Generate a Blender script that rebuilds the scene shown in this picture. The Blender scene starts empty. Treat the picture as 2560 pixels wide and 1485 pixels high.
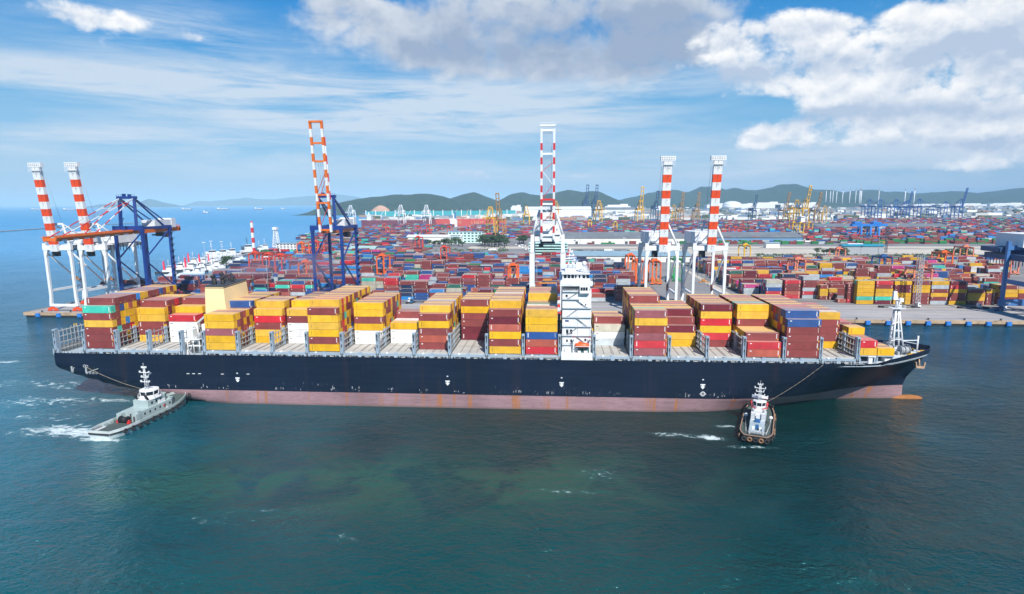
import bpy, bmesh, math, random
from mathutils import Vector, Matrix
R = math.radians
rnd = random.Random(7)
sc = bpy.context.scene
COL = sc.collection

# ------------------------------------------------------------------ camera
F, CX, CY = 1481.5, 1280.0, 742.5
PITCH, ROLL, YAW, CAMH = R(9.048), R(.287), R(4.168), 80.576
fwd = Vector((-math.sin(YAW)*math.cos(PITCH), math.cos(YAW)*math.cos(PITCH), -math.sin(PITCH)))
rt = Vector((math.cos(YAW), math.sin(YAW), 0))
up = rt.cross(fwd)
rt, up = rt*math.cos(ROLL) - up*math.sin(ROLL), up*math.cos(ROLL) + rt*math.sin(ROLL)
CAM = Vector((0, 0, CAMH))
def ray(x, y): return fwd + rt*((x-CX)/F) - up*((y-CY)/F)
def onY(x, y, Y):
    d = ray(x, y); return CAM + d*((Y-CAM.y)/d.y)
def onZ(x, y, Z):
    d = ray(x, y); return CAM + d*((Z-CAM.z)/d.z)
cd = bpy.data.cameras.new('camera'); cam = bpy.data.objects.new('camera', cd); COL.objects.link(cam)
cd.sensor_width = 36; cd.sensor_fit = 'HORIZONTAL'; cd.lens = F/2560*36; cd.clip_start = 1; cd.clip_end = 120000
M = Matrix((rt, up, -fwd)).transposed().to_4x4(); M.translation = CAM; cam.matrix_world = M
sc.camera = cam

# ------------------------------------------------------------------ object helpers
def tag(o, label=None, cat=None, group=None, kind=None):
    if label: o['label'] = label
    if cat: o['category'] = cat
    if group: o['group'] = group
    if kind: o['kind'] = kind
    return o
def empty(name, loc=(0, 0, 0), rz=0, label=None, cat=None, group=None):
    o = bpy.data.objects.new(name, None); COL.objects.link(o)
    o.location = loc; o.rotation_euler = (0, 0, rz)
    return tag(o, label, cat, group)
KIDS = {}
def link(name, me, parent=None, loc=None):
    o = bpy.data.objects.new(name, me); COL.objects.link(o)
    if parent is not None:
        o.parent = parent; KIDS.setdefault(parent.name, []).append(o)
    if loc is not None: o.location = loc
    return o
def copy_tree(o, parent=None):
    c = o.copy(); COL.objects.link(c); c.parent = parent
    if parent is not None: KIDS.setdefault(parent.name, []).append(c)
    for ch in list(KIDS.get(o.name, [])): copy_tree(ch, c)
    return c

class MB:
    """collects polygons; build() links them as ONE mesh object"""
    def __init__(s): s.v = []; s.f = []; s.m = []; s.c = []; s.hascol = False; s.col = (1, 1, 1); s.sm = []
    def poly(s, pts, m=0, smooth=False):
        n = len(s.v); s.v.extend([tuple(p) for p in pts]); s.f.append(tuple(range(n, n+len(pts)))); s.m.append(m); s.c.append(s.col); s.sm.append(smooth)
    def hexa(s, p, m=0, skip=()):
        n = len(s.v); s.v.extend([tuple(q) for q in p])
        for k, q in enumerate(((0, 3, 2, 1), (4, 5, 6, 7), (0, 1, 5, 4), (1, 2, 6, 5), (2, 3, 7, 6), (3, 0, 4, 7))):
            if k in skip: continue
            s.f.append(tuple(n+i for i in q)); s.m.append(m); s.c.append(s.col); s.sm.append(False)
    def box(s, x0, x1, y0, y1, z0, z1, m=0, skip=()):
        s.hexa([(x0, y0, z0), (x1, y0, z0), (x1, y1, z0), (x0, y1, z0), (x0, y0, z1), (x1, y0, z1), (x1, y1, z1), (x0, y1, z1)], m, skip)
    def bar(s, p, q, w, h=None, m=0, w2=None, h2=None):
        p, q = Vector(p), Vector(q); h = h or w; w2 = w2 or w; h2 = h2 or h
        d = (q-p).normalized()
        a = d.cross(Vector((0, 0, 1)))
        if a.length < .01: a = Vector((1, 0, 0))
        a.normalize(); b = a.cross(d).normalized()
        P = [p-a*w/2-b*h/2, p+a*w/2-b*h/2, p+a*w/2+b*h/2, p-a*w/2+b*h/2]
        Q = [q-a*w2/2-b*h2/2, q+a*w2/2-b*h2/2, q+a*w2/2+b*h2/2, q-a*w2/2+b*h2/2]
        s.hexa(P+Q, m)
    def tube(s, p, q, r, n=8, m=0, r2=None, caps=True):
        p, q = Vector(p), Vector(q); r2 = r if r2 is None else r2
        d = (q-p).normalized(); a = d.orthogonal().normalized(); b = d.cross(a)
        k = len(s.v)
        for i in range(n):
            t = 2*math.pi*i/n; e = a*math.cos(t)+b*math.sin(t)
            s.v.append(tuple(p+e*r)); s.v.append(tuple(q+e*r2))
        for i in range(n):
            j = (i+1) % n
            s.f.append((k+2*i, k+2*j, k+2*j+1, k+2*i+1)); s.m.append(m); s.c.append(s.col); s.sm.append(True)
        if caps:
            s.f.append(tuple(k+2*i for i in reversed(range(n)))); s.m.append(m); s.c.append(s.col); s.sm.append(False)
            s.f.append(tuple(k+2*i+1 for i in range(n))); s.m.append(m); s.c.append(s.col); s.sm.append(False)
    def path(s, pts, r, n=6, m=0):
        for a, b in zip(pts, pts[1:]): s.tube(a, b, r, n, m)
    def prism(s, pts, z0, z1, m=0, top=None, mt=None):
        """vertical prism over a ccw outline; top: other outline for the upper rim"""
        T = top or pts; k = len(s.v); n = len(pts)
        s.v.extend([(p[0], p[1], z0) for p in pts]); s.v.extend([(p[0], p[1], z1) for p in T])
        for i in range(n):
            j = (i+1) % n
            s.f.append((k+i, k+j, k+n+j, k+n+i)); s.m.append(m); s.c.append(s.col); s.sm.append(False)
        s.f.append(tuple(k+i for i in reversed(range(n)))); s.m.append(m); s.c.append(s.col); s.sm.append(False)
        s.f.append(tuple(k+n+i for i in range(n))); s.m.append(m if mt is None else mt); s.c.append(s.col); s.sm.append(False)
    def ring(s, c, axis, r, t, n=12, k=6, m=0):
        """a torus (tyre) of radius r, tube radius t"""
        c, axis = Vector(c), Vector(axis).normalized(); a = axis.orthogonal().normalized(); b = axis.cross(a); o = len(s.v)
        for i in range(n):
            u = 2*math.pi*i/n; e = a*math.cos(u)+b*math.sin(u)
            for j in range(k):
                w = 2*math.pi*j/k; s.v.append(tuple(c+e*(r+t*math.cos(w))+axis*t*math.sin(w)))
        for i in range(n):
            for j in range(k):
                s.f.append((o+i*k+j, o+((i+1) % n)*k+j, o+((i+1) % n)*k+(j+1) % k, o+i*k+(j+1) % k)); s.m.append(m); s.c.append(s.col); s.sm.append(True)
    def ball(s, c, r, m=0, n=8, k=5, sz=1):
        o = len(s.v); c = Vector(c)
        for i in range(k+1):
            ph = math.pi*i/k
            for j in range(n):
                t = 2*math.pi*j/n; s.v.append((c.x+r*math.sin(ph)*math.cos(t), c.y+r*math.sin(ph)*math.sin(t), c.z+r*sz*math.cos(ph)))
        for i in range(k):
            for j in range(n):
                s.f.append((o+i*n+j, o+(i+1)*n+j, o+(i+1)*n+(j+1) % n, o+i*n+(j+1) % n)); s.m.append(m); s.c.append(s.col); s.sm.append(True)
    def loft(s, secs, m=0, smooth=True, mats=None, cap0=False, cap1=False):
        """skin through a list of open point rows of equal length"""
        n = len(secs[0]); o = len(s.v)
        for r_ in secs: s.v.extend([tuple(p) for p in r_])
        for i in range(len(secs)-1):
            for j in range(n-1):
                s.f.append((o+i*n+j, o+(i+1)*n+j, o+(i+1)*n+j+1, o+i*n+j+1)); s.m.append(m if mats is None else mats[j]); s.c.append(s.col); s.sm.append(smooth)
        if cap0: s.f.append(tuple(o+j for j in range(n))); s.m.append(m); s.c.append(s.col); s.sm.append(False)
        if cap1: s.f.append(tuple(o+(len(secs)-1)*n+j for j in reversed(range(n)))); s.m.append(m); s.c.append(s.col); s.sm.append(False)
    def mesh(s, name, mats):
        me = bpy.data.meshes.new(name); me.from_pydata(s.v, [], s.f)
        for m in (mats if isinstance(mats, (list, tuple)) else [mats]): me.materials.append(m)
        me.polygons.foreach_set('material_index', s.m); me.polygons.foreach_set('use_smooth', s.sm)
        if s.hascol:
            at = me.attributes.new('Col', 'FLOAT_COLOR', 'FACE'); buf = []
            for c in s.c: buf.extend((c[0], c[1], c[2], 1))
            at.data.foreach_set('color', buf)
        me.update(); return me
    def build(s, name, mats, parent=None, loc=None): return link(name, s.mesh(name, mats), parent, loc)

# ------------------------------------------------------------------ materials
def nodes(name):
    m = bpy.data.materials.new(name); m.use_nodes = True; nt = m.node_tree; nt.nodes.clear()
    out = nt.nodes.new('ShaderNodeOutputMaterial'); b = nt.nodes.new('ShaderNodeBsdfPrincipled'); nt.links.new(b.outputs[0], out.inputs[0])
    return m, nt, b
def N(nt, t, **k):
    n = nt.nodes.new(t)
    for a, v in k.items():
        if a in n.bl_rna.properties: setattr(n, a, v)
        else: n.inputs[a].default_value = v
    return n
def noise(nt, vec, scale, detail=4, rough=.55, dist=0):
    n = nt.nodes.new('ShaderNodeTexNoise'); n.inputs['Scale'].default_value = scale; n.inputs['Detail'].default_value = detail
    n.inputs['Roughness'].default_value = rough; n.inputs['Distortion'].default_value = dist
    if vec is not None: nt.links.new(vec, n.inputs['Vector'])
    return n.outputs[0]
def mapr(nt, v, a, b, c=0, d=1):
    n = nt.nodes.new('ShaderNodeMapRange'); nt.links.new(v, n.inputs[0])
    for i, x in enumerate((a, b, c, d)): n.inputs[i+1].default_value = x
    return n.outputs[0]
def mix(nt, fac, a, b, mode='MIX'):
    n = nt.nodes.new('ShaderNodeMix'); n.data_type = 'RGBA'; n.blend_type = mode
    for i, x in ((0, fac), (6, a), (7, b)):
        if isinstance(x, (int, float)): n.inputs[i].default_value = x
        elif isinstance(x, (tuple, list)): n.inputs[i].default_value = (*x[:3], 1)
        else: nt.links.new(x, n.inputs[i])
    return n.outputs[2]
def math_(nt, op, a, b=None, c=None):
    n = nt.nodes.new('ShaderNodeMath'); n.operation = op
    for i, x in enumerate((a, b, c)):
        if x is None: continue
        if isinstance(x, (int, float)): n.inputs[i].default_value = x
        else: nt.links.new(x, n.inputs[i])
    return n.outputs[0]
def coords(nt, kind='Object', scale=None):
    t = nt.nodes.new('ShaderNodeTexCoord') if kind != 'World' else nt.nodes.new('ShaderNodeNewGeometry')
    o = t.outputs[kind] if kind != 'World' else t.outputs['Position']
    if scale:
        mp = nt.nodes.new('ShaderNodeMapping'); nt.links.new(o, mp.inputs[0]); mp.inputs['Scale'].default_value = scale; o = mp.outputs[0]
    return o
MATS = {}
def paint(name, col, rough=.5, var=.12, scale=.35, dirt=None, dirt_amt=.25, metal=0, bump=0, streak=False):
    """painted / plain surface with uneven tone and a little dirt"""
    if name in MATS: return MATS[name]
    m, nt, b = nodes(name); c = coords(nt)
    n1 = noise(nt, c, scale, 5, .6)
    f = mapr(nt, n1, .3, .7, 1-var, 1+var)
    v = N(nt, 'ShaderNodeVectorMath', operation='SCALE'); v.inputs[0].default_value = col; nt.links.new(f, v.inputs['Scale'])
    o = v.outputs[0]
    if dirt:
        c2 = coords(nt, 'Object', (1, 1, .12) if streak else (1, 1, 1))
        n2 = noise(nt, c2, scale*3, 6, .65); k = mapr(nt, n2, .56, .74, 0, dirt_amt)
        o = mix(nt, k, o, dirt)
    nt.links.new(o, b.inputs['Base Color']); b.inputs['Roughness'].default_value = rough; b.inputs['Metallic'].default_value = metal
    MATS[name] = m; return m
RUST = (.22, .09, .035)
WHITE = paint('white_paint', (.70, .715, .73), .5, .07, .25, (.42, .36, .30), .35, streak=True)
GREYBLUE = paint('ship_grey', (.29, .37, .455), .5, .10, .3, (.3, .24, .2), .4)
NAVY = paint('blue_paint', (.007, .034, .19), .45, .14, .2)
BLUE2 = paint('pale_blue_paint', (.05, .15, .36), .45, .12, .2)
DBLUE = paint('far_blue_paint', (.02, .06, .16), .5, .1, .2)
ORANGE = paint('orange_paint', (.66, .14, .012), .45, .1, .2)
REDOR = paint('red_orange_paint', (.72, .065, .01), .45, .06, .2)
RED = paint('red_paint', (.58, .025, .025), .45, .08, .2)
SALMON = paint('faded_orange_paint', (.62, .2, .12), .55, .1, .2)
YELLOW = paint('yellow_paint', (.68, .39, .02), .5, .1, .2)
CREAM = paint('cream_paint', (.86, .64, .33), .5, .04, .15, (.55, .36, .18), .2, streak=True)
BLACK = paint('black_rubber', (.012, .012, .014), .7, .2, 1)
DARK = paint('dark_steel', (.045, .05, .06), .6, .2, .5)
STEEL = paint('grey_steel', (.33, .35, .37), .5, .12, .5, RUST, .3)
CONC = paint('concrete', (.36, .33, .3), .9, .12, .08, (.2, .13, .09), .5)
GREEN = paint('green_paint', (.02, .3, .09), .5, .1, .2)
TEALP = paint('mint_paint', (.5, .72, .68), .6, .05, .1)
GLASS = paint('dark_glass', (.012, .018, .025), .08, .2, .5)

# ------------------------------------------------------------------ light, sky, air
SUN_EL, SUN_AZ = R(45), R(157)          # azimuth clockwise from +Y: the sun stands behind the camera, to the right
sd = Vector((math.sin(SUN_AZ)*math.cos(SUN_EL), math.cos(SUN_AZ)*math.cos(SUN_EL), math.sin(SUN_EL)))
sl = bpy.data.lights.new('sun', 'SUN'); sl.energy = 4.9; sl.angle = R(.6); sl.color = (1, .955, .88)
so = bpy.data.objects.new('sun', sl); COL.objects.link(so); so.rotation_euler = sd.to_track_quat('Z', 'Y').to_euler(); so.location = sd*500
w = bpy.data.worlds.new('World'); sc.world = w; w.use_nodes = True
nt = w.node_tree; nt.nodes.clear()
wo = nt.nodes.new('ShaderNodeOutputWorld'); bg = nt.nodes.new('ShaderNodeBackground'); nt.links.new(bg.outputs[0], wo.inputs[0])
sky = nt.nodes.new('ShaderNodeTexSky'); sky.sky_type = 'NISHITA'; sky.sun_disc = False
sky.sun_elevation = SUN_EL; sky.sun_rotation = SUN_AZ; sky.altitude = 80; sky.air_density = 1.0; sky.dust_density = .4; sky.ozone_density = 2.5
bg.inputs[1].default_value = .086
g = nt.nodes.new('ShaderNodeTexCoord'); dirv = g.outputs['Generated']
sep = nt.nodes.new('ShaderNodeSeparateXYZ'); nt.links.new(dirv, sep.inputs[0])
az = math_(nt, 'MULTIPLY', math_(nt, 'ARCTAN2', sep.outputs[0], sep.outputs[1]), 57.2958)
el = math_(nt, 'MULTIPLY', math_(nt, 'ARCSINE', sep.outputs[2]), 57.2958)
def comb(x, y, z=0.0):
    n = nt.nodes.new('ShaderNodeCombineXYZ')
    for i, v in enumerate((x, y, z)):
        if isinstance(v, (int, float)): n.inputs[i].default_value = v
        else: nt.links.new(v, n.inputs[i])
    return n.outputs[0]
def azel(px, py):
    d = ray(px, py).normalized(); return math.degrees(math.atan2(d.x, d.y)), math.degrees(math.asin(d.z))
def blobs(lst, warp):
    """soft patches of sky given as (image x, image y, half width, half height, weight) at build time, kept as azimuth / elevation"""
    tot = None
    for px, py, wx, wy, a in lst:
        A, E_ = azel(px, py); sx, sy = wx/F*57.3, wy/F*57.3
        dx = math_(nt, 'DIVIDE', math_(nt, 'SUBTRACT', az, A), sx); dy = math_(nt, 'DIVIDE', math_(nt, 'SUBTRACT', el, E_), sy)
        r2 = math_(nt, 'ADD', math_(nt, 'MULTIPLY', dx, dx), math_(nt, 'MULTIPLY', dy, dy))
        v = math_(nt, 'MULTIPLY', math_(nt, 'POWER', 2.718, math_(nt, 'MULTIPLY', r2, -1)), a)
        tot = v if tot is None else math_(nt, 'ADD', tot, v)
    return tot
hs = nt.nodes.new('ShaderNodeHueSaturation'); nt.links.new(sky.outputs[0], hs.inputs['Color']); hs.inputs['Saturation'].default_value = 1.5; hs.inputs['Value'].default_value = 1.12
skyn = mix(nt, 1.0, hs.outputs[0], (.62, .78, .84), 'MULTIPLY')
gr = nt.nodes.new('ShaderNodeValToRGB'); nt.links.new(math_(nt, 'DIVIDE', el, 90), gr.inputs[0]); cr = gr.color_ramp
for i, (e_, c_) in enumerate([(0, (2.9, 4.35, 6.6)), (4, (2.35, 4.4, 6.7)), (8.5, (1.35, 3.95, 6.6)), (17, (.28, 2.5, 6.2)), (40, (.25, 1.6, 4.4)), (90, (.2, 1.1, 3.2))]):
    el_ = cr.elements[i] if i < 2 else cr.elements.new(e_/90)
    el_.position = e_/90; el_.color = (*[q/7 for q in c_], 1)
skyc = mix(nt, .72, skyn, mix(nt, 1.0, gr.outputs[0], (7, 7, 7), 'MULTIPLY'))
# thin streaks of cirrus, laid out on a high flat layer
cv = comb(math_(nt, 'MULTIPLY', az, .05), math_(nt, 'MULTIPLY', el, .42), 3.1)
cir = noise(nt, cv, 1.5, 9, .66, .35)
cmask = blobs([(800, 235, 520, 60, .95), (120, 185, 260, 30, .85), (900, 310, 350, 30, .7), (1250, 270, 380, 50, .75), (300, 340, 360, 30, .7), (1500, 340, 360, 45, .4), (300, 60, 160, 45, .5), (600, 110, 160, 40, .35),
               (1650, 190, 260, 40, .6), (500, 400, 800, 45, .45), (1500, 420, 700, 40, .4), (2250, 400, 380, 60, .8), (2500, 330, 200, 60, .8), (450, 40, 120, 40, .3)], None)
cf = math_(nt, 'MULTIPLY', mapr(nt, cir, .34, .62, 0, 1.1), math_(nt, 'MINIMUM', cmask, 1.0))
cf = math_(nt, 'MINIMUM', cf, .85)
o = mix(nt, cf, skyc, (6.0, 6.7, 7.5))
# low haze band over the horizon
hz = math_(nt, 'MULTIPLY', math_(nt, 'POWER', 2.718, math_(nt, 'MULTIPLY', math_(nt, 'MAXIMUM', el, 0), -.42)), .62)
o = mix(nt, hz, o, (3.9, 5.0, 6.9))
def billow(dx, dy, scale, seed, det=9):
    """puffy density: broad noise plus the rounded lumps of an inverted ridged noise"""
    v = comb(math_(nt, 'ADD', math_(nt, 'MULTIPLY', az, scale), dx), math_(nt, 'ADD', math_(nt, 'MULTIPLY', el, scale*1.3), dy), seed)
    n_ = noise(nt, v, 1.3, det, .60, .1)
    r_ = nt.nodes.new('ShaderNodeTexNoise'); r_.noise_type = 'RIDGED_MULTIFRACTAL'; r_.normalize = True; nt.links.new(v, r_.inputs['Vector'])
    r_.inputs['Scale'].default_value = 2.4; r_.inputs['Detail'].default_value = 3; r_.inputs['Roughness'].default_value = .5; r_.inputs['Lacunarity'].default_value = 2.2; r_.inputs['Offset'].default_value = .9; r_.inputs['Gain'].default_value = 1.2
    return math_(nt, 'ADD', math_(nt, 'ADD', math_(nt, 'MULTIPLY', n_, 1.9), -.45), math_(nt, 'MULTIPLY', math_(nt, 'SUBTRACT', .6, r_.outputs[0]), .16))
def cumulus(lst, grey_lst, seed, lo, hi, white, grey, scale=.16, gain=.8, bias=.62, shade=(.05, .16), amt=1.0, srange=(-.10, .10), kd=.8):
    """clouds inside soft patches; lit from above by comparing the density with that a little higher, grey where the bases are"""
    global o
    d1 = billow(0.0, 0.0, scale, seed); d2 = billow(-shade[0], shade[1], scale, seed, 4)
    mk = math_(nt, 'MINIMUM', blobs(lst, None), 1.1)
    dens = math_(nt, 'ADD', d1, math_(nt, 'MULTIPLY', math_(nt, 'SUBTRACT', mk, bias), gain))
    fac = nt.nodes.new('ShaderNodeMapRange'); fac.interpolation_type = 'SMOOTHSTEP'; nt.links.new(dens, fac.inputs[0]); fac.inputs[1].default_value = lo; fac.inputs[2].default_value = hi
    fac = math_(nt, 'MULTIPLY', fac.outputs[0], amt)
    sh = math_(nt, 'MULTIPLY', mapr(nt, math_(nt, 'SUBTRACT', d2, d1), srange[0], srange[1], 0, 1), kd)
    if grey_lst: sh = math_(nt, 'MINIMUM', math_(nt, 'ADD', sh, math_(nt, 'MULTIPLY', blobs(grey_lst, None), mapr(nt, d1, .30, .62, .45, 1.1))), 1.0)
    o = mix(nt, fac, o, mix(nt, sh, white, grey))
# the wide grey deck over the middle, then the bright heaps on the right
cumulus([(960, 75, 230, 60, .8), (1400, 60, 380, 120, 1.05), (1680, 100, 220, 100, .95), (1180, 150, 200, 35, .7), (870, 20, 110, 35, .65), (1350, 190, 160, 20, .4)],
        [(1120, 130, 170, 45, .75), (1430, 120, 200, 60, .85), (1690, 120, 150, 70, .75), (1560, 40, 150, 50, .6), (1050, 40, 120, 30, .35)], 1.7, .36, .98, (6.5, 6.9, 7.5), (3.0, 3.8, 5.2), .11, .8, .58, (.03, .2), 1, (-.26, .26), .6)
cumulus([(1830, 110, 100, 55, .8), (2000, 120, 170, 65, 1.0), (2260, 160, 260, 85, 1.1), (2460, 30, 240, 45, .95), (2440, 220, 200, 55, .95), (2080, 200, 130, 34, .75), (2300, 325, 200, 32, .9), (1915, 345, 90, 34, 1.0), (2100, 320, 90, 40, .9), (2480, 350, 140, 50, .9), (2450, 415, 150, 14, .62),
         (120, 30, 130, 32, .68), (320, 55, 90, 32, .72), (590, 115, 50, 20, .62), (480, 95, 30, 14, .55)],
        [(1850, 185, 160, 22, .9), (2170, 280, 230, 20, .8), (2270, 150, 45, 25, .6), (2480, 115, 120, 45, .75), (2340, 365, 220, 16, .6), (2000, 165, 120, 20, .5), (2470, 290, 120, 18, .6), (1950, 385, 80, 14, .4)], 5.3, .40, .84, (9.0, 8.95, 8.9), (4.3, 5.2, 6.6), .17, .8, .62, (.04, .15), 1, (-.24, .34), .8)
cumulus([(1080, 432, 160, 10, .7), (1480, 440, 50, 12, .65), (1250, 442, 200, 10, .6), (2450, 395, 140, 14, .6), (1800, 430, 120, 10, .5)], None, 9.1, .52, .85, (5.8, 6.3, 7.2), (4.6, 5.3, 6.6), .3, .8, .6, (.04, .15), .6)
nt.links.new(o, bg.inputs[0])
vs = sc.view_settings; vs.view_transform = 'Standard'; vs.look = 'None'; vs.gamma = 1; vs.exposure = .45
sc.cycles.max_bounces = 6; sc.cycles.volume_bounces = 0

# the air: one box round everything
hm = bpy.data.materials.new('sea_haze'); hm.use_nodes = True; nt = hm.node_tree; nt.nodes.clear()
ho = nt.nodes.new('ShaderNodeOutputMaterial'); pv = nt.nodes.new('ShaderNodeVolumePrincipled'); nt.links.new(pv.outputs[0], ho.inputs['Volume'])
pv.inputs['Color'].default_value = (.45, .74, 1, 1); pv.inputs['Density'].default_value = .000052; pv.inputs['Anisotropy'].default_value = -.35
b = MB(); b.box(-40000, 40000, -900, 46000, -2.5, 460); hz_o = b.build('haze', hm); tag(hz_o, kind='stuff')

# ------------------------------------------------------------------ water
m, nt, b = nodes('sea_water'); p = coords(nt, 'World')
sx = nt.nodes.new('ShaderNodeSeparateXYZ'); nt.links.new(p, sx.inputs[0])
def wblob(lst, soft=1.0):
    tot = None
    for px, py, rx, ry, a in lst:
        c = onZ(px, py, 0)
        dx = math_(nt, 'DIVIDE', math_(nt, 'SUBTRACT', sx.outputs[0], c.x), rx); dy = math_(nt, 'DIVIDE', math_(nt, 'SUBTRACT', sx.outputs[1], c.y), ry)
        r2 = math_(nt, 'ADD', math_(nt, 'MULTIPLY', dx, dx), math_(nt, 'MULTIPLY', dy, dy))
        v = math_(nt, 'MULTIPLY', math_(nt, 'POWER', 2.718, math_(nt, 'MULTIPLY', r2, -1)), a)
        tot = v if tot is None else math_(nt, 'ADD', tot, v)
    return tot
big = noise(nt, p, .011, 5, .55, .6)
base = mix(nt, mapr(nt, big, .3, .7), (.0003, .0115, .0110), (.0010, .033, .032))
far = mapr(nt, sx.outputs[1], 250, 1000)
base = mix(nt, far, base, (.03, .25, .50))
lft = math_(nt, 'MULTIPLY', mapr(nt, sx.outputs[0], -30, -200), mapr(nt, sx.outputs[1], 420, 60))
base = mix(nt, math_(nt, 'MULTIPLY', lft, mapr(nt, big, .3, .65, .35, .95)), base, (.012, .20, .30))  # bright left side: sky reflection painted into the base colour
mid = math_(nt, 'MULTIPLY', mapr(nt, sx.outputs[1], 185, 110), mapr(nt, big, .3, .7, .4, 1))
base = mix(nt, math_(nt, 'MULTIPLY', mid, .95), base, (.0016, .060, .058))  # foreground lifted; the darker band by the hull is its reflection, painted in
refl_noise = noise(nt, p, .045, 6, .6, 1.2)
refl_paint = math_(nt, 'MULTIPLY', wblob([(500, 1195, 18, 8, 1.1), (330, 1215, 14, 12, .6), (600, 1225, 22, 8, .5), (840, 1205, 16, 9, .7), (1290, 1210, 16, 7, .55), (1000, 1240, 60, 16, .4), (1500, 1190, 40, 16, .35), (600, 1130, 60, 12, .3), (1150, 1180, 60, 10, .3)]), mapr(nt, refl_noise, .40, .60))
base = mix(nt, math_(nt, 'MINIMUM', refl_paint, .5), base, (.026, .095, .052))  # yellow-green reflections of the containers, painted into the water colour
# foam: churned water astern of the tugs and under the ship's counter
fo = noise(nt, coords(nt, 'World', (.6, 1, 1)), .22, 9, .68, 1.6)
fine = noise(nt, p, 1.4, 5, .7, .8)
fm = wblob([(215, 1085, 10, 3.5, .85), (165, 1070, 14, 4, .62), (255, 1100, 11, 1.8, .8), (90, 1080, 16, 5, .45), (120, 1040, 22, 6, .42), (80, 1005, 26, 8, .46), (90, 960, 40, 8, .42), (250, 1000, 22, 4, .5), (300, 975, 14, 4, .4), (1790, 1096, 4, 2.2, .9), (1730, 1092, 9, 1.8, .42), (1810, 1066, 4, 1.6, .7),
            (1660, 1085, 14, 2, .4), (1915, 1070, 2, 9, .6), (1870, 1118, 8, 1.5, .6), (1430, 1228, 12, 1.5, .42), (510, 1300, 8, 4, .27), (850, 1340, 5, 4, .27), (20, 905, 9, 4, .7), (430, 1440, 8, 3, .2), (1490, 1185, 8, 6, .35), (700, 1275, 30, 2, .22)])
ff = math_(nt, 'ADD', math_(nt, 'MULTIPLY', fo, .75), math_(nt, 'MULTIPLY', fine, .25))
foam = mapr(nt, math_(nt, 'ADD', ff, math_(nt, 'MULTIPLY', math_(nt, 'MINIMUM', fm, 1.0), .26)), .63, .74)
foam = math_(nt, 'MULTIPLY', foam, mapr(nt, fm, .05, .3))
base = mix(nt, math_(nt, 'MULTIPLY', mapr(nt, fm, .1, .9, 0, .6), mapr(nt, fo, .4, .6)), base, (.07, .23, .24))
base = mix(nt, math_(nt, 'MULTIPLY', foam, .85), base, (.72, .8, .82))
nt.links.new(base, b.inputs['Base Color']); b.inputs['IOR'].default_value = 1.6; b.inputs['Specular Tint'].default_value = (.22, .86, .90, 1)
nt.links.new(math_(nt, 'ADD', math_(nt, 'MULTIPLY', foam, .5), mapr(nt, sx.outputs[1], 100, 2500, .07, .3)), b.inputs['Roughness'])
b1 = noise(nt, coords(nt, 'World', (.75, 1.0, 1)), .045, 3, .5, .4); b2 = noise(nt, coords(nt, 'World', (.7, 1.1, 1)), .22, 5, .6, .6); b3 = noise(nt, coords(nt, 'World', (.8, 1.2, 1)), .85, 4, .6, .5)
hgt = math_(nt, 'ADD', math_(nt, 'ADD', math_(nt, 'MULTIPLY', b1, 2.2), math_(nt, 'MULTIPLY', b2, 1.3)), math_(nt, 'MULTIPLY', b3, .62))
bp = nt.nodes.new('ShaderNodeBump'); bp.inputs['Strength'].default_value = 1.0; bp.inputs['Distance'].default_value = 1.6
nt.links.new(mapr(nt, noise(nt, coords(nt, 'World', (.5, 1, 1)), .022, 5, .6, .8), .38, .62, .35, 1.0), bp.inputs['Strength']); nt.links.new(hgt, bp.inputs['Height']); nt.links.new(bp.outputs[0], b.inputs['Normal'])
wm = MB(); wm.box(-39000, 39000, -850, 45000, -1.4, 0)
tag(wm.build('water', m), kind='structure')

# ------------------------------------------------------------------ land
def ground_mat(name, c1, c2, c3, s1, s2, marks=None, rough=.9):
    m, nt, b = nodes(name); p = coords(nt, 'World')
    o = mix(nt, mapr(nt, noise(nt, p, s1, 6, .6), .35, .65), c1, c2)
    o = mix(nt, mapr(nt, noise(nt, coords(nt, 'World', (.15, 1, 1)), s2, 5, .6), .52, .7, 0, .7), o, c3)
    nt.links.new(o, b.inputs['Base Color']); b.inputs['Roughness'].default_value = rough; return m
YARD = ground_mat('yard_asphalt', (.17, .165, .17), (.25, .24, .235), (.12, .115, .12), .02, .12)
APRON = ground_mat('apron_concrete', (.30, .285, .285), (.37, .35, .34), (.22, .205, .205), .03, .25)
ROADM = ground_mat('road_surface', (.20, .195, .195), (.25, .24, .235), (.13, .125, .125), .04, .3)
SANDY = ground_mat('sandy_ground', (.45, .4, .33), (.55, .5, .42), (.35, .31, .27), .01, .05)
FARG = ground_mat('far_ground', (.16, .17, .15), (.30, .29, .27), (.08, .11, .07), .004, .012)
SCRUB = ground_mat('scrub', (.05, .075, .03), (.09, .11, .05), (.22, .2, .15), .05, .1)
def slab(name, pts, z0, z1, m): 
    b = MB(); b.prism(pts, z0, z1, 0); return tag(b.build(name, m), kind='structure')
QZ = 3.5
# the main land sheet: sea on the left, a dock basin cut between the near and the far terminal
coast = [(-383, 397), (20000, 397), (20000, 30000), (-2900, 30000), (-1900, 9000), (-1330, 4600), (-1000, 3100), (-760, 2450), (-150, 2330), (-150, 1960), (-640, 1960), (-600, 1480), (-520, 1150), (-470, 960), (-410, 760), (-383, 600)]
slab('ground', coast, -1.3, QZ, YARD)
slab('far_ground', [(-700, 2460), (19990, 2460), (19990, 29990), (-2880, 29990), (-1880, 9010), (-1310, 4610), (-980, 3110)], 3.4, QZ+.35, FARG)
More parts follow.
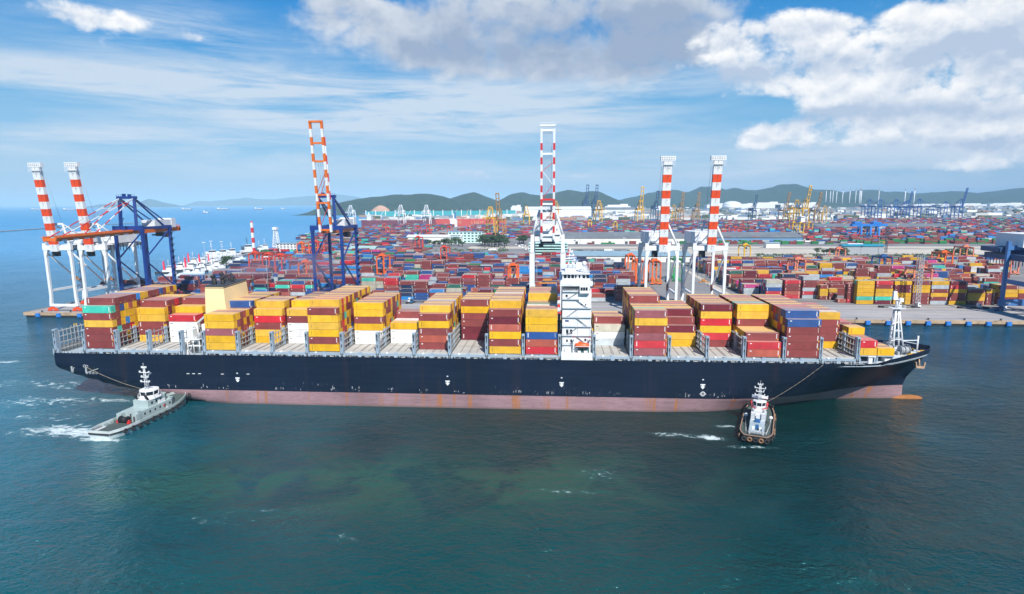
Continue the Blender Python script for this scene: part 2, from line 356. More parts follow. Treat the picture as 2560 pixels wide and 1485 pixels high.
# quay apron with a joint line
slab('quay_apron', [(-382.6, 397.4), (2000, 397.4), (2000, 455), (-382.6, 455)], 3.4, QZ+.02, APRON)
for yy in (404.5, 434.5, 448):
    b = MB(); b.box(-380, 1500, yy-.35, yy+.35, 3.4, QZ+.03); tag(b.build('crane_rail', DARK), kind='structure')
# quay front: stained concrete beam over dark piles, blue fenders
QF = paint('stained_quay_face', (.40, .29, .19), .9, .3, .12, (.14, .06, .028), .95, streak=False)
b = MB(); b.box(-383.4, 1600, 396.2, 397.38, 1.6, QZ+.25); tag(b.build('quay_wall', QF), kind='structure')
b = MB(); b.box(-384.6, -383.42, 396.2, 470, 1.6, QZ+.25); tag(b.build('quay_wall', QF), kind='structure')
b = MB(); b.box(-383, 1600, 396.6, 397.2, -1.2, 1.58); tag(b.build('quay_wall', BLACK), kind='structure')
FBL = paint('fender_blue', (.02, .17, .52), .6, .2, 1)
fb = None
fx = [-373, -357, -341, -325] + [onY(x, 808, 396).x for x in (2110, 2169, 2220, 2270, 2320, 2370, 2421, 2471, 2522)]
for x in fx:
    if fb is None:
        b = MB(); b.box(-1.5, 1.5, -1.1, 0, -.9, 1.9); b.box(-1.2, 1.2, -1.35, -1.1, -.6, 1.6); b.box(-.5, .5, -.2, .5, 1.4, 2.0)
        fb = b.build('fender', FBL); o = fb
    else: o = fb.copy(); COL.objects.link(o)
    o.location = (x, 396.2, 1.3); tag(o, 'square blue rubber fender fixed to the stained concrete quay edge', 'fender', 'fenders along the quay')
bl = None
for k, x in enumerate([-372, -350, -328] + [131+22.5*q for q in range(9)]):
    if bl is None:
        b = MB(); b.tube((0, 0, 0), (0, 0, .9), .5, 10, 0, .4); b.tube((0, 0, .9), (0, 0, 1.25), .7, 10); b.box(-.9, .9, -.9, .9, -.05, .12); bl = b.build('quay_bollard', DARK); o = bl
    else: o = bl.copy(); COL.objects.link(o)
    o.location = (x, 398.6, QZ+.03); tag(o, 'short dark mooring bollard standing on the quay edge', 'bollard', 'bollards along the quay edge')
# road between the two yards, railway lands, road behind
slab('road', [(86, 455.2), (141, 455.2), (146, 690), (150, 860), (104, 860), (98, 690)], 3.4, QZ+.024, ROADM)
slab('road_verge', [(141.5, 458), (147, 458), (152, 690), (147, 690)], 3.4, QZ+.06, SANDY)
slab('rail_yard', [(-20, 852), (1600, 842), (1600, 1010), (-20, 985)], 3.4, QZ+.028, ROADM)
slab('sandy_strip', [(120, 905), (1600, 890), (1600, 1010), (120, 992)], 3.4, QZ+.034, SANDY)
slab('sandy_strip', [(-40, 870), (300, 866), (300, 893), (-40, 896)], 3.4, QZ+.036, SANDY)
slab('road', [(-420, 818), (1600, 806), (1600, 830), (-420, 842)], 3.4, QZ+.032, APRON)
slab('lorry_park', [(-150, 1004), (1000, 1014), (1000, 1062), (-150, 1052)], 3.4, QZ+.03, SANDY)
# water of the inner basin, laid in the land as a sheet
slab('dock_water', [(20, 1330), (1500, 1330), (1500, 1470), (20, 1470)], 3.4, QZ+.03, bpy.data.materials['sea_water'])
# breakwater far out on the left, and a small jetty
p0, p1, p2 = onZ(-260, 596, 2), onZ(150, 568, 2), onZ(415, 552.5, 2)
b = MB()
for a, c in ((p0, p1), (p1, p2)): b.bar((a.x, a.y, 1.2), (c.x, c.y, 1.2), 11, 3.4)
tag(b.build('breakwater', APRON), 'long low pale breakwater reaching out across the open sea', 'breakwater')
j = onZ(783, 588, 2)
b = MB(); b.box(-38, 30, -5, 5, 2, 3.2)
for k in range(9): b.tube((-36+k*8, -3, -1), (-36+k*8, -3, 2), .7, 6)
b.box(-18, 22, -3, 3, 3.2, 6.5, 1); b.box(-20, 24, -4, 4, 6.5, 7.1, 1)
tag(b.build('jetty', [DARK, WHITE], None, (j.x, j.y, 0)), 'small dark jetty with a low white shed standing alone in the sea', 'jetty')

# ------------------------------------------------------------------ hills
HM, nt, b_ = nodes('wooded_hills'); p = coords(nt, 'World')
o_ = mix(nt, mapr(nt, noise(nt, p, .02, 6, .7), .35, .65), (.008, .027, .016), (.024, .055, .030))
o_ = mix(nt, mapr(nt, noise(nt, p, .004, 5, .6), .6, .75, 0, .3), o_, (.09, .085, .045))
nt.links.new(o_, b_.inputs['Base Color']); b_.inputs['Roughness'].default_value = .95
bp = nt.nodes.new('ShaderNodeBump'); bp.inputs['Distance'].default_value = 9; bp.inputs['Strength'].default_value = .9
nt.links.new(noise(nt, p, .03, 5, .65), bp.inputs['Height']); nt.links.new(bp.outputs[0], b_.inputs['Normal'])
CLAY = paint('bare_clay_slope', (.42, .25, .17), .95, .2, .01)
from mathutils import noise as mn
def hill(name, pts, Y, W, rough=9, step=28, base_px=None):
    """a ridge with real depth: crest heights follow the outline, slopes fall away on both sides"""
    P = [onY(x, y, Y) for x, y in pts]; xs = [q.x for q in P]; hs_ = [max(q.z, 4) for q in P]
    rp_ = 90 if Y < 7000 else 300; x0, x1 = xs[0]-rp_, xs[-1]+rp_; n = max(30, int((x1-x0)/step)); rows = 15
    def crest(x):
        if x <= xs[0]: return hs_[0]*max(0, 1-(xs[0]-x)/rp_)
        if x >= xs[-1]: return hs_[-1]*max(0, 1-(x-xs[-1])/rp_)
        for a in range(len(xs)-1):
            if x <= xs[a+1]:
                t = (x-xs[a])/(xs[a+1]-xs[a]); t = t*t*(3-2*t) if False else t; return hs_[a]*(1-t)+hs_[a+1]*t
    secs = []
    for i in range(n+1):
        x = x0+(x1-x0)*i/n; c_ = crest(x); row = []
        for k in range(rows):
            t = -1+2*k/(rows-1); e = (1-t*t)**1.25
            h = c_*e + (mn.fractal(Vector((x*.006, (Y+t*W)*.006, 1)), 1, 2, 5))*rough*e + (mn.noise(Vector((x*.05, t*9, 0))))*rough*.3*e
            row.append((x, Y+t*W, max(h, 0)-1 if abs(t) < 1 else -1))
        secs.append(row)
    b = MB(); b.loft(secs, 0, True); return tag(b.build(name, HM), kind='structure')
def zz(x0, y0, k, L): return [(x0+x/k, y0+y/k) for x, y in L]
hill('hills', zz(800, 450, 4.2, [(170, 262), (300, 225), (450, 190), (600, 170), (800, 160), (950, 150), (1100, 145), (1180, 150), (1270, 165), (1370, 192), (1450, 225)]), 4700, 700, 10)
hill('hills', zz(800, 450, 4.2, [(1280, 225), (1370, 192), (1500, 150), (1610, 130), (1700, 155), (1800, 190), (1870, 215), (1950, 250)]), 5400, 700, 9)
hill('hills', zz(800, 450, 4.2, [(1800, 250), (1900, 205), (2000, 150), (2120, 125), (2200, 145), (2300, 158), (2400, 200)]), 6000, 700, 9)
hill('hills', zz(1350, 430, 4.2, [(-150, 270), (0, 240), (150, 220), (250, 190), (300, 183), (400, 205), (450, 215), (530, 198), (620, 205), (700, 240), (820, 293)]), 6300, 800, 9)
hill('hills', zz(1350, 430, 4.2, [(780, 300), (1000, 260), (1200, 205), (1400, 187), (1560, 216), (1700, 150), (1800, 152), (1950, 187), (2030, 166), (2150, 190), (2300, 187), (2400, 168), (2520, 140)]) +
     zz(1900, 430, 3.818, [(200, 117), (300, 115), (400, 145), (450, 165), (620, 167), (700, 197), (800, 202)]), 8600, 1200, 12, 45)
hill('hills', zz(1900, 430, 3.818, [(700, 215), (800, 202), (900, 180), (1050, 165), (1130, 195), (1270, 185), (1400, 205), (1600, 200), (1800, 185), (1900, 185), (2020, 210), (2200, 190), (2520, 150), (2900, 165)]), 10500, 1300, 12, 60)
hill('hills', zz(400, 470, 7.875, [(800, 300), (850, 255), (1000, 262), (1120, 245), (1270, 240), (1390, 262), (1410, 215), (1560, 212), (1690, 183), (1860, 212), (2000, 222), (2250, 222), (2520, 190), (3000, 150), (3500, 120), (3800, 160), (4200, 240)]), 24000, 1500, 14, 140)
hill('hills', zz(0, 470, 7.875, [(1900, 345), (2020, 318), (2200, 318), (2350, 335)]), 16000, 500, 5, 90)
hill('hills', [(345, 511), (372, 497), (385, 499), (400, 505), (430, 510)], 17000, 500, 5, 90)
q = onY(935, 506, 3960)
cl = MB(); secs = []
for i in range(13):
    x = -75+150*i/12; row = []
    for k in range(6):
        t = k/5; row.append((x, t*90 + 6*mn.noise(Vector((x*.05, k, 0))), (t**.8)*62*(1-(abs(x)/85)**2.2)+3*mn.noise(Vector((x*.08, k*.7, 4)))))
    secs.append(row)
cl.loft(secs, 0, True); o = cl.build('hill_slope', CLAY, None, (q.x, 4020, 3)); tag(o, kind='structure')

# ------------------------------------------------------------------ buildings
ROOFBL = paint('blue_grey_roof', (.22, .33, .4), .6, .1, .05, (.4, .42, .42), .4)
ROOFGR = paint('dark_grey_roof', (.15, .165, .18), .7, .15, .03, (.35, .36, .36), .5)
ROOFTL = paint('teal_roof', (.02, .25, .36), .5, .1, .05)
WALLW = paint('pale_wall', (.66, .66, .62), .7, .08, .03, (.35, .3, .25), .4)
def shed(name, label, px, py, wx, wy, h, rise, roof, wall, rz=0, cat='warehouse', doors=0):
    c = onZ(px, py, QZ); root = empty(name, (c.x, c.y, QZ), rz, label, cat)
    b = MB(); b.box(-wx/2, wx/2, 0, wy, 0, h)
    b.poly([(-wx/2, 0, h), (-wx/2, wy, h), (-wx/2, wy/2, h+rise)]); b.poly([(wx/2, 0, h), (wx/2, wy/2, h+rise), (wx/2, wy, h)])
    b.build('wall', wall, root)
    b = MB(); e = 1.2
    b.hexa([(-wx/2-e, -e, h+.02-.2), (wx/2+e, -e, h+.02-.2), (wx/2+e, wy/2, h+rise+.02), (-wx/2-e, wy/2, h+rise+.02), (-wx/2-e, -e, h+.3), (wx/2+e, -e, h+.3), (wx/2+e, wy/2, h+rise+.4), (-wx/2-e, wy/2, h+rise+.4)])
    b.hexa([(-wx/2-e, wy/2, h+rise+.02), (wx/2+e, wy/2, h+rise+.02), (wx/2+e, wy+e, h-.18), (-wx/2-e, wy+e, h-.18), (-wx/2-e, wy/2, h+rise+.4), (wx/2+e, wy/2, h+rise+.4), (wx/2+e, wy+e, h+.3), (-wx/2-e, wy+e, h+.3)])
    b.build('roof', roof, root)
    for k in range(doors):
        x = -wx/2+(k+.5)*wx/doors; b = MB(); b.box(x-2.4, x+2.4, -.14, -.02, .1, min(5, h-.5)); b.build('door', DARK, root)
    return root
shed('warehouse', 'long low warehouse with a flat blue-grey roof behind the container yard', 1558, 655, 172, 52, 8, 4, ROOFBL, WALLW, doors=9)
shed('warehouse', 'wide warehouse with a dark ribbed grey roof and pale gable, behind trees', 1545, 610, 245, 85, 11, 9, ROOFGR, WALLW, doors=8)
shed('warehouse', 'grey roofed warehouse with blue trim beside the lorry park', 1893, 607, 165, 80, 10, 8, ROOFGR, paint('blue_trim_wall', (.12, .25, .42), .6), doors=6)
shed('warehouse', 'far grey roofed warehouse right of the tall blue gantry', 2210, 577, 330, 90, 10, 7, ROOFGR, WALLW)
shed('warehouse', 'long white warehouse beside the mint green office', 1085, 609, 105, 30, 13, 3, WHITE, WALLW, doors=5)
shed('warehouse', 'white hall with a rounded end behind the yellow cranes', 1395, 545, 330, 150, 42, 14, WHITE, WHITE)
shed('warehouse', 'far grey storage hall behind the yellow crane without a raised boom', 1545, 533, 330, 140, 25, 15, ROOFGR, WALLW)
shed('quay_shed', 'small white shed among the left yard stacks with a green roof', 905, 634, 40, 22, 7, 4, paint('green_roof', (.3, .45, .42), .6), WALLW, cat='shed')
shed('quay_shed', 'low white roofed shed at the near edge of the tug dock', 700, 676, 26, 12, 5, 2, WHITE, WALLW, cat='shed')
shed('canopy', 'bright teal canopy roof over the far side of the right yard', 2158, 636, 56, 16, 12, 2, ROOFTL, STEEL, cat='canopy')
shed('gatehouse', 'blue and white gatehouse with a grey canopy by the railway', 1932, 620, 22, 12, 8, 1.5, ROOFBL, WALLW, cat='gatehouse')
shed('gatehouse', 'small white gatehouse right of the tall blue gantry by the railway', 2139, 618, 22, 8, 5, 1, WHITE, WALLW, cat='gatehouse')
def block(name, label, px, py, wx, wy, floors, fh, wall, cols, cat='building', glass=GLASS, bands=False, z=QZ):
    c = onZ(px, py, z); root = empty(name, (c.x, c.y, z), 0, label, cat)
    H = floors*fh; b = MB(); b.box(-wx/2, wx/2, 0, wy, 0, H); b.build('wall', wall, root)
    b = MB(); b.box(-wx/2-.6, wx/2+.6, -.6, wy+.6, H+.003, H+.9); b.build('roof', wall if bands else ROOFBL, root)
    for f in range(floors):
        z0 = f*fh+fh*.35
        if bands:
            b = MB(); b.box(-wx/2+.5, wx/2-.5, -.12, -.02, z0, z0+fh*.42); b.build('window', glass, root)
            b = MB(); b.box(-wx/2-1, wx/2+1, -1.6, -.14, f*fh+.003, f*fh+.7); b.build('balcony', wall, root)
        else:
            for k in range(cols):
                x = -wx/2+(k+.5)*wx/cols; w_ = wx/cols*.27
                b = MB(); b.box(x-w_, x+w_, -.12, -.02, z0, z0+fh*.45); b.build('window', glass, root)
    return root
block('office_block', 'mint green four storey office with rows of dark windows', 1163, 607, 66, 18, 4, 5.2, TEALP, 9)
block('office_block', 'low mint green wing on the left of the office', 1138, 609, 18, 14, 3, 5, TEALP, 4)
block('office_block', 'wide banded mint green office seen between the legs of the central white crane', 1370, 648, 52, 16, 6, 3.6, TEALP, 1, bands=True)
block('office_block', 'white building with a bright blue end wall near the tug dock', 717, 632, 34, 14, 4, 3.6, WHITE, 6)
block('office_block', 'grey banded office beside the blue trimmed warehouse', 1757, 594, 34, 14, 5, 3.4, WALLW, 1, bands=True)
o = bpy.data.objects['office_block.003']; b = MB(); b.box(17.02, 17.3, -.3, 14.3, 0, 14.9); b.build('end_wall', paint('bright_blue_wall', (.05, .22, .6), .5), o)
# far works: oil tanks, low white sheds, stacks
def tank(px, py, Y, r, h, label, dome=False):
    c = onY(px, py, Y); b = MB(); b.tube((0, 0, 0), (0, 0, h), r, 24); b.ball((0, 0, h), r, 0, 20, 8, .18 if not dome else .45)
    tag(b.build('storage_tank', WHITE, None, (c.x, Y, QZ)), label, 'tank', 'white oil tanks before the hills')
for i, (px, r, h) in enumerate([(1399, 34, 38), (1414, 26, 36), (1443, 34, 44), (1459, 24, 42), (1372, 20, 22)]):
    tank(px, 515, 3900+60*i, r, h, ['widest squat white oil tank left of the pair', 'narrow white oil tank touching its wide neighbour', 'tall wide white oil tank in front of the blue cranes', 'white oil tank half behind the far blue crane', 'small white oil tank partly behind the central crane'][i])
tank(1830, 503, 6500, 95, 40, 'huge domed white tank below the hill right of the striped booms', True)
for i, (px, wpx, Y, hh, t) in enumerate([(1545, 62, 5200, 42, 'left of the tallest yellow crane'), (1660, 40, 5600, 30, 'between the striped booms'), (1815, 90, 6600, 45, 'right of the striped booms'), (1868, 35, 6800, 40, 'near the lone dark blue crane'), (1920, 60, 7000, 50, 'left of the yellow crane group'), (1965, 50, 7000, 40, 'behind the yellow crane group'),
        (2025, 40, 7200, 45, 'right of the yellow crane group'), (2120, 120, 8000, 30, 'below the tall chimneys'), (2400, 120, 8200, 26, 'behind the raised blue crane'), (2520, 80, 8200, 30, 'at the foot of the rightmost hill'), (2300, 90, 8200, 24, 'behind the row of blue cranes'), (1290, 26, 5000, 40, 'left of the central crane, below the hills')]):
    a = onZ(px, 520, QZ); k = Y/F; c = onY(px, 510, Y); b = MB(); W_ = wpx*k
    b.box(-W_/2, W_/2, 0, 120, 0, hh); b.box(-W_/2+W_*.1, W_/2-W_*.3, 5, 100, hh, hh*1.3); b.box(W_*.1, W_*.4, 15, 80, hh*1.001, hh*1.45)
    tag(b.build('factory', WHITE, None, (c.x, Y, QZ)), 'long white factory block ' + t, 'factory', 'white factories before the hills')
CH = paint('chimney_white', (.8, .8, .8), .6)
for i, (x, h) in enumerate([(627, 150), (668, 152), (692, 147), (727, 152), (785, 150), (853, 147), (909, 146), (948, 145), (962, 146), (1130, 146), (1380, 148), (1468, 144)]):
    px = 1900+x/3.818; top = 430+h/3.818; Y = 7600; c = onY(px, 505, Y); ht = onY(px, top, Y).z-QZ; r = 4.2 if i not in (7, 8, 10, 11) else 6
    b = MB(); b.tube((0, 0, 0), (0, 0, ht-40), r, 10, 0, r*.72); b.tube((0, 0, ht-40), (0, 0, ht), r*.72, 10, 1, r*.66); b.tube((0, 0, 0), (0, 0, 12), r*1.4, 10, 0)
    tag(b.build('chimney', [CH, STEEL], None, (c.x, Y, QZ)), 'tall slim white power station chimney with a grey tip against the hills', 'chimney', 'white chimneys in a row before the hills')
# small houses and works scattered over the far plain: too many and too small to count
b = MB(); b.hascol = True
r2 = random.Random(5)
for i in range(1500):
    Y = 2600*(1+r2.random()**1.4*2.6); X = r2.uniform(-.34, .98)*Y
    if X < -.1*Y and Y > 4200: continue
    a_, d_, h_ = r2.uniform(15, 70), r2.uniform(12, 30), r2.uniform(5, 16)
    t = r2.random(); g_ = r2.uniform(.45, .8)
    b.col = (g_, g_, g_*.97) if t < .45 else ((.3, .32, .34) if t < .65 else ((.12, .2, .33) if t < .78 else ((.35, .2, .14) if t < .88 else (.05, .08, .035))))
    b.box(X, X+a_, Y, Y+d_, QZ, QZ+h_, 0, (0,))
CM, nt, b_ = nodes('painted_by_colour'); at = nt.nodes.new('ShaderNodeAttribute'); at.attribute_name = 'Col'; nt.links.new(at.outputs[0], b_.inputs['Base Color']); b_.inputs['Roughness'].default_value = .7
tag(b.build('far_town', CM), kind='stuff')

# ------------------------------------------------------------------ trees and scrub
LEAF = []
for i, c in enumerate([(.035, .075, .02), (.05, .1, .03), (.025, .055, .02)]):
    m, nt, b_ = nodes('leaf_%d' % i); inf = nt.nodes.new('ShaderNodeNewGeometry')
    n1 = noise(nt, coords(nt), .6, 4, .6)
    o_ = mix(nt, mapr(nt, n1, .3, .7), [x*.55 for x in c], [x*1.5 for x in c]); nt.links.new(o_, b_.inputs['Base Color']); b_.inputs['Roughness'].default_value = .7; LEAF.append(m)
BARK = paint('bark', (.09, .065, .045), .9)
def leaves(b, c, r, n, rz, size):
    for i in range(n):
        while True:
            v = Vector((rz.uniform(-1, 1), rz.uniform(-1, 1), rz.uniform(-1, 1)))
            if .3 < v.length < 1: break
        p_ = Vector((c[0]+v.x*r[0], c[1]+v.y*r[1], c[2]+v.z*r[2]))
        nrm = (v+Vector((rz.uniform(-.8, .8), rz.uniform(-.8, .8), rz.uniform(-.2, 1)))).normalized(); a = nrm.orthogonal().normalized(); e = nrm.cross(a); s = size*rz.uniform(.6, 1.4)
        b.poly([p_-a*s, p_-e*s*.7, p_+a*s, p_+e*s*.7], 0)
protos = []
for k in range(3):
    rz = random.Random(30+k); root = empty('tree', (0, 0, 0)); b = MB()
    b.tube((0, 0, 0), (0, 0, 3.2), .35, 7, 0, .24)
    for q in range(5):
        t = q*1.26; b.tube((0, 0, 2.2+q*.25), (2.2*math.cos(t), 2.2*math.sin(t), 4.6+.3*q), .16, 5, 0, .06)
    b.build('trunk', BARK, root); b = MB()
    for q in range(7):
        t = rz.uniform(0, 6.28); d = rz.uniform(.8, 2.9); leaves(b, (d*math.cos(t), d*math.sin(t), rz.uniform(3.4, 6.8)), (rz.uniform(1.3, 2.1),)*2+(rz.uniform(1, 1.7),), 70, rz, .38)
    b.build('crown', LEAF[k], root); protos.append([root, False])
def tree(px, py, s, k, label='bushy green tree beside the road behind the container yard', grp='trees along the yard roads', z=QZ):
    c = onZ(px, py, z); pr = protos[k % 3]
    o = pr[0] if not pr[1] else copy_tree(pr[0]); pr[1] = True
    o.location = (c.x, c.y, z); o.rotation_euler = (0, 0, px % 6.28); o.scale = (s*1.15, s*1.15, s); tag(o, label, 'tree', grp)
rz = random.Random(3)
for i in range(11): tree(1075+i*8+rz.uniform(-3, 3), 614+rz.uniform(-3, 3), rz.uniform(1.2, 2.0), i)
for i in range(13): tree(1204+i*5+rz.uniform(-3, 3), 616+rz.uniform(-4, 3), rz.uniform(2.0, 2.9), i)
for i in range(14): tree(1486+i*12+rz.uniform(-4, 4), 605+rz.uniform(-3, 2), rz.uniform(1.5, 2.3), i)
for i in range(6): tree(1306+rz.uniform(-8, 8), 609+rz.uniform(-2, 2), 2.1, i)
for i in range(8): tree(2046+i*10+rz.uniform(-4, 4), 639+rz.uniform(-4, 2), rz.uniform(.9, 1.5), i)
for i in range(8): tree(2340+i*12+rz.uniform(-4, 4), 646+rz.uniform(-4, 2), rz.uniform(1.3, 1.9), i)
for i in range(6): tree(920+i*11, 627+rz.uniform(-3, 2), 1.2, i)
tree(566, 671, 2.1, 0, 'round green tree on the dock beside the moored tugs', 'trees by the tug dock'); tree(667, 648, 1.8, 1, 'tree by the white striped dock tower behind the orange gantries', 'trees by the tug dock')
tree(735, 628, 1.9, 2, 'dark tree right of the white building with the blue end wall', 'trees by the tug dock'); tree(747, 628, 1.5, 1, 'smaller dark tree before the raised orange boom crane', 'trees by the tug dock')
b = MB(); rz = random.Random(8)
def strip(x0, x1, y0, y1, n):
    for i in range(n):
        c = onZ(rz.uniform(x0, x1), rz.uniform(y0, y1), QZ); leaves(b, (c.x, c.y, QZ+.8), (3.5, 3, 1.6), 16, rz, .9)
strip(1890, 2060, 636, 641, 60); strip(2100, 2440, 637, 643, 110); strip(1410, 1600, 627, 632, 45); strip(1090, 1270, 622, 631, 60); strip(1640, 1700, 622, 628, 20); strip(2400, 2560, 602, 606, 30); strip(1970, 2010, 596, 598, 16); strip(930, 1080, 628, 636, 30)
tag(b.build('shrubbery', LEAF[1]), kind='stuff')
slab('grass_strip', [(150, 822), (1500, 806), (1500, 862), (150, 858)], 3.4, QZ+.04, SCRUB)
slab('grass_strip', [(-150, 843), (70, 838), (70, 862), (-150, 866)], 3.4, QZ+.042, SCRUB)

# ------------------------------------------------------------------ the container ship
Y0, YC, HB = 223.7, 246.5, 22.8
DZ, HZ, TP, RP = 19.5, 22.35, 2.93, 2.52        # deck height, hatch top, tier pitch, row pitch
ship = empty('container_ship', (-26, YC, 0), 0, 'huge black hulled container ship with pinkish red lower hull and white deckhouse', 'ship')
SO = Vector((-26, YC, 0))
class SB(MB):
    """ship parts are written in world metres and shifted to the ship's own origin"""
    def build(s, name, mats, parent=ship, loc=None):
        s.v = [(x-SO.x, y-SO.y, z-SO.z) for x, y, z in s.v]; return MB.build(s, name, mats, parent, loc)
# hull paint: dark upper hull and faded red lower hull, both scuffed and rust streaked
def hullmat(name, col, rust_amt, scuff, rough):
    m, nt, b = nodes(name); p = coords(nt)
    n1 = noise(nt, p, .05, 5, .6); o = mix(nt, mapr(nt, n1, .3, .7), [c*.75 for c in col], [c*1.25 for c in col])
    pl = noise(nt, coords(nt, 'Object', (.04, .04, .6)), 1.2, 3, .5); o = mix(nt, mapr(nt, pl, .45, .75, 0, .3), o, [min(1, c*1.6+.01) for c in col])
    st = noise(nt, coords(nt, 'Object', (.28, .28, .018)), 1, 6, .7); o = mix(nt, mapr(nt, st, .55, .63, 0, rust_amt), o, (.36, .14, .05))
    if scuff:
        s2 = nt.nodes.new('ShaderNodeSeparateXYZ'); nt.links.new(p, s2.inputs[0])
        band = math_(nt, 'MULTIPLY', mapr(nt, s2.outputs[2], 10.5, 6.8), mapr(nt, noise(nt, coords(nt, 'Object', (.03, .03, .03)), 1, 3, .5), .5, .62))
        sn = noise(nt, coords(nt, 'Object', (1.1, 1.1, .5)), 1, 6, .75); o = mix(nt, math_(nt, 'MULTIPLY', band, mapr(nt, sn, .6, .68, 0, .75)), o, (.5, .5, .5))
    else:
        sn = noise(nt, coords(nt, 'Object', (.3, .3, 2.2)), 1, 6, .7); o = mix(nt, mapr(nt, sn, .5, .66, 0, .55), o, (.13, .085, .095))
        s2 = nt.nodes.new('ShaderNodeSeparateXYZ'); nt.links.new(p, s2.inputs[0])
        o = mix(nt, mapr(nt, s2.outputs[2], 1.1, .1, 0, .7), o, (.12, .085, .075))
    nt.links.new(o, b.inputs['Base Color']); b.inputs['Roughness'].default_value = rough; b.inputs['Specular IOR Level'].default_value = .28; return m
HULL = hullmat('dark_hull_paint', (.0038, .0100, .0265), .02, True, .45)
REDH = hullmat('faded_red_hull', (.27, .165, .183), .9, False, .7)
def interp(T, x):
    if x <= T[0][0]: return T[0][1]
    for (a, p), (c, q) in zip(T, T[1:]):
        if x <= c: return p+(q-p)*(x-a)/(c-a)
    return T[-1][1]
WL = [(-3, [(40, 22.3), (60, 19.8), (70, 17), (83, 12), (95, 7.6), (105, 4.4), (115, 2.2), (125, 1.2), (135, .9), (143.2, 0)]),
      (0, [(40, 22.7), (60, 21.2), (70, 18.6), (83, 13.6), (95, 9.1), (105, 5.3), (115, 2.7), (125, 1.4), (135, .9), (143.4, 0)]),
      (5.6, [(40, 22.8), (60, 22.7), (70, 22.2), (83, 20.1), (95, 16.8), (105, 12.4), (115, 7.4), (125, 3.2), (135, 1.3), (143.2, 0)]),
      (9, [(40, 22.8), (70, 22.7), (83, 21.4), (95, 19), (105, 15.6), (115, 11), (125, 6.4), (135, 2.6), (144.4, 0)]),
      (13, [(40, 22.8), (83, 22.5), (95, 21.2), (105, 18.9), (115, 15.4), (125, 11), (135, 6), (142, 2.8), (147.6, 0)]),
      (17, [(40, 22.8), (95, 22.6), (105, 21.7), (115, 19.7), (125, 16), (135, 10.6), (143, 5.8), (150, 0)]),
      (19.5, [(40, 22.8), (105, 22.75), (115, 22.3), (123, 20.8), (130, 17.2), (137, 12.8), (144, 8), (149, 4), (151.7, 0)]),
      (20.3, [(40, 22.8), (108, 22.8), (118, 22.4), (125, 20.6), (131, 17.2), (138, 12.8), (145, 8), (150, 4), (152.4, 0)])]
def half(X, z):
    for (za, A), (zb, B) in zip(WL, WL[1:]):
        if z <= zb:
            t = (z-za)/(zb-za); xa, xb = A[-1][0], B[-1][0]; xe = xa+(xb-xa)*t
            s = (X-40)/(xe-40)
            return max(0, interp(A, 40+s*(xa-40))*(1-t)+interp(B, 40+s*(xb-40))*t)
    return interp(WL[-1][1], X)
def xend(z): return interp([(z_, T[-1][0]) for z_, T in WL], z)
ZL = [-3, -1.2, 0, 1.5, 3, 4.4, 5.6, 7, 9, 11, 13, 15, 17, 18.6, 19.5, 20.3]
ZBT = [(-206, 9.2), (-199, 6.6), (-190, 4.0), (-180, 1.7), (-170, 0.0), (-158, -1.6), (-145, -4), (-130, -8)]
def sternhalf(X, z):
    zb = interp(ZBT, X); zt = zb+6.5
    if z >= zt: return HB
    if z <= zb: return 0
    return HB*math.sqrt(max(0, 1-((zt-z)/(zt-zb))**2))
hb = SB(); hm_ = [1 if ZL[j+1] <= 5.61 else 0 for j in range(len(ZL)-1)]
for side in (-1, 1):
    secs = []
    XS = [-206, -203, -199, -194, -188, -182, -176, -170, -164, -157, -150, -142, -130, -100, -60, -20, 10]
    for X in XS:
        zb = interp(ZBT, X); secs.append([(X, YC+side*sternhalf(X, max(z, zb)), max(z, zb)) for z in ZL])
    for k in range(41):
        s = k/40; s = 1-(1-s)**1.5
        row = []
        for z in ZL:
            X = 40+s*(xend(z)-40); row.append((X, YC+side*half(X, z), z + (max(0, X-122)*.035 if z > 20 else 0)))
        secs.append(row)
    if side > 0: secs = [list(r_) for r_ in secs][::-1]
    hb.loft(secs, 0, True, hm_)
# transom, flat bottom of the counter, deck
zb = 9.2; tr = [(-206, YC-sternhalf(-206, max(z, zb)), max(z, zb)) for z in ZL if z >= 9]+[(-206, YC+sternhalf(-206, max(z, zb)), max(z, zb)) for z in reversed(ZL) if z >= 9]
hb.poly(tr, 0)
hull = hb.build('hull', [HULL, REDH])
# white marks: tug points, draught scale, load line
for px, py, s in [(594, 948, 1), (1119, 956, 1), (1404, 960, 1), (1757, 965, 1)]:
    c = onY(px, py, Y0); y = Y0-.03; b = SB()
    b.box(c.x-.9, c.x+.9, y, Y0-.003, c.z+.25, c.z+.75); b.box(c.x-.35, c.x+.35, y, Y0-.003, c.z-.2, c.z+.25)
    b.hexa([(c.x-.12, y, c.z-1.2), (c.x+.12, y, c.z-1.2), (c.x+.12, Y0-.003, c.z-1.2), (c.x-.12, Y0-.003, c.z-1.2), (c.x-.9, y, c.z-.2), (c.x+.9, y, c.z-.2), (c.x+.9, Y0-.003, c.z-.2), (c.x-.9, Y0-.003, c.z-.2)])
    b.box(c.x-.3, c.x+.3, y, Y0-.003, c.z+2.3, c.z+2.7); b.build('tug_mark', WHITE, ship)
c = onY(1757, 985, Y0); b = SB(); b.ring((c.x, Y0-.02, c.z), (0, 1, 0), .8, .16, 16, 4); b.box(c.x-1.3, c.x+1.3, Y0-.05, Y0-.01, c.z-.1, c.z+.1); b.build('load_line', WHITE)
for px, py in [(484, 934), (499, 934), (620, 935), (556, 935), (470, 934)]:
    c = onY(px, py, Y0); b = SB(); b.box(c.x-.6, c.x+.6, Y0-.04, Y0-.003, c.z-.15, c.z+.1); b.build('hull_mark', WHITE)
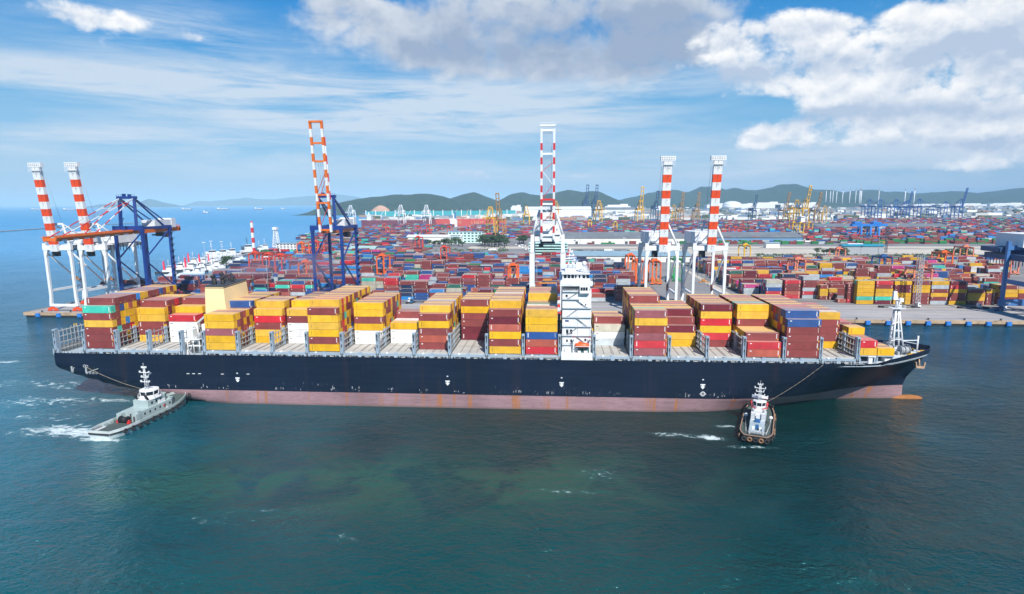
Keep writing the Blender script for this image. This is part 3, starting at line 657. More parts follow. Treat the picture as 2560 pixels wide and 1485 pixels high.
for px in (430, 508, 560, 700, 840, 885, 970, 1060, 1150, 1290, 1380, 1465, 1720, 1800):
    c = onY(px, 978, Y0); b = SB(); rr = random.Random(px)
    for k in range(5):
        x = c.x+rr.uniform(-2.2, 2.2); z0 = 6.1+rr.uniform(0, 1.2); b.box(x-rr.uniform(.03, .22), x+.06, Y0-.03, Y0-.003, z0, z0+rr.uniform(.15, 1.1))
    b.build('draught_marks', paint('worn_marking', (.42, .43, .45), .7))
for px, py in [(2046, 982), (2140, 955), (2160, 949), (2224, 938)]:
    c = onY(px, py, Y0)
# openings in the stern quarter with mooring gear behind
for x0, x1, z0, z1 in [(-199.5, -197.6, 12.2, 14.8), (-193.3, -187.2, 11.6, 14.4)]:
    b = SB(); b.box(x0, x1, Y0-.05, Y0-.004, z0, z1); b.build('mooring_opening', GLASS)
    b = SB(); b.box(x0+.15, x0+.9, Y0-.12, Y0-.06, z0+.3, z1-.1); b.bar((x0+1, Y0-.1, z0+.6), (x1-.2, Y0-.1, z1-.5), .25, .3)
    for k in range(int((x1-x0)/1.4)): b.ring((x0+.8+k*1.4, Y0-.12, z0+.35), (0, 1, 0), .38, .12, 10, 5)
    b.build('fairlead', STEEL)
for px, py in [(211, 915), (217, 916)]:
    c = onY(px, py, Y0); b = SB(); b.ring((c.x, Y0-.03, c.z), (0, 1, 0), .5, .14, 12, 5); b.build('fairlead', STEEL)
# bulb, rust coloured tip showing at the waterline
b = SB(); secs = []
for k in range(15):
    t = k/14; X = 138+t*14; r_ = 1.75*math.sqrt(max(0, 1-max(0, (t-.55)/.45)**2))*min(1, .25+t*1.6); secs.append([(X, YC+r_*.82*math.cos(a*math.pi/8), -.3+r_*1.02*math.sin(a*math.pi/8)) for a in range(17)])
b.loft(secs, 0, True); b.build('bulbous_bow', paint('rusty_orange_bulb', (.28, .10, .016), .7, .25, .6, (.3, .1, .03), .6))
# deck and its grey fittings
DECKM = paint('deck_grey', (.33, .40, .47), .7, .12, .15, (.28, .2, .15), .4)
HATCHM = paint('hatch_grey', (.42, .41, .385), .75, .1, .12, (.30, .17, .10), .6)
b = SB(); pts = [(-205.8, YC-HB+.15), (40, YC-HB+.15)]
xs_ = [60, 80, 100, 110, 116, 122, 128, 134, 140, 145, 149, 151]
pts += [(x, YC-half(x, 19.5)+.12) for x in xs_]+[(151.5, YC)]+[(x, YC+half(x, 19.5)-.12) for x in reversed(xs_)]+[(40, YC+HB-.15), (-205.8, YC+HB-.15)]
b.prism(pts, 19.0, DZ); b.build('deck', DECKM)
FOREM = paint('forecastle_deck', (.50, .56, .60), .7, .12, .2, (.4, .3, .2), .4)
POST = [137, 213.7, 293.8, 374, 455, 512, 595.5, 680.5, 767.7, 855, 944, 1035, 1124, 1216.7, 1308, 1399, 1485, 1577.7, 1673, 1767.5, 1860, 1960, 2052, 2148.5]
PX = [onY(p, 900, Y0).x for p in POST]; PX[0] = -205.2
def bridge_frame(X, last=False, wide=HB):
    b = SB(); yn, yf = YC-wide, YC+wide; zt = 29.6
    for y in (yn+.1, yf-2.1):                       # end towers
        b.box(X-.55, X-.25, y, y+2, DZ, zt); b.box(X+.25, X+.55, y, y+2, DZ, zt); b.box(X-.25, X+.25, y+.4, y+1.6, DZ, zt-.3)
        for z in (24.4, 27): b.box(X-.25, X+.25, y-.01, y+.4, z, z+.9, 1)
        b.box(X-1.25, X+1.25, y, y+.5, DZ, 21.9); b.box(X-.35, X+.35, y-.02, y, DZ+.5, DZ+1.8, 1); b.box(X-.6, X+.6, y-.05, y+2, zt, zt+.5); b.box(X-.35, X+.35, y-.07, y-.05, zt-1.2, zt-.1, 1)
    n = 17
    for k in range(1, n):
        y = yn+2+(yf-yn-4)*k/n; b.box(X-.13, X+.13, y-.1, y+.1, DZ+2.6, zt-.6+.9*(k % 2), 3)
    for z in (24.2, 26.4, 28.7): b.box(X-.36, X+.36, yn+2.1, yf-2.1, z, z+.12, 3)
    b.box(X-.3, X+.3, yn+2.1, yf-2.1, DZ, 22.6, 3)
    for y in (yn+11, yn+12.2, yf-12, yf-10.8): b.box(X-.25, X+.25, y-.3, y+.3, DZ, zt)
    for y in (yn+11, yn+12.2): b.box(X-.2, X+.2, y-.15, y+.15, zt+.01, zt+.7, 2)
    b.build('lashing_bridge', [GREYBLUE, DARK, YELLOW, paint('lattice_grey', (.27, .28, .28), .6, .2, .4, RUST, .4)])
for i, X in enumerate(PX): bridge_frame(X, wide=HB if i < 22 else (22.6 if i < 23 else 21.6))
def bay_fit(a, c, yb=HB):
    """hatch covers and the raised coaming with its pillars between two lashing bridges"""
    yn, yf = YC-yb, YC+yb; b = SB(); b.box(a+.9, c-.9, yn+1.0, yf-1.0, 21.5, HZ)
    L = c-a-1.8; 
    for t in (.25, .5, .75): b.box(a+.9+L*t-.09, a+.9+L*t+.09, yn+1.4, yf-1.4, HZ+.002, HZ+.1, 1)
    b.box(a+.9+L*.5+.5, a+.9+L*.5+.62, yn+1.4, yf-1.4, HZ+.002, HZ+.09, 1)
    for k in range(1, 4): b.box(a+1, c-1, yn+1+k*(2*yb-2)/4-.06, yn+1+k*(2*yb-2)/4+.06, HZ+.004, HZ+.06, 1)
    for k in range(9):
        for x in (a+1.25, c-1.55): b.box(x, x+.3, yn+1.3+k*5.04, yn+1.6+k*5.04, HZ+.001, HZ+.16)
    b.build('hatch_cover', [HATCHM, paint('hatch_gap', (.12, .1, .09), .8)])
    b = SB(); b.box(a+.6, c-.6, yn+2.2, yn+2.5, DZ, 21.49); b.box(a+1.3, c-1.3, yn+.12, yn+1.2, 21.0, 21.75); b.box(a+1.3, c-1.3, yn+.12, yn+.2, DZ+.02, DZ+.25)
    m_ = (a+c)/2; b.box(m_-.7, m_+.7, yn+.08, yn+.9, DZ, 22.2)
    for x in (a+2.2, a+4.4, c-4.4, c-2.4): b.box(x-.09, x+.09, yn+.1, yn+.3, DZ, 21)
    for x0, x1 in ((a+1.6, m_-2.4), (m_+1.2, c-3.4)): b.box(x0, x1, yn+2.12, yn+2.19, DZ+.5, DZ+1.35, 1)
    b.box(m_+2.2, m_+3.7, yn+.15, yn+.6, DZ+.2, DZ+1, 2); b.box(a+2.6, a+3.8, yn+.5, yn+1.4, DZ+.02, DZ+.75, 3); b.box(m_-4, m_-3.2, yn+.3, yn+1.0, 21.76, 22.15, 4)
    b.build('hatch_coaming', [GREYBLUE, DARK, HATCHM, STEEL, WHITE])
bays = [i for i in range(1, 23) if i not in (4, 15)]
for i in bays: bay_fit(PX[i], PX[i+1], HB if i < 22 else 21.9)
b = SB()
for z in (20.2, 20.9):
    b.tube((-205, YC-HB+.1, z), (2, YC-HB+.1, z), .05, 4); b.tube((15, YC-HB+.1, z), (116, YC-HB+.1, z), .05, 4); b.tube((-205.8, YC-HB+.1, z), (-205.8, YC+HB-.1, z), .05, 4)
for k in range(160):
    X = -205+k*2.0
    if not 2 < X < 15: b.tube((X, YC-HB+.1, DZ), (X, YC-HB+.1, 20.95), .05, 4)
b.build('railing', WHITE)
# engine casing and funnel between the third and fourth bays
b = SB(); b.box(PX[4]+.8, PX[5]-.8, YC-9, YC+9, DZ, 30); b.build('engine_casing', WHITE)
fx0, fx1, fy0, fy1 = -146.3, -138.3, 236.2, 254.8
b = SB(); b.hexa([(fx0-.9, fy0-1.2, DZ), (fx1+1.6, fy0-1.2, DZ), (fx1+1.6, fy1+2.2, DZ), (fx0-.9, fy1+2.2, DZ), (fx0, fy0, 46.4), (fx1, fy0, 46.4), (fx1, fy1, 47.0), (fx0, fy1, 47.0)])
fun = b.build('funnel', CREAM)
def fb_(z0, z1, e, name, m):
    b = SB(); b.hexa([(fx0-e, fy0-e, z0), (fx1+e, fy0-e, z0), (fx1+e, fy1+e, z0+.6), (fx0-e, fy1+e, z0+.6), (fx0-e, fy0-e, z1), (fx1+e, fy0-e, z1), (fx1+e, fy1+e, z1+.6), (fx0-e, fy1+e, z1+.6)]); b.build(name, m, fun)
def kid(mb, name, m, parent):     # a sub-part: the parent sits at the ship's origin with no offset of its own
    mb.v = [(x-SO.x, y-SO.y, z-SO.z) for x, y, z in mb.v]; return MB.build(mb, name, m, parent)
fb_(45.7, 45.95, .06, 'funnel_band', DARK); fb_(46.42, 46.75, .25, 'funnel_rim', DARK)
for x, y, h, r_ in [(-144.6, 240.5, 50.6, 1.0), (-143.2, 244.5, 51.2, .9), (-141.2, 241, 49.8, .7), (-140.4, 247, 50.6, .8), (-144, 249.5, 49.8, .9), (-141.8, 251.5, 49.2, .6)]:
    b = MB(); b.tube((x, y, 45), (x, y, h-1), r_, 10); b.tube((x, y, h-1), (x-.7, y-.3, h+.2), r_, 10); kid(b, 'exhaust_pipe', BLACK, fun)
b = SB(); b.box(-149.4, -146.8, 226, 229, 26.4, 30.2); b.box(-149.2, -144, 226, 227, 23.2, 23.6); b.box(-149.8, -144, 225.4, 230, 26.0, 26.39)
for x in (-149.4, -146.9, -144.4): b.tube((x, 225.9, DZ), (x, 225.9, 26), .16, 6)
for z in (26.9, 27.5): b.tube((-149.7, 225.4, z), (-144, 225.4, z), .06, 4)
b.tube((-148.4, 231.5, DZ), (-148.4, 231.5, 32), .55, 8); b.bar((-148.4, 231.5, 31.5), (-142, 228, 35.6), .6, .7); b.bar((-148.4, 231.5, 31.8), (-153.5, 233, 31.6), .5, .5)
b.bar((-149.5, 225.6, DZ), (-146, 225.6, 26), .5, .15); b.box(-152, -150.2, 227, 229.6, DZ, 21.4)
b.tube((-145.2, 227.5, 26.4), (-145.2, 227.5, 28.6), .9, 10, 1); b.build('stores_crane', [WHITE, STEEL])
# white deckhouse
HX0, HX1 = 2.9, 14.1; hy0, hy1, hw = Y0+2.2, Y0+43.4, Y0+1.9
b = SB(); b.box(HX0-.2, HX1+.6, Y0+.06, YC+HB-.06, DZ, 23); house0 = None
b.box(HX0+.1, HX1-.1, hw, hy1-1, 23, 47.2); b.box(HX0-1.0, HX1+.2, Y0+.5, YC+HB-.5, 49.1, 49.6)      # tower, wing deck
b.box(HX0+.1, HX1-1.2, hy0+4, hy1-4, 49.6, 53.1); b.box(HX0-.3, HX1-.6, hy0+3, hy1-3, 53.1, 53.5)
b.box(HX0-.8, HX1+.4, Y0+.4, Y0+5, 49.6, 50.6); b.box(HX0+6.6, HX1-1, Y0+.3, Y0+5.5, 46.4, 49.1)
b.hexa([(HX0+6.8, Y0+3.5, 44.6), (HX1-1.2, Y0+3.5, 44.6), (HX1-1.2, Y0+5.5, 44.6), (HX0+6.8, Y0+5.5, 44.6), (HX0+6.6, Y0+.5, 46.4), (HX1-1, Y0+.5, 46.4), (HX1-1, Y0+5.5, 46.4), (HX0+6.6, Y0+5.5, 46.4)])
b.box(HX0-.6, HX1-.4, Y0+1.0, Y0+6, 50.6, 50.8)
dh = b.build('deckhouse', WHITE)
lv = [26.0, 29.6, 33.2, 36.8, 40.4, 43.8, 46.8]
for k, z in enumerate(lv):
    b = MB(); xa = HX0 if k % 2 else HX0+.1; xb = HX1-(0 if k not in (5, 6) else 4.5); b.box(xa, xb, Y0+1.15, hw-.005, z, z+.14); kid(b, 'gallery', paint('gallery_grey', (.6, .62, .65), .6), dh)
    b = MB()
    for q in (.55, 1.05): b.tube((xa, Y0+1.2, z+q), (xb, Y0+1.2, z+q), .04, 4)
    for q in range(8): b.tube((xa+(xb-xa)*q/7, Y0+1.2, z), (xa+(xb-xa)*q/7, Y0+1.2, z+1.05), .04, 4)
    kid(b, 'railing', WHITE, dh)
    if k < 6:
        b = MB(); s_ = 1 if k % 2 else -1; xm = HX0+(4 if k % 2 else 7.5); b.bar((xm-s_*2.2, Y0+1.55, z+.2), (xm+s_*2.2, Y0+1.55, lv[k+1]), .5, .14); kid(b, 'stair', STEEL, dh)
for x0, x1, z0, z1, y in [(4.5, 5.4, 30.2, 32, 0), (6.0, 6.9, 30.2, 32, 0), (4.6, 5.2, 27, 28, 0), (6.2, 6.8, 27, 28, 0), (11.6, 12.3, 27.4, 28.4, 0), (10.3, 10.7, 41.4, 42.1, 0), (11.7, 12.1, 41.4, 42.1, 0), (4.2, 5.0, 44.6, 45.6, 0), (8.2, 8.6, 47.4, 48.2, 0)]:
    b = MB(); b.box(x0, x1, hw-.09, hw-.005, z0, z1); kid(b, 'window', GLASS, dh)
for k in range(7):
    x = HX0+.6+k*1.45; wd = 1.1 if k not in (3, 4) else .6; b = MB(); b.box(x, x+wd, hy0+3.9, hy0+3.99, 51.4, 52.7); kid(b, 'window', GLASS, dh)
for k in range(5):
    x = HX0+6.9+k*.95
    if x < HX1-1.6: b = MB(); b.box(x, x+.8, Y0+.2, Y0+.29, 47.5, 48.7); kid(b, 'window', GLASS, dh)
for k in range(14):
    y = hy0+5+k*2.3; b = MB(); b.box(HX1-1.21, HX1-1.12, y, y+1.8, 51.4, 52.6); kid(b, 'window', GLASS, dh)
b = MB()
for q in (50.2, 51.3):
    pass
for z in (54.0, 54.6): b.tube((HX0-.2, hy0+3.1, z), (HX1-.7, hy0+3.1, z), .05, 4); b.tube((HX1-.7, hy0+3.1, z), (HX1-.7, hy1-3, z), .05, 4)
for q in range(9): b.tube((HX0-.2+q*1.3, hy0+3.1, 53.5), (HX0-.2+q*1.3, hy0+3.1, 54.6), .05, 4)
kid(b, 'railing', WHITE, dh)
b = SB(); mx, my = 6.2, 236
b.box(mx-2, mx+2, my-2, my+2, 53.5, 54.6); b.tube((mx-1, my, 54), (mx-.2, my, 62.5), .45, 8, 0, .2); b.tube((mx+1.2, my, 54), (mx+.2, my, 59.5), .3, 8, 0, .2)
for z, wd in ((56.2, 1.6), (57.8, 1.9), (59.6, 1.4), (61, .9)): b.box(mx-wd, mx+wd, my-.7, my+.7, z, z+.2); b.box(mx-wd, mx-wd+.5, my-.5, my+.5, z+.2, z+.9, 1); b.box(mx+wd-.6, mx+wd, my-.5, my+.5, z+.2, z+.8)
b.bar((mx-1.9, my-.8, 58.6), (mx+1.9, my-.6, 58.9), .3, .4); b.box(mx+2.2, mx+4.4, my-1, my+1, 54.2, 57, 0); b.build('radar_mast', [WHITE, RED])
b = SB(); b.tube((11.4, 231.5, 53.5), (11.4, 231.5, 56.2), .28, 8); b.ball((11.4, 231.5, 57), 1.0, 0, 12, 8); b.build('satellite_dome', WHITE)
b = MB(); b.box(4.1, 5.5, hw-.06, hw-.004, 35.0, 35.7); kid(b, 'sign_plate', paint('sign_blue', (.03, .06, .2), .5), dh)
for x, z0, z1 in ((3.4, 24, 46), (8.9, 30, 46), (13.6, 24, 43)): b = MB(); b.tube((x, hw-.1, z0), (x, hw-.1, z1), .07, 5); kid(b, 'pipe', paint('gallery_grey', (.6, .62, .65), .6), dh)
for x, z in ((8.9, 27.2), (8.9, 30.8), (8.9, 34.4), (8.9, 38), (8.9, 41.6)): b = MB(); b.box(x-.9, x-.25, hw-.05, hw-.004, z-.9, z+.9); kid(b, 'door', paint('gallery_grey', (.6, .62, .65), .6), dh)
b = SB(); b.tube((13.3, 230.5, 53.5), (13.3, 230.5, 57.6), .07, 5); b.tube((12.2, 229.5, 53.5), (12.2, 229.5, 56.4), .07, 5); b.build('aerial', WHITE)
# orange lifeboat in its white davits
b = SB(); secs = []
for k in range(13):
    t = -1+k/6; X = 10.6+t*2.75; wv = 1.35*math.sqrt(max(0.02, 1-abs(t)**2.6)); row = []
    for q in range(13):
        a = 2*math.pi*q/12; sv = math.sin(a); row.append((X, Y0+.2+wv*math.cos(a), 26.1+(1.0 if sv < 0 else 1.05)*sv*(.55+.45*math.sqrt(max(0, 1-abs(t)**3)))))
    secs.append(row)
b.loft(secs, 0, True, None, True, True); b.box(9.2, 10.6, Y0-.3, Y0+.7, 26.9, 27.45); lb = b.build('lifeboat', paint('lifeboat_orange', (.8, .10, .015), .4, .05))
b = MB(); b.box(7.9, 13.3, Y0-1.18, Y0-1.08, 25.9, 26.1); kid(b, 'rubbing_strip', WHITE, lb)
for x in (7.4, 13.6):
    b = SB(); b.box(x-.28, x+.28, Y0+.3, Y0+1.0, 22.98, 28.6); b.bar((x, Y0+.6, 28.4), (x, Y0-1.0, 28.9), .5, .5); b.tube((x, Y0+.2, 28.8), (x, Y0+.2, 29.9), .12, 6, 1); b.build('davit', [WHITE, RED])
b = SB()
for x in (9.2, 11.6): b.box(x, x+2.1, Y0+.8, Y0+.9, 23.2, 25.0)
b.build('boat_deck_door', paint('green_glass', (.05, .13, .13), .3))
for q in ((4, 6.2, Y0+.8, Y0+2, 23.01, 24.6), (9, 10.2, Y0+.3, Y0+.75, 23.01, 23.9), (11.4, 12.8, Y0+.3, Y0+.75, 23.01, 23.9)): b = SB(); b.box(*q); b.build('locker', WHITE)
b = SB(); b.box(-26, 2.0, Y0+.3, Y0+1.4, 20.9, 21.25); b.bar((-20, Y0+.25, 21.4), (2, Y0+.25, 21.4), .5, .3); b.build('gangway', HATCHM)
# forecastle: foremast, windlasses, winches, bollards, bulwark
b = SB(); fm = Vector((139.4, YC, 20.8))
for dx, dy in ((-2.2, -1.6), (2.1, -1.6), (2.1, 1.6), (-2.2, 1.6)):
    b.tube((fm.x+dx, fm.y+dy, 19.5), (fm.x-1.3+dx*.3, fm.y+dy*.3, 37.6), .42 if dx < 0 else .3, 8)
for k in range(5):
    t = (k+.6)/5.2; q = 1-.7*t; z = 19.5+18*t
    P_ = [(fm.x-1.3*t+dx*q, fm.y+dy*q, z) for dx, dy in ((-2.2, -1.6), (2.1, -1.6), (2.1, 1.6), (-2.2, 1.6))]
    for a in range(4): b.bar(P_[a], P_[(a+1) % 4], .28)
b.tube((fm.x, fm.y-1.6, 19.5), (fm.x-1.0, fm.y-.5, 37.5), .2, 6)
cx_ = fm.x-1.4; b.box(cx_-2.6, cx_+2.6, fm.y-1.8, fm.y+1.8, 37.6, 37.8); b.tube((cx_, fm.y, 37.6), (cx_-.5, fm.y, 43), .55, 8, 0, .35); b.box(cx_-2.0, cx_+.2, fm.y-1, fm.y+1, 41.2, 41.4); b.box(cx_+.6, cx_+2, fm.y-.8, fm.y+.8, 40.3, 41.8)
b.box(cx_-1.9, cx_-.6, fm.y-.6, fm.y+.6, 41.4, 44.6)
for z in (38.4, 38.9):
    for A, B_ in (((-2.6, -1.8), (2.6, -1.8)), ((2.6, -1.8), (2.6, 1.8)), ((-2.6, -1.8), (-2.6, 1.8))): b.tube((cx_+A[0], fm.y+A[1], z), (cx_+B_[0], fm.y+B_[1], z), .07, 4)
for z in (24.5, 31.5): b.box(fm.x-3.6, fm.x-2, fm.y-2, fm.y-.6, z, z+.15); b.box(fm.x-3.6, fm.x-3.5, fm.y-2, fm.y-.6, z, z+1.5)
b.build('foremast', WHITE)
b = SB(); b.tube((147.2, YC-.5, 19.5), (147.2, YC-.5, 26.4), .3, 8); b.bar((147.2, YC-.5, 24.6), (140.6, YC-.5, 24.4), .25, .3); b.bar((147.2, YC-.5, 23), (141.5, YC-.5, 24.2), .15); b.build('jackstaff', WHITE)
for i, (x, y, r_, L) in enumerate([(134, YC-3.5, 1.9, 3.4), (139.5, YC-5.2, 1.8, 3.2), (133.5, YC+8, 1.7, 3), (139, YC+5, 1.6, 3), (145, YC+3, 1.2, 2), (128.5, YC-11.5, 1.5, 3)]):
    b = SB(); b.tube((x-L/2, y, DZ+r_+.3), (x+L/2, y, DZ+r_+.3), r_*.75, 14, 1 if i in (2, 4) else 0)
    for s_ in (-1, 0, 1): b.tube((x+s_*L/2-.1, y, DZ+r_+.3), (x+s_*L/2+.1, y, DZ+r_+.3), r_, 16, 0)
    b.box(x-L/2-1.2, x-L/2-.2, y-.9, y+.9, DZ, DZ+1.6); b.box(x-L/2, x+L/2, y-1, y+1, DZ, DZ+.4); b.build('mooring_winch', [STEEL, DARK])
for x, y in [(142, YC-6.5), (140.4, YC-8), (146.6, YC-3.6), (147.5, YC-4.6), (149, YC-1.5), (146, YC+1.4), (136, YC-12)]:
    b = SB()
    for q in (-.6, .6): b.tube((x+q, y, DZ), (x+q, y, DZ+1.0), .4, 10); b.tube((x+q, y, DZ+1), (x+q, y, DZ+1.2), .52, 10, 1)
    b.build('bollard', [DARK, YELLOW])
b = SB(); b.box(126, 129, YC-17, YC-14, DZ, 21.6); b.box(118, 119.4, YC-21, YC-20.2, DZ, 22.6); b.box(117.6, 120.4, YC-21.4, YC-20.9, 22.6, 22.9); b.box(136.5, 138, YC-4, YC-2, DZ, 21.2); b.box(143, 144, YC-1, YC+1, DZ, 20.8); b.build('deck_locker', [WHITE])
b = SB()
for side in (-1, 1):
    for (z0, z1, th) in ((20.3, 21.3, .14),):
        prev = None
        for k in range(26):
            X = 121+k*31.3/25; hw = half(min(X, 152.35), 20.3); z1_ = 20.3+(X-121)*.035+min(1, (X-121)/5)*.85
            cur = ((X, YC+side*hw, 20.2), (X+.05, YC+side*(hw+.12), z1_))
            if prev: b.poly([prev[0], cur[0], cur[1], prev[1]]); b.poly([(prev[0][0], prev[0][1]-side*.25, 20.2), (prev[1][0], prev[1][1]-side*.3, prev[1][2]), (cur[1][0], cur[1][1]-side*.3, cur[1][2]), (cur[0][0], cur[0][1]-side*.25, 20.2)]); b.poly([prev[1], cur[1], (cur[1][0], cur[1][1]-side*.3, cur[1][2]), (prev[1][0], prev[1][1]-side*.3, prev[1][2])])
            prev = cur
b.build('bulwark', HULL)
b = SB(); pts = [(x, YC-half(x, 20.3)+.35) for x in (122, 126, 130, 134, 138, 142, 146, 149)]+[(151.4, YC)]+[(x, YC+half(x, 20.3)-.35) for x in (149, 146, 142, 138, 134, 130, 126, 122)]
b.prism(pts, 19.55, 19.62); b.build('forecastle_deck', FOREM)
a = onY(2298, 908, YC-4.5); b = SB()
b.tube((a.x-.3, a.y, a.z+2.2), (a.x, a.y-.4, a.z-1.6), .3, 8); b.bar((a.x-1.5, a.y-.5, a.z-1.4), (a.x+1.6, a.y-.5, a.z-1.6), .9, .8); b.bar((a.x-1.5, a.y-.5, a.z-1.4), (a.x-1.7, a.y-.6, a.z+.6), .6, .5); b.bar((a.x+1.6, a.y-.5, a.z-1.6), (a.x+1.9, a.y-.6, a.z+.5), .6, .5)
b.build('anchor', paint('anchor_tan', (.45, .3, .2), .8, .2, 1))
b = SB(); b.box(-205.5, -193.6, YC-HB+.4, YC+HB-.4, DZ+.01, DZ+.05); b.box(-204, -196, YC-6, YC+14, DZ+.06, DZ+2.2)
for k in range(7): b.box(-204+k*1.5, -203.2+k*1.5, YC-21, YC-20.3, DZ+.06, DZ+.9)
b.build('aft_mooring_deck', DECKM)
# furled end platform at the stern: the last lashing bridge carries a tall lattice
b = SB(); X = PX[0]
for z in (21.6, 24.2, 26.8, 29.2): b.tube((X+.8, YC-HB+2, z), (X+.8, YC+HB-2, z), .11, 5)
for k in range(22): b.tube((X+.8, YC-HB+2+k*1.96, DZ), (X+.8, YC-HB+2+k*1.96, 29.6), .09, 5)
b.build('stern_lattice', STEEL)

# ------------------------------------------------------------------ shipping containers
PAL = dict(yel=(.72, .395, .004), br=(.235, .042, .040), orb=(.40, .085, .055), dr=(.15, .010, .024), red=(.56, .014, .028), blu=(.016, .075, .27), nav=(.010, .030, .095),
           lbl=(.02, .24, .62), tea=(.05, .50, .38), grn=(.015, .20, .06), wht=(.74, .75, .74), gry=(.46, .52, .56), bei=(.50, .47, .38), pnk=(.52, .03, .20), dgn=(.02, .12, .09), mau=(.30, .085, .10))
CNAME = dict(yel='yellow', br='brown', orb='rust-orange', dr='maroon', red='red', blu='blue', nav='navy', lbl='azure', tea='turquoise', grn='green', wht='white', gry='grey', bei='beige', pnk='pink', dgn='dark-green', mau='mauve')
def contmat(name, by_object):
    m, nt, b = nodes(name)
    if by_object:
        oi = nt.nodes.new('ShaderNodeObjectInfo'); src, rv = oi.outputs['Color'], oi.outputs['Random']
        off = comb_(nt, math_(nt, 'MULTIPLY', rv, 91), math_(nt, 'MULTIPLY', rv, 57), math_(nt, 'MULTIPLY', rv, 33))
        va = nt.nodes.new('ShaderNodeVectorMath'); va.operation = 'ADD'; nt.links.new(coords(nt), va.inputs[0]); nt.links.new(off, va.inputs[1]); p = va.outputs[0]
    else:
        at = nt.nodes.new('ShaderNodeAttribute'); at.attribute_name = 'Col'; src = at.outputs[0]; p = coords(nt, 'World')
    o = mix(nt, 1.0, src, mix(nt, mapr(nt, noise(nt, p, .35, 4, .6), .3, .7), (.8, .8, .8), (1.12, 1.12, 1.12)), 'MULTIPLY')
    mp = nt.nodes.new('ShaderNodeMapping'); nt.links.new(p, mp.inputs[0]); mp.inputs['Scale'].default_value = (1.6, 1.6, .25)
    o = mix(nt, mapr(nt, noise(nt, mp.outputs[0], 1.0, 5, .65), .58, .76, 0, .28), o, (.16, .085, .05))
    ge = nt.nodes.new('ShaderNodeNewGeometry'); sp = nt.nodes.new('ShaderNodeSeparateXYZ'); nt.links.new(ge.outputs['Normal'], sp.inputs[0])
    dust = math_(nt, 'MULTIPLY', mapr(nt, sp.outputs[2], .5, .8), mapr(nt, noise(nt, p, .5, 4, .6), .3, .7, .28, .52))
    o = mix(nt, dust, o, (.62, .47, .38))
    nt.links.new(o, b.inputs['Base Color']); b.inputs['Roughness'].default_value = .55
    w = nt.nodes.new('ShaderNodeTexWave'); w.bands_direction = 'X'; w.inputs['Scale'].default_value = 1.1; nt.links.new(p, w.inputs['Vector'])
    bp = nt.nodes.new('ShaderNodeBump'); bp.inputs['Strength'].default_value = .25; bp.inputs['Distance'].default_value = .03; nt.links.new(w.outputs[1], bp.inputs['Height']); nt.links.new(bp.outputs[0], b.inputs['Normal'])
    return m
def comb_(nt, x, y, z):
    n = nt.nodes.new('ShaderNodeCombineXYZ')
    for i, v in enumerate((x, y, z)): nt.links.new(v, n.inputs[i])
    return n.outputs[0]
CO, CA = contmat('container_paint', True), contmat('container_paint_mixed', False)
MARKW, MARKY, MARKD = paint('marking_white', (.75, .75, .72), .6), paint('marking_yellow', (.8, .42, .02), .6), paint('marking_dark', (.10, .07, .05), .7)
H_ = 2.83
def cont_mesh(L, kind):
    b = MB(); x = L/2; b.box(-x, x, -1.22, 1.22, 0, H_)
    for sx in (-x+.09, x-.09):                 # corner posts stand a little proud
        for sy in (-1.22, 1.22): b.box(sx-.09, sx+.11 if sx > 0 else sx+.09, sy-.02, sy+.02, .02, H_-.02)
    if kind == 'w':
        for k in range(4): b.box(x-1.0, x-.66, -1.25, -1.225, H_*.26+k*.47, H_*.26+k*.47+.33, 1)
        b.box(x-.62, x-.2, -1.25, -1.225, .18, .6, 2); b.box(-x+.8, -x+1.5, -1.25, -1.225, H_-.75, H_-.45, 1)
        b.box(x+.005, x+.02, -.75, -.35, .3, .7, 2)
    elif kind == 'v':
        for k in range(5): b.box(-x+.7, -x+1.1, -1.25, -1.225, .75+k*.36, 1.0+k*.36, 1)
        for k in range(4): b.box(x-.95, x-.78, -1.25, -1.225, .9+k*.42, 1.15+k*.42, 1)
    elif kind == 'd':
        for k in range(5): b.box(-x+1.1, -x+1.28, -1.25, -1.225, .65+k*.36, .9+k*.36, 1)
    elif kind == 'p':
        b.box(-x+.6, -x+1.7, -1.25, -1.225, H_-.8, H_-.55, 1)
    for s in (-1, 1):                           # door rods on the ends
        for y in (-.8, -.35, .35, .8): b.box(s*x if s > 0 else -x-.03, x+.03 if s > 0 else -x, y-.03, y+.03, .1, H_-.1)
        b.box(x if s > 0 else -x-.012, x+.012 if s > 0 else -x, -.02, .02, .05, H_-.05, 3)
    mk = {'w': MARKW, 'v': MARKW, 'd': MARKD, 'p': MARKD}.get(kind, MARKW)
    return b.mesh('shipping_container', [CO, mk, MARKY, MARKD])
CMESH = {(L, k): cont_mesh(L, k) for L in (12.19, 6.06) for k in 'wvdp'}
def pick(r, wts):
    t = r.random()*sum(wts.values())
    for k, v in wts.items():
        t -= v
        if t <= 0: return k
    return 'br'
SHIPW = dict(yel=.40, br=.36, orb=.06, dr=.06, red=.05, blu=.02, tea=.015, mau=.05, gry=.01)
CONT = []           # every container: (where, x, y, z, length, colour, words that place it)
rs = random.Random(41)
ORD = ['zero', 'first', 'second', 'third', 'fourth', 'fifth', 'sixth', 'seventh', 'eighth', 'ninth', 'tenth', 'eleventh', 'twelfth', 'thirteenth', 'fourteenth', 'fifteenth', 'sixteenth', 'seventeenth', 'eighteenth', 'nineteenth', 'twentieth'] + ['twenty-'+w for w in ('first', 'second', 'third', 'fourth', 'fifth', 'sixth', 'seventh', 'eighth', 'ninth')] + ['thirtieth'] + ['thirty-'+w for w in ('first', 'second', 'third', 'fourth', 'fifth', 'sixth', 'seventh', 'eighth', 'ninth')] + ['fortieth', 'forty-first', 'forty-second']
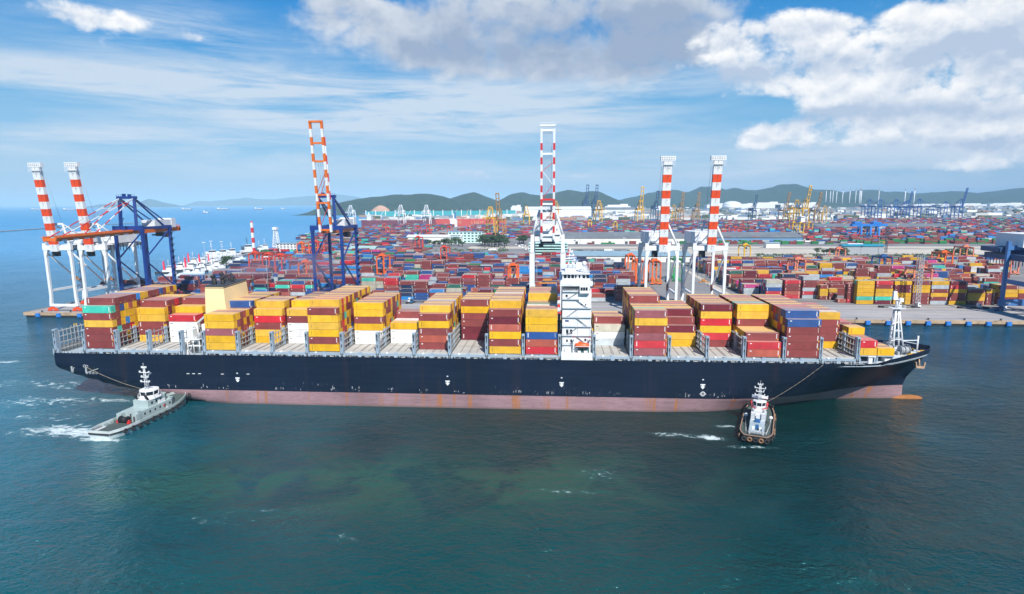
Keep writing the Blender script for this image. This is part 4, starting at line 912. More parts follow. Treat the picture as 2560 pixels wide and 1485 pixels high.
BAYNAME = {1: 'the stack nearest the stern', 2: 'second stack from the stern', 3: 'third stack from the stern, beside the funnel', 5: 'the stack just right of the funnel', 6: 'second stack right of the funnel', 7: 'third stack right of the funnel', 8: 'tall stack below the orange boom',
           9: 'stack after the one below the orange boom', 10: 'the lowest white and yellow stack', 11: 'stack left of the all-red one', 12: 'the all-red stack', 13: 'tall stack second left of the deckhouse', 14: 'the stack touching the left of the deckhouse',
           16: 'the short stack right of the deckhouse', 17: 'second stack right of the deckhouse', 18: 'third stack right of the deckhouse', 19: 'fourth stack right of the deckhouse', 20: 'fifth stack right of the deckhouse', 21: 'the blue-topped stack near the bow', 22: 'the yellow-topped stack just before the bow', 23: 'the short bow stack'}
# bay: [(first row, tiers)], colours of the near face per row from the bottom up, colours of the top layer by row
SB_ = {
 1: ([(0, 6), (1, 7)], {0: 'br br br yel br tea', 1: 'br br tea br br br br', 2: 'nav br br yel yel blu br', 3: 'br yel br lbl yel yel br', 4: 'br br red yel yel orb br', 5: 'br red yel yel yel yel br'}, 'br br br br br br lbl yel yel br br br blu br yel br yel'),
 2: ([(5, 5), (6, 6), (13, 5)], {5: 'yel br br yel yel', 6: 'yel br br br dr br'}, '- - - - - yel br br red br yel yel yel br br yel yel'),
 3: ([(5, 4), (7, 5), (9, 6)], {5: 'wht wht wht red', 7: 'wht br br br yel', 9: 'br br br br yel br'}, '- - - - - red red yel yel br br br yel br br br br'),
 5: ([(0, 5), (6, 6)], {0: 'yel yel mau yel yel', 1: 'yel br yel mau yel', 2: 'br yel br br br', 3: 'br orb orb yel orb', 4: 'yel br br br yel', 6: 'br br yel br br blu'}, 'yel yel br br yel br blu yel yel br br yel yel br yel yel br'),
 6: ([(5, 5), (6, 6), (12, 5)], {5: 'yel yel br red yel', 6: 'yel br br dr br yel'}, '- - - - - yel yel yel br mau yel br br yel br yel br'),
 7: ([(5, 5), (7, 6)], {5: 'wht wht wht br yel', 7: 'wht br br br yel yel'}, '- - - - - yel yel yel yel br br yel br yel br br yel'),
 8: ([(0, 6), (1, 7)], {0: 'yel br yel yel yel br', 1: 'br blu yel orb yel yel yel', 2: 'red br red red br red red', 3: 'blu yel br yel tea yel yel', 4: 'br br yel br yel br red'}, 'br yel red red yel yel br yel br br yel br yel yel br yel yel'),
 9: ([(5, 6)], {5: 'wht wht yel br yel yel', 6: 'br yel br br yel br', 7: 'br br yel yel br yel'}, '- - - - - yel br yel br red yel br br yel br yel br'),
 10: ([(6, 3), (9, 3), (10, 4), (13, 3)], {6: 'wht wht yel', 10: 'wht yel wht br'}, '- - - - - - yel yel wht wht br br br br yel br yel'),
 11: ([(2, 5), (3, 6)], {2: 'br orb br yel br', 3: 'br br br yel br yel'}, '- - br yel br yel yel mau gry yel yel br yel br yel yel br'),
 12: ([(9, 6)], {9: 'dr dr br br yel br'}, '- - - - - - - - - br yel yel br yel br yel yel'),
 13: ([(0, 6), (1, 7)], {0: 'yel br yel orb dr br', 1: 'br yel br br yel br yel', 2: 'br br yel br yel br yel'}, 'br yel yel br yel yel br mau yel wht br yel br br yel yel br'),
 14: ([(0, 6), (9, 7)], {0: 'red orb blu yel yel yel', 9: 'br yel br yel br grn yel'}, 'yel br mau yel wht grn grn br yel yel br yel br red br yel br'),
 16: ([(6, 3), (7, 4), (12, 3)], {6: 'gry wht bei', 7: 'wht br br br'}, '- - - - - - bei br yel br br yel br br yel br yel'),
 17: ([(0, 6), (7, 7)], {0: 'mau red mau br yel mau', 7: 'br dr br br br br br'}, 'mau yel tea yel mau yel br br br yel yel br red br yel br yel'),
 18: ([(6, 3), (7, 4), (8, 5)], {6: 'yel yel dr', 7: 'yel yel br br', 8: 'yel br br br dr'}, '- - - - - - dr br dr yel yel br yel br red br yel'),
 19: ([(6, 6)], {6: 'br red yel red yel dr', 7: 'br red yel br yel br'}, '- - - - - - dr br yel br yel br red yel br br yel'),
 20: ([(0, 2), (1, 3), (6, 6)], {0: 'orb red', 1: 'br br br', 6: 'br red yel br yel yel'}, 'red br yel yel yel yel yel br tea br yel br yel br red br yel'),
 21: ([(0, 5), (1, 6)], {0: 'br br br br blu', 1: 'yel br br yel br blu', 2: 'br yel br br yel blu', 3: 'br br yel red br mau', 4: 'yel br br yel blu br'}, 'blu blu gry yel mau red mau yel br yel br br yel br red br yel'),
 22: ([(6, 5), (11, 5)], {6: 'yel br br br yel'}, '- - - - - - yel wht mau br yel br yel br red br yel')}
for bay, (prof, fronts, tops) in SB_.items():
    tops = tops.split(); Xc = (PX[bay]+PX[bay+1])/2
    for r_ in range(17):
        n = 0
        for a, t in prof:
            if r_ >= a: n = t
        if bay == 22 and r_ > 15: n = 0
        f = fronts.get(r_); f = f.split() if f else None
        for t in range(n):
            if f and t < len(f): c = f[t]
            elif t == n-1: c = tops[r_]
            else: c = pick(rs, SHIPW)
            y = Y0+1.75+RP*r_
            tn = 'top' if t == n-1 else ('bottom' if t == 0 else ORD[t+1])
            rn = 'near row' if r_ == [a for a, _ in prof][0] and prof[0][0] == r_ else ORD[r_+1-prof[0][0]]+' row back'
            CONT.append(['s', Xc+rs.uniform(-.06, .06), y, HZ+.06+TP*t, 12.19, c, '%s container, %s tier, %s, %s' % (CNAME[c], tn, rn, BAYNAME[bay]), 'containers stacked on the ship'])
# the short boxes right before the forecastle
for x, rows in ((119.3, [(0, 'yel red'), (1, 'br red'), (2, 'br br'), (3, 'yel br'), (4, 'br br yel'), (5, 'yel br yel'), (6, 'br yel br'), (7, 'br br'), (8, 'yel nav br'), (9, 'br nav red'), (10, 'br br red'), (11, 'br br red')]),
                (125.7, [(0, 'yel'), (1, 'br'), (2, 'yel'), (3, 'br')])):
    for r_, cs in rows:
        for t, c in enumerate(cs.split()):
            CONT.append(['s', x, 229.9+RP*r_, HZ+.06+TP*t, 6.06, c, 'short %s container, %s tier, %s, %s part of the short bow stack' % (CNAME[c], 'bottom' if t == 0 else ORD[t+1], 'near row' if r_ == 0 else ORD[r_+1]+' row back', 'front' if x > 122 else 'rear'), 'containers stacked on the ship'])
CONT.append(['s', (PX[5]+PX[6])/2+.8, Y0+3.1, DZ+.05, 12.19, 'br', 'brown container sunk below deck level under the yellow stack right of the funnel', 'containers stacked on the ship'])
b = SB()
for x in (119.3, 125.7):
    for dx in (-2.8, 2.8):
        for k in range(5): b.box(x+dx-.25, x+dx+.25, 229+k*4.2, 229.6+k*4.2, DZ, HZ)
    b.box(x-3.1, x+3.1, 228.6, 262 if x < 122 else 242, HZ-.35, HZ)
b.build('container_pedestal', GREYBLUE)
# ---- the yards
NSHIP = len(CONT)
LW = dict(br=.29, orb=.06, dr=.11, red=.06, blu=.16, nav=.09, lbl=.09, tea=.045, grn=.02, bei=.055, gry=.05, pnk=.01, dgn=.02, mau=.08)
RW = dict(br=.38, yel=.17, orb=.05, dr=.08, red=.06, blu=.08, nav=.03, lbl=.03, tea=.03, grn=.01, bei=.06, gry=.07, pnk=.02, wht=.02, dgn=.02, mau=.05)
ry = random.Random(77)
def stack(side, bname, xi, row, x, y, n, L, wts, cols=None, base=None):
    prev = base or pick(ry, wts)
    for t in range(n):
        c = cols[t] if cols and t < len(cols) else (prev if ry.random() < .3 else pick(ry, wts)); prev = c
        tn = 'top' if t == n-1 else ('bottom' if t == 0 else ORD[t+1])
        CONT.append(['y', x+ry.uniform(-.12, .12), y, QZ+.04+2.95*t, L, c, '%s container, %s tier, %s %s, %s, %s' % (CNAME[c], tn, ORD[xi+1], side, row, bname), 'containers stacked in the yard'])
# right-hand front blocks: tall, regular stacks along the apron
FR = [(1911, 1957, 'br red blu gry bei', 486), (1958, 2002, 'red orb br br red', 486), (2003, 2047, 'gry red gry br br gry', 486), (2048, 2070, 'br yel yel br', 480), (2071, 2094, 'br br yel', 480), (2096, 2115, 'orb', 466), (2117, 2140, 'red br br br br', 466),
      (2141, 2185, 'yel tea yel yel yel yel', 461), (2187, 2232, 'dr tea yel yel br red', 461), (2233, 2279, 'yel yel yel dr dr yel', 461), (2280, 2325, 'br br br yel yel br', 461), (2326, 2371, 'gry br yel br gry yel', 461), (2372, 2418, 'yel br br yel red dr', 461), (2419, 2463, 'br yel yel br', 461), (2464, 2490, 'br br br yel', 461), (2500, 2545, 'br br yel yel br', 461), (2546, 2590, 'yel br br yel', 461)]
for k, (a, c_, cols, Y) in enumerate(FR):
    X = (onY(a, 740, Y-1.22).x+onY(c_, 740, Y-1.22).x)/2; L = 6.06 if c_-a < 30 else 12.19
    for r_ in range(5):
        cc = cols.split()
        if r_: ry.shuffle(cc)
        n = len(cc) if r_ < 3 or ry.random() < .6 else max(1, len(cc)-1)
        if L < 8 and r_ > 1: continue
        stack('stack from the road', 'front of right yard', k, 'near row' if r_ == 0 else ORD[r_+1]+' row', X, Y+2.6*r_, n, L, RW, cc[:n])
LANE = ['front block', 'second block', 'third block', 'fourth block', 'fifth block', 'sixth block', 'seventh block', 'eighth block', 'ninth block', 'tenth block', 'eleventh block', 'twelfth block', 'thirteenth block', 'fourteenth block', 'fifteenth block']
def blocks(side, xs, y0, nb, wts, xlim, dens, hmax, first=0):
    for kb in range(nb):
        y = y0+kb*24.2; xl, xr = xlim(y); x = xl; xi = 0
        while x < xr-13:
            if ry.random() < .06: x += 7; continue
            run = ry.choice((1, 2, 2, 3, 3)); hb_ = ry.choices(range(0, hmax+1), dens)[0]; hb_ = min(hb_, 3) if kb >= nb-2 else hb_; bc = pick(ry, wts)
            for q in range(run):
                if x > xr-13: break
                short = ry.random() < .12
                for r_ in range(6):
                    h = max(0, min(hmax, hb_+ry.choice((-1, 0, 0, 0, 1)))) if hb_ else (1 if ry.random() < .12 else 0)
                    if h: stack('slot from the left', side, min(xi, 40), LANE[kb+first] + (', near row' if r_ == 0 else ', '+ORD[r_+1]+' row'), x+(3.03 if short else 6.1), y+2.6*r_, h, 6.06 if short else 12.19, wts, None, bc if ry.random() < .45 else None)
                x += 6.5 if short else 12.75; xi += 1
blocks('left yard', None, 465.5, 14, LW, lambda y: ((-362 if y < 545 else (-338 if y < 640 else (-376 if y < 720 else -330))), 78 if y < 760 else 40), (2, 4, 6, 7, 5, 3), 5)
blocks('right yard', None, 503, 11, RW, lambda y: (156+(y-455)*.03, 330+(y-455)*.75), (1, 3, 6, 7, 6, 4), 5, 1)
# which containers are things of their own (those that show largest); the rest of each kind is one mass
PICKS = {
0, 1, 2, 3, 4, 5, 9, 10, 11, 12, 16, 17, 18, 19, 23, 24, 25, 26, 30, 31, 32, 33, 37, 38, 39, 40, 46, 47, 54, 61, 68, 75, 82, 89, 96, 103, 110, 117, 118, 119, 120, 121, 122, 127, 128, 134, 140, 146,
152, 185, 186, 187, 188, 192, 197, 208, 251, 252, 253, 254, 255, 260, 265, 270, 275, 280, 286, 292, 334, 340, 346, 347, 348, 349, 350, 351, 356, 357, 363, 369, 375, 381, 387, 413, 414, 415, 416, 417,
428, 483, 484, 485, 486, 487, 488, 495, 502, 509, 516, 523, 530, 537, 544, 551, 558, 565, 572, 579, 586, 593, 601, 602, 603, 604, 605, 606, 612, 618, 624, 630, 636, 642, 648, 654, 660, 666, 672, 673,
674, 675, 678, 684, 688, 692, 709, 710, 711, 712, 713, 719, 725, 731, 737, 743, 749, 755, 761, 767, 773, 779, 785, 791, 797, 798, 799, 800, 801, 802, 803, 821, 827, 833, 846, 847, 848, 849, 850, 851,
858, 872, 879, 886, 907, 921, 935, 942, 956, 964, 965, 966, 967, 968, 969, 975, 981, 987, 999, 1005, 1024, 1074, 1075, 1076, 1080, 1084, 1088, 1092, 1096, 1112, 1113, 1114, 1115, 1116, 1117, 1123,
1129, 1135, 1141, 1147, 1153, 1160, 1167, 1174, 1181, 1188, 1195, 1202, 1209, 1223, 1224, 1225, 1226, 1230, 1235, 1240, 1255, 1260, 1276, 1277, 1278, 1279, 1280, 1281, 1287, 1293, 1299, 1305, 1311,
1317, 1323, 1329, 1335, 1341, 1342, 1343, 1346, 1349, 1352, 1355, 1358, 1362, 1363, 1364, 1370, 1376, 1382, 1388, 1394, 1400, 1406, 1412, 1418, 1424, 1425, 1426, 1427, 1428, 1429, 1434, 1435, 1441,
1447, 1453, 1459, 1465, 1471, 1477, 1483, 1489, 1495, 1501, 1507, 1513, 1519, 1525, 1526, 1527, 1528, 1529, 1530, 1535, 1550, 1576, 1577, 1581, 1583, 1586, 1589, 1592, 1597, 1607, 1613, 1614, 1615,
1616, 1636, 1637, 1638, 1639, 1640, 1661, 1662, 1663, 1664, 1665, 1666, 1690, 1691, 1692, 1693, 1698, 1699, 1700, 1704, 1706, 1708, 1709, 1710, 1716, 1717, 1718, 1719, 1720, 1721, 1744, 1745, 1746,
1747, 1748, 1749, 1774, 1775, 1776, 1777, 1778, 1779, 1804, 1805, 1806, 1807, 1808, 1809, 1833, 1834, 1835, 1836, 1837, 1838, 1862, 1863, 1864, 1865, 1866, 1867, 1891, 1892, 1893, 1894, 1910, 1911,
1912, 1913, 1920, 1921, 1922, 1970, 2041, 2059, 2143, 2151, 2152, 2153, 2154, 2179, 2180, 2181, 2186, 2208, 2209, 2210, 2250, 2258, 2300, 2311, 2314, 2315, 2318, 2327, 2328, 2329, 2341, 2353, 2364,
2368, 2379, 2386, 2455, 2504, 2505, 2512, 2519, 2522, 2526, 2607, 2608, 2609, 2618, 2630, 2670, 2674, 2765, 2766, 2767, 2793, 2822, 2823, 2824, 2852, 2853, 2873, 2874, 3034, 3044, 3059, 3180, 3209,
3210, 3267, 3274, 3341, 3354, 3362, 3363, 3383, 3384, 3385, 3386, 3412, 3413, 3414, 3415, 3441, 3460, 3461, 3480, 3516, 3517, 3526, 3542, 3565, 3566, 3567, 3628, 3661, 3769, 3778, 3797, 3814, 3822,
3903, 3931, 3965, 3972, 3973, 4001, 4010, 4118, 4271, 4432, 4437, 4468, 4509, 4604, 4739, 4851, 4897, 5066, 5073, 5214, 5215, 5278, 5377, 5404, 5494, 5495, 5544, 5657, 5832, 5833, 5861, 5938, 6010,
6066, 6291, 6314, 6404, 6580, 6874, 6959, 7123, 7460, 7604, 9109, 9110, 9111, 9124, 9189, 9193, 9200, 9423, 9504, 9524, 9540, 9603, 9645, 9662, 9665, 9666, 9667, 9695, 9696, 9724, 9735, 9761, 9798,
9809, 9812, 9830, 9840, 9933, 9934, 9961, 9965, 9992, 10005, 10023, 10107, 10184, 10199, 10200, 10240, 10241, 10597, 10627, 10671, 10688, 10689, 10719, 10837, 10838, 10843, 10970, 10990, 10991, 11019,
11020, 11048, 11049, 11148, 11158, 11198, 11203, 11304, 11305, 11332, 11333, 11361, 11366, 11389, 11394, 11418, 11519, 11549, 11623, 11656, 11663, 11705, 11890, 12007, 12123, 12223, 12389, 12616,
12644, 13014, 13347}
ind = {}
def place_cont(i):
    wh, x, y, z, L, c, lab, grp = CONT[i]
    k = 'd' if c in ('yel',) else ('p' if c in ('wht', 'gry', 'bei') else ('w' if i % 3 else 'v'))
    nm = 'ship_container' if wh == 's' else 'yard_container'
    src = ind.get(nm)
    if src is None: o = link(nm, CMESH[(L, k)]); ind[nm] = o
    else: o = src.copy(); o.data = CMESH[(L, k)]; COL.objects.link(o)
    o.location = (x, y, z); v = (.92+.16*((i*37 % 17)/17))*(1 if wh == 's' else .8); gm = sum(PAL[c])/3; fd = .10*((i*61 % 23)/23)**2; v *= .96+.1*((i*29 % 13)/13); o.color = (*[(q*(1-fd)+gm*1.25*fd)*v for q in PAL[c]], 1); tag(o, lab, 'container', grp)
MASS = {'s': (MB(), []), 'y': (MB(), [])}
USED = {}
for i, C_ in enumerate(CONT):
    if i in PICKS:
        USED.setdefault(C_[6], []).append(i); place_cont(i)
    else:
        mb, ids = MASS[C_[0]]; mb.hascol = True; v = (.85+.3*((i*53 % 29)/29))*(1 if C_[0] == 's' else .8); mb.col = tuple(q*v for q in PAL[C_[5]]); x, y, z, L = C_[1:5]
        mb.box(x-L/2, x+L/2, y-1.22, y+1.22, z, z+H_, 0, (0,)); ids.append(i)
for k, nm in (('s', 'ship_container_stacks'), ('y', 'yard_container_stacks')):
    if MASS[k][1]: tag(MASS[k][0].build(nm, CA), kind='stuff')
# far terminals: boxes past counting
fb2 = MB(); fb2.hascol = True
def patch(x0, x1, y0, y1, wts, dens=.75, hm=4, cond=None):
    y = y0
    while y < y1:
        for q in range(3):
            x = x0; yy = y+q*5.3
            while x < x1:
                if ry.random() < dens and (cond is None or cond(x, yy)):
                    n = ry.randint(1, hm); L = 12.2
                    for t in range(n):
                        c = PAL[pick(ry, wts)]; v = ry.uniform(.6, .95); fb2.col = tuple(a*v for a in c); fb2.box(x, x+L, yy, yy+4.9, QZ+.05+t*2.9, QZ+.05+t*2.9+2.8, 0, (0, 4))
                x += 13
        y += 26
FW = dict(LW); FW['red'] = .12; FW['lbl'] = .1
patch(-455, -215, 862, 1010, FW, .7, 3); patch(-210, 70, 868, 985, FW, .0, 3); patch(-450, -250, 1030, 1230, FW, .8, 4); patch(-215, -140, 1020, 1090, FW, .0, 3)
patch(-560, -330, 1245, 1930, FW, .8, 4); patch(-255, 20, 1300, 1900, FW, .75, 4); patch(-180, 300, 1085, 1240, FW, .0, 4)
patch(20, 1500, 1150, 1320, FW, .75, 4); patch(-140, 900, 1490, 2250, FW, .7, 4); patch(900, 2300, 1100, 2450, FW, .75, 4, lambda x, y: x > y*.45)
patch(60, 560, 1110, 1140, dict(grn=1, br=.3, gry=.3), .3, 2); patch(560, 800, 1120, 1300, dict(grn=1.2, br=1, yel=.2), .5, 3)
tag(fb2.build('far_container_stacks', CA), kind='stuff')
# the container train on the railway
tr_ = None
a, c = onZ(1868, 661, QZ), onZ(2440, 649, QZ); n = int((c-a).length/13.6); d = (c-a)/n
TRC = 'orb red red br red br orb red blu dgn blu nav blu tea blu blu nav tea yel blu blu nav nav blu br wht blu red wht wht wht wht wht wht nav nav wht wht br mau br red'.split()
for k in range(n):
    root = None
    if tr_ is None:
        tr_ = empty('rail_wagon', (0, 0, 0)); b = MB(); b.box(-6.3, 6.3, -1.3, 1.3, .8, 1.2)
        for x in (-4.6, -3.2, 3.2, 4.6): b.tube((x, -1.1, .45), (x, 1.1, .45), .44, 8)
        b.build('flat_bed', DARK, tr_); o = tr_
    else: o = copy_tree(tr_)
    p_ = a+d*(k+.5); o.location = (p_.x, p_.y, QZ+.05); o.rotation_euler = (0, 0, math.atan2(d.y, d.x)); tag(o, 'flat railway wagon carrying a container, %s along the train' % ORD[min(k+1, 42)], 'wagon', 'wagons of the container train')
    cc = TRC[min(len(TRC)-1, int(k*len(TRC)/n))]
    q = link('train_container', CMESH[(12.19, 'p' if cc == 'wht' else 'v')]); q.color = (*PAL[cc], 1); q.location = (p_.x, p_.y, QZ+1.27); q.rotation_euler = o.rotation_euler
    tag(q, '%s container riding on the train, %s wagon along' % (CNAME[cc], ORD[min(k+1, 42)]), 'container', 'containers on the train')

# ------------------------------------------------------------------ quay cranes
def stripes(b, p, q, w, h, n, m0, m1, end=None):
    """a box beam painted in n bands"""
    p, q = Vector(p), Vector(q)
    for k in range(n): b.bar(p+(q-p)*(k/n), p+(q-p)*((k+1)/n), w, h, (m0 if k % 2 == 0 else m1))
def bogies(root, W, G, m, name='bogie'):
    for x in (-W/2, W/2):
        for y in (0, G):
            b = MB(); b.box(x-3.2, x+3.2, y-.45, y+.45, 1.5, 2.5); b.hexa([(x-1.6, y-.4, 2.5), (x+1.6, y-.4, 2.5), (x+1.6, y+.4, 2.5), (x-1.6, y+.4, 2.5), (x-.6, y-.4, 4), (x+.6, y-.4, 4), (x+.6, y+.4, 4), (x-.6, y+.4, 4)])
            for s_ in (-2.4, 2.4):
                b.hexa([(x+s_-1.9, y-.5, .5), (x+s_+1.9, y-.5, .5), (x+s_+1.9, y+.5, .5), (x+s_-1.9, y+.5, .5), (x+s_-.8, y-.5, 1.7), (x+s_+.8, y-.5, 1.7), (x+s_+.8, y+.5, 1.7), (x+s_-.8, y+.5, 1.7)])
                for w_ in (-1.1, 0, 1.1): b.tube((x+s_+w_, y-.3, .42), (x+s_+w_, y+.3, .42), .42, 10, 1)
            b.build(name, [m, DARK], root)
def spreader(root, x, y, z, hang):
    b = MB(); b.box(x-1.8, x+1.8, y-2, y+2, z-.8, z+.4); 
    for s_ in (-1, 1):
        for t in (-1, 1): b.tube((x+s_*1.5, y+t*1.2, z-.8), (x+s_*1.5, y+t*.9, z-hang), .05, 4)
    b.build('trolley', DARK, root)
    b = MB(); b.box(x-3, x+3, y-.5, y+.5, z-hang-.6, z-hang); b.box(x-3, x-2.6, y-1.2, y+1.2, z-hang-.9, z-hang-.2); b.box(x+2.6, x+3, y-1.2, y+1.2, z-hang-.9, z-hang-.2); b.box(x-.9, x+.9, y-.9, y+.9, z-hang, z-hang+1.4); b.build('spreader', paint('spreader_orange', (.5, .2, .04), .6, .2, 1), root)
def white_crane(X, Y, label, W=18.6, gantry=REDOR):
    """single box boom raised, low apex frame; the local Y axis runs inland, rail gauge 30 m"""
    G, zt = 30.5, 47.6; root = empty('quay_crane', (X, Y, QZ), 0, label, 'crane', 'white quay cranes with raised striped booms')
    for sx in (-1, 1):
        for y in (0, G):
            b = MB(); x = sx*W/2
            b.bar((x*1.06, y, 4), (x*1.0, y, 11), 2.0, 1.7, 0, 1.7, 1.5); b.bar((x, y, 11), (x, y, 40), 1.7, 1.5, 0, 1.7, 1.6); b.hexa([(x-.85, y-.85, 40), (x+.85, y-.85, 40), (x+.85, y+.85, 40), (x-.85, y+.85, 40), (x-(2.3 if sx > 0 else .85), y-.9, zt-2.6), (x+(.85 if sx > 0 else 2.3), y-.9, zt-2.6), (x+(.85 if sx > 0 else 2.3), y+.9, zt-2.6), (x-(2.3 if sx > 0 else .85), y+.9, zt-2.6)]); b.build('leg', WHITE, root)
    b = MB(); b.box(-W/2-1.2, W/2+1.2, -.8, .8, 3.7, 5.4); b.build('sill_beam', WHITE, root)
    b = MB(); b.box(-W/2-1.2, W/2+1.2, G-.8, G+.8, 3.7, 5.4); b.build('sill_beam', WHITE, root)
    for sx in (-1, 1):
        x = sx*W/2; b = MB(); b.box(x-.6, x+.6, .86, G-.86, 14.5, 16.1); b.tube((x, .9, 43), (x, G-.9, 17), .62, 8); b.build('side_brace', WHITE, root)
    b = MB(); b.box(-W/2-1.3, W/2+1.3, -1.1, 1.1, zt-2.6, zt+.5); b.build('portal_beam', WHITE, root); b = MB(); b.box(-W/2-1, W/2+1, G-1, G+1, zt-2.4, zt+.4); b.build('portal_beam', WHITE, root)
    b = MB(); b.box(-2.4, 2.4, 1.15, G+18, zt-2.2, zt+.9); b.box(-4.2, -2.5, 2, G+17, zt+.2, zt+.4); b.box(2.5, 4.2, 2, G+17, zt+.2, zt+.4)
    for k in range(14): b.box(2.9, 3.1, 4+k*3.2, 4.6+k*3.2, zt-4.6-(k % 2), zt+.15, 1)
    b.build('girder', [WHITE, DARK], root)
    ax, ay, az_ = 3.4, 3, 63.5
    b = MB()
    for sx in (-1, 1):
        b.tube((sx*(W/2-.3), 0, zt+.4), (sx*ax, ay, az_), .75, 8, 0, .6); b.tube((sx*ax, ay, az_), (sx*3.2, G-2, zt+.8), .45, 8)
        b.box(sx*W/2-1.1, sx*W/2+1.1, -1, 1, zt+.52, zt+2.2)
    b.box(-ax-.5, ax+.5, ay-.6, ay+.6, az_-.6, az_+.7); b.build('apex_frame', WHITE, root)
    # raised boom
    p, q = Vector((0, -2.2, zt-3.4)), Vector((0, -9.5, 104.5)); b = MB(); D = (q-p); n = 12
    for k in range(n):
        t0, t1 = k/n, (k+1)/n
        m = 0 if k in (0, 11) else (1 if k % 2 else 0); b.bar(p+D*t0, p+D*t1, 5.4, 2.7, m)
    for k in range(n): b.bar(p+D*(k/n+.03)+Vector((0, -1.42, 0)), p+D*((k+1)/n-.004)+Vector((0, -1.42, 0)), .14, .05, 2); b.bar(p+D*(k/n+.06)+Vector((.8, -1.42, 0)), p+D*(k/n+.066)+Vector((.8, -1.42, 0)), .5, .05, 2)
    bm_ = b.build('boom', [WHITE, gantry, DARK], root)
    e = q-D.normalized()*0; b = MB(); b.box(-4.4, 4.4, e.y-1.8, e.y+1.8, 100.4, 100.6)
    for z in (101.4, 102.3): b.bar((-4.4, e.y-1.8, z), (4.4, e.y-1.8, z), .1); b.bar((-4.4, e.y+1.8, z), (4.4, e.y+1.8, z), .1)
    for k in range(9): b.bar((-4.4+k*1.1, e.y-1.8, 99), (-4.4+k*1.1, e.y-1.8, 103), .1)
    b.box(-4.6, 4.6, e.y-1.5, e.y+1.5, 103, 105.8); 
    for k in range(6): b.box(-4.2+k*1.45, -3.2+k*1.45, e.y-1.56, e.y-1.51, 103.5, 104.2, 1); b.box(-4.2+k*1.45, -3.2+k*1.45, e.y-1.56, e.y-1.51, 104.6, 105.3, 1)
    b.build('boom_head', [WHITE, STEEL], bm_)
    b = MB()
    for sx in (-3.6, 3.4): b.tube((sx, ay, az_), (sx*1.02, q.y+1.5, 100), .09, 5)
    b.build('stay_rope', STEEL, root)
    b = MB(); b.box(-9, 6, G-14, G+8, zt+1.2, zt+8.6); b.box(-9.2, 6.2, G-14.2, G+8.2, zt+8.6, zt+9); b.box(-5, -1, G-14.06, G-14.01, zt+4.6, zt+4.9, 1); b.box(1, 2, G-14.06, G-14.01, zt+3, zt+5, 1); b.build('machinery_house', [WHITE, STEEL], root)
    b = MB(); b.box(-6.2, -2.6, 1.4, 5.2, zt-7.4, zt-2.8); b.box(-5, -3, 1.2, 1.38, zt-6, zt-4.4, 1); b.build('operator_cab', [DARK, GLASS], root)
    spreader(root, 0, 13, zt-3, 22)
    b = MB(); b.tube((W/2-1.2, G-3, 16), (W/2-.6, G-3, 16), 2.4, 16); b.build('cable_reel', paint('reel_brown', (.2, .06, .05), .6), root)
    b = MB(); x = -W/2-1.1
    for k in range(6): b.bar((x, G-1.5, 6+k*6.5), (x, G+2, 12.5+k*6.5), .5, .12); b.box(x-.5, x+.4, G-2, G+2.6, 12.4+k*6.5, 12.55+k*6.5)
    b.build('stairway', STEEL, root); bogies(root, W, G, gantry)
    return root
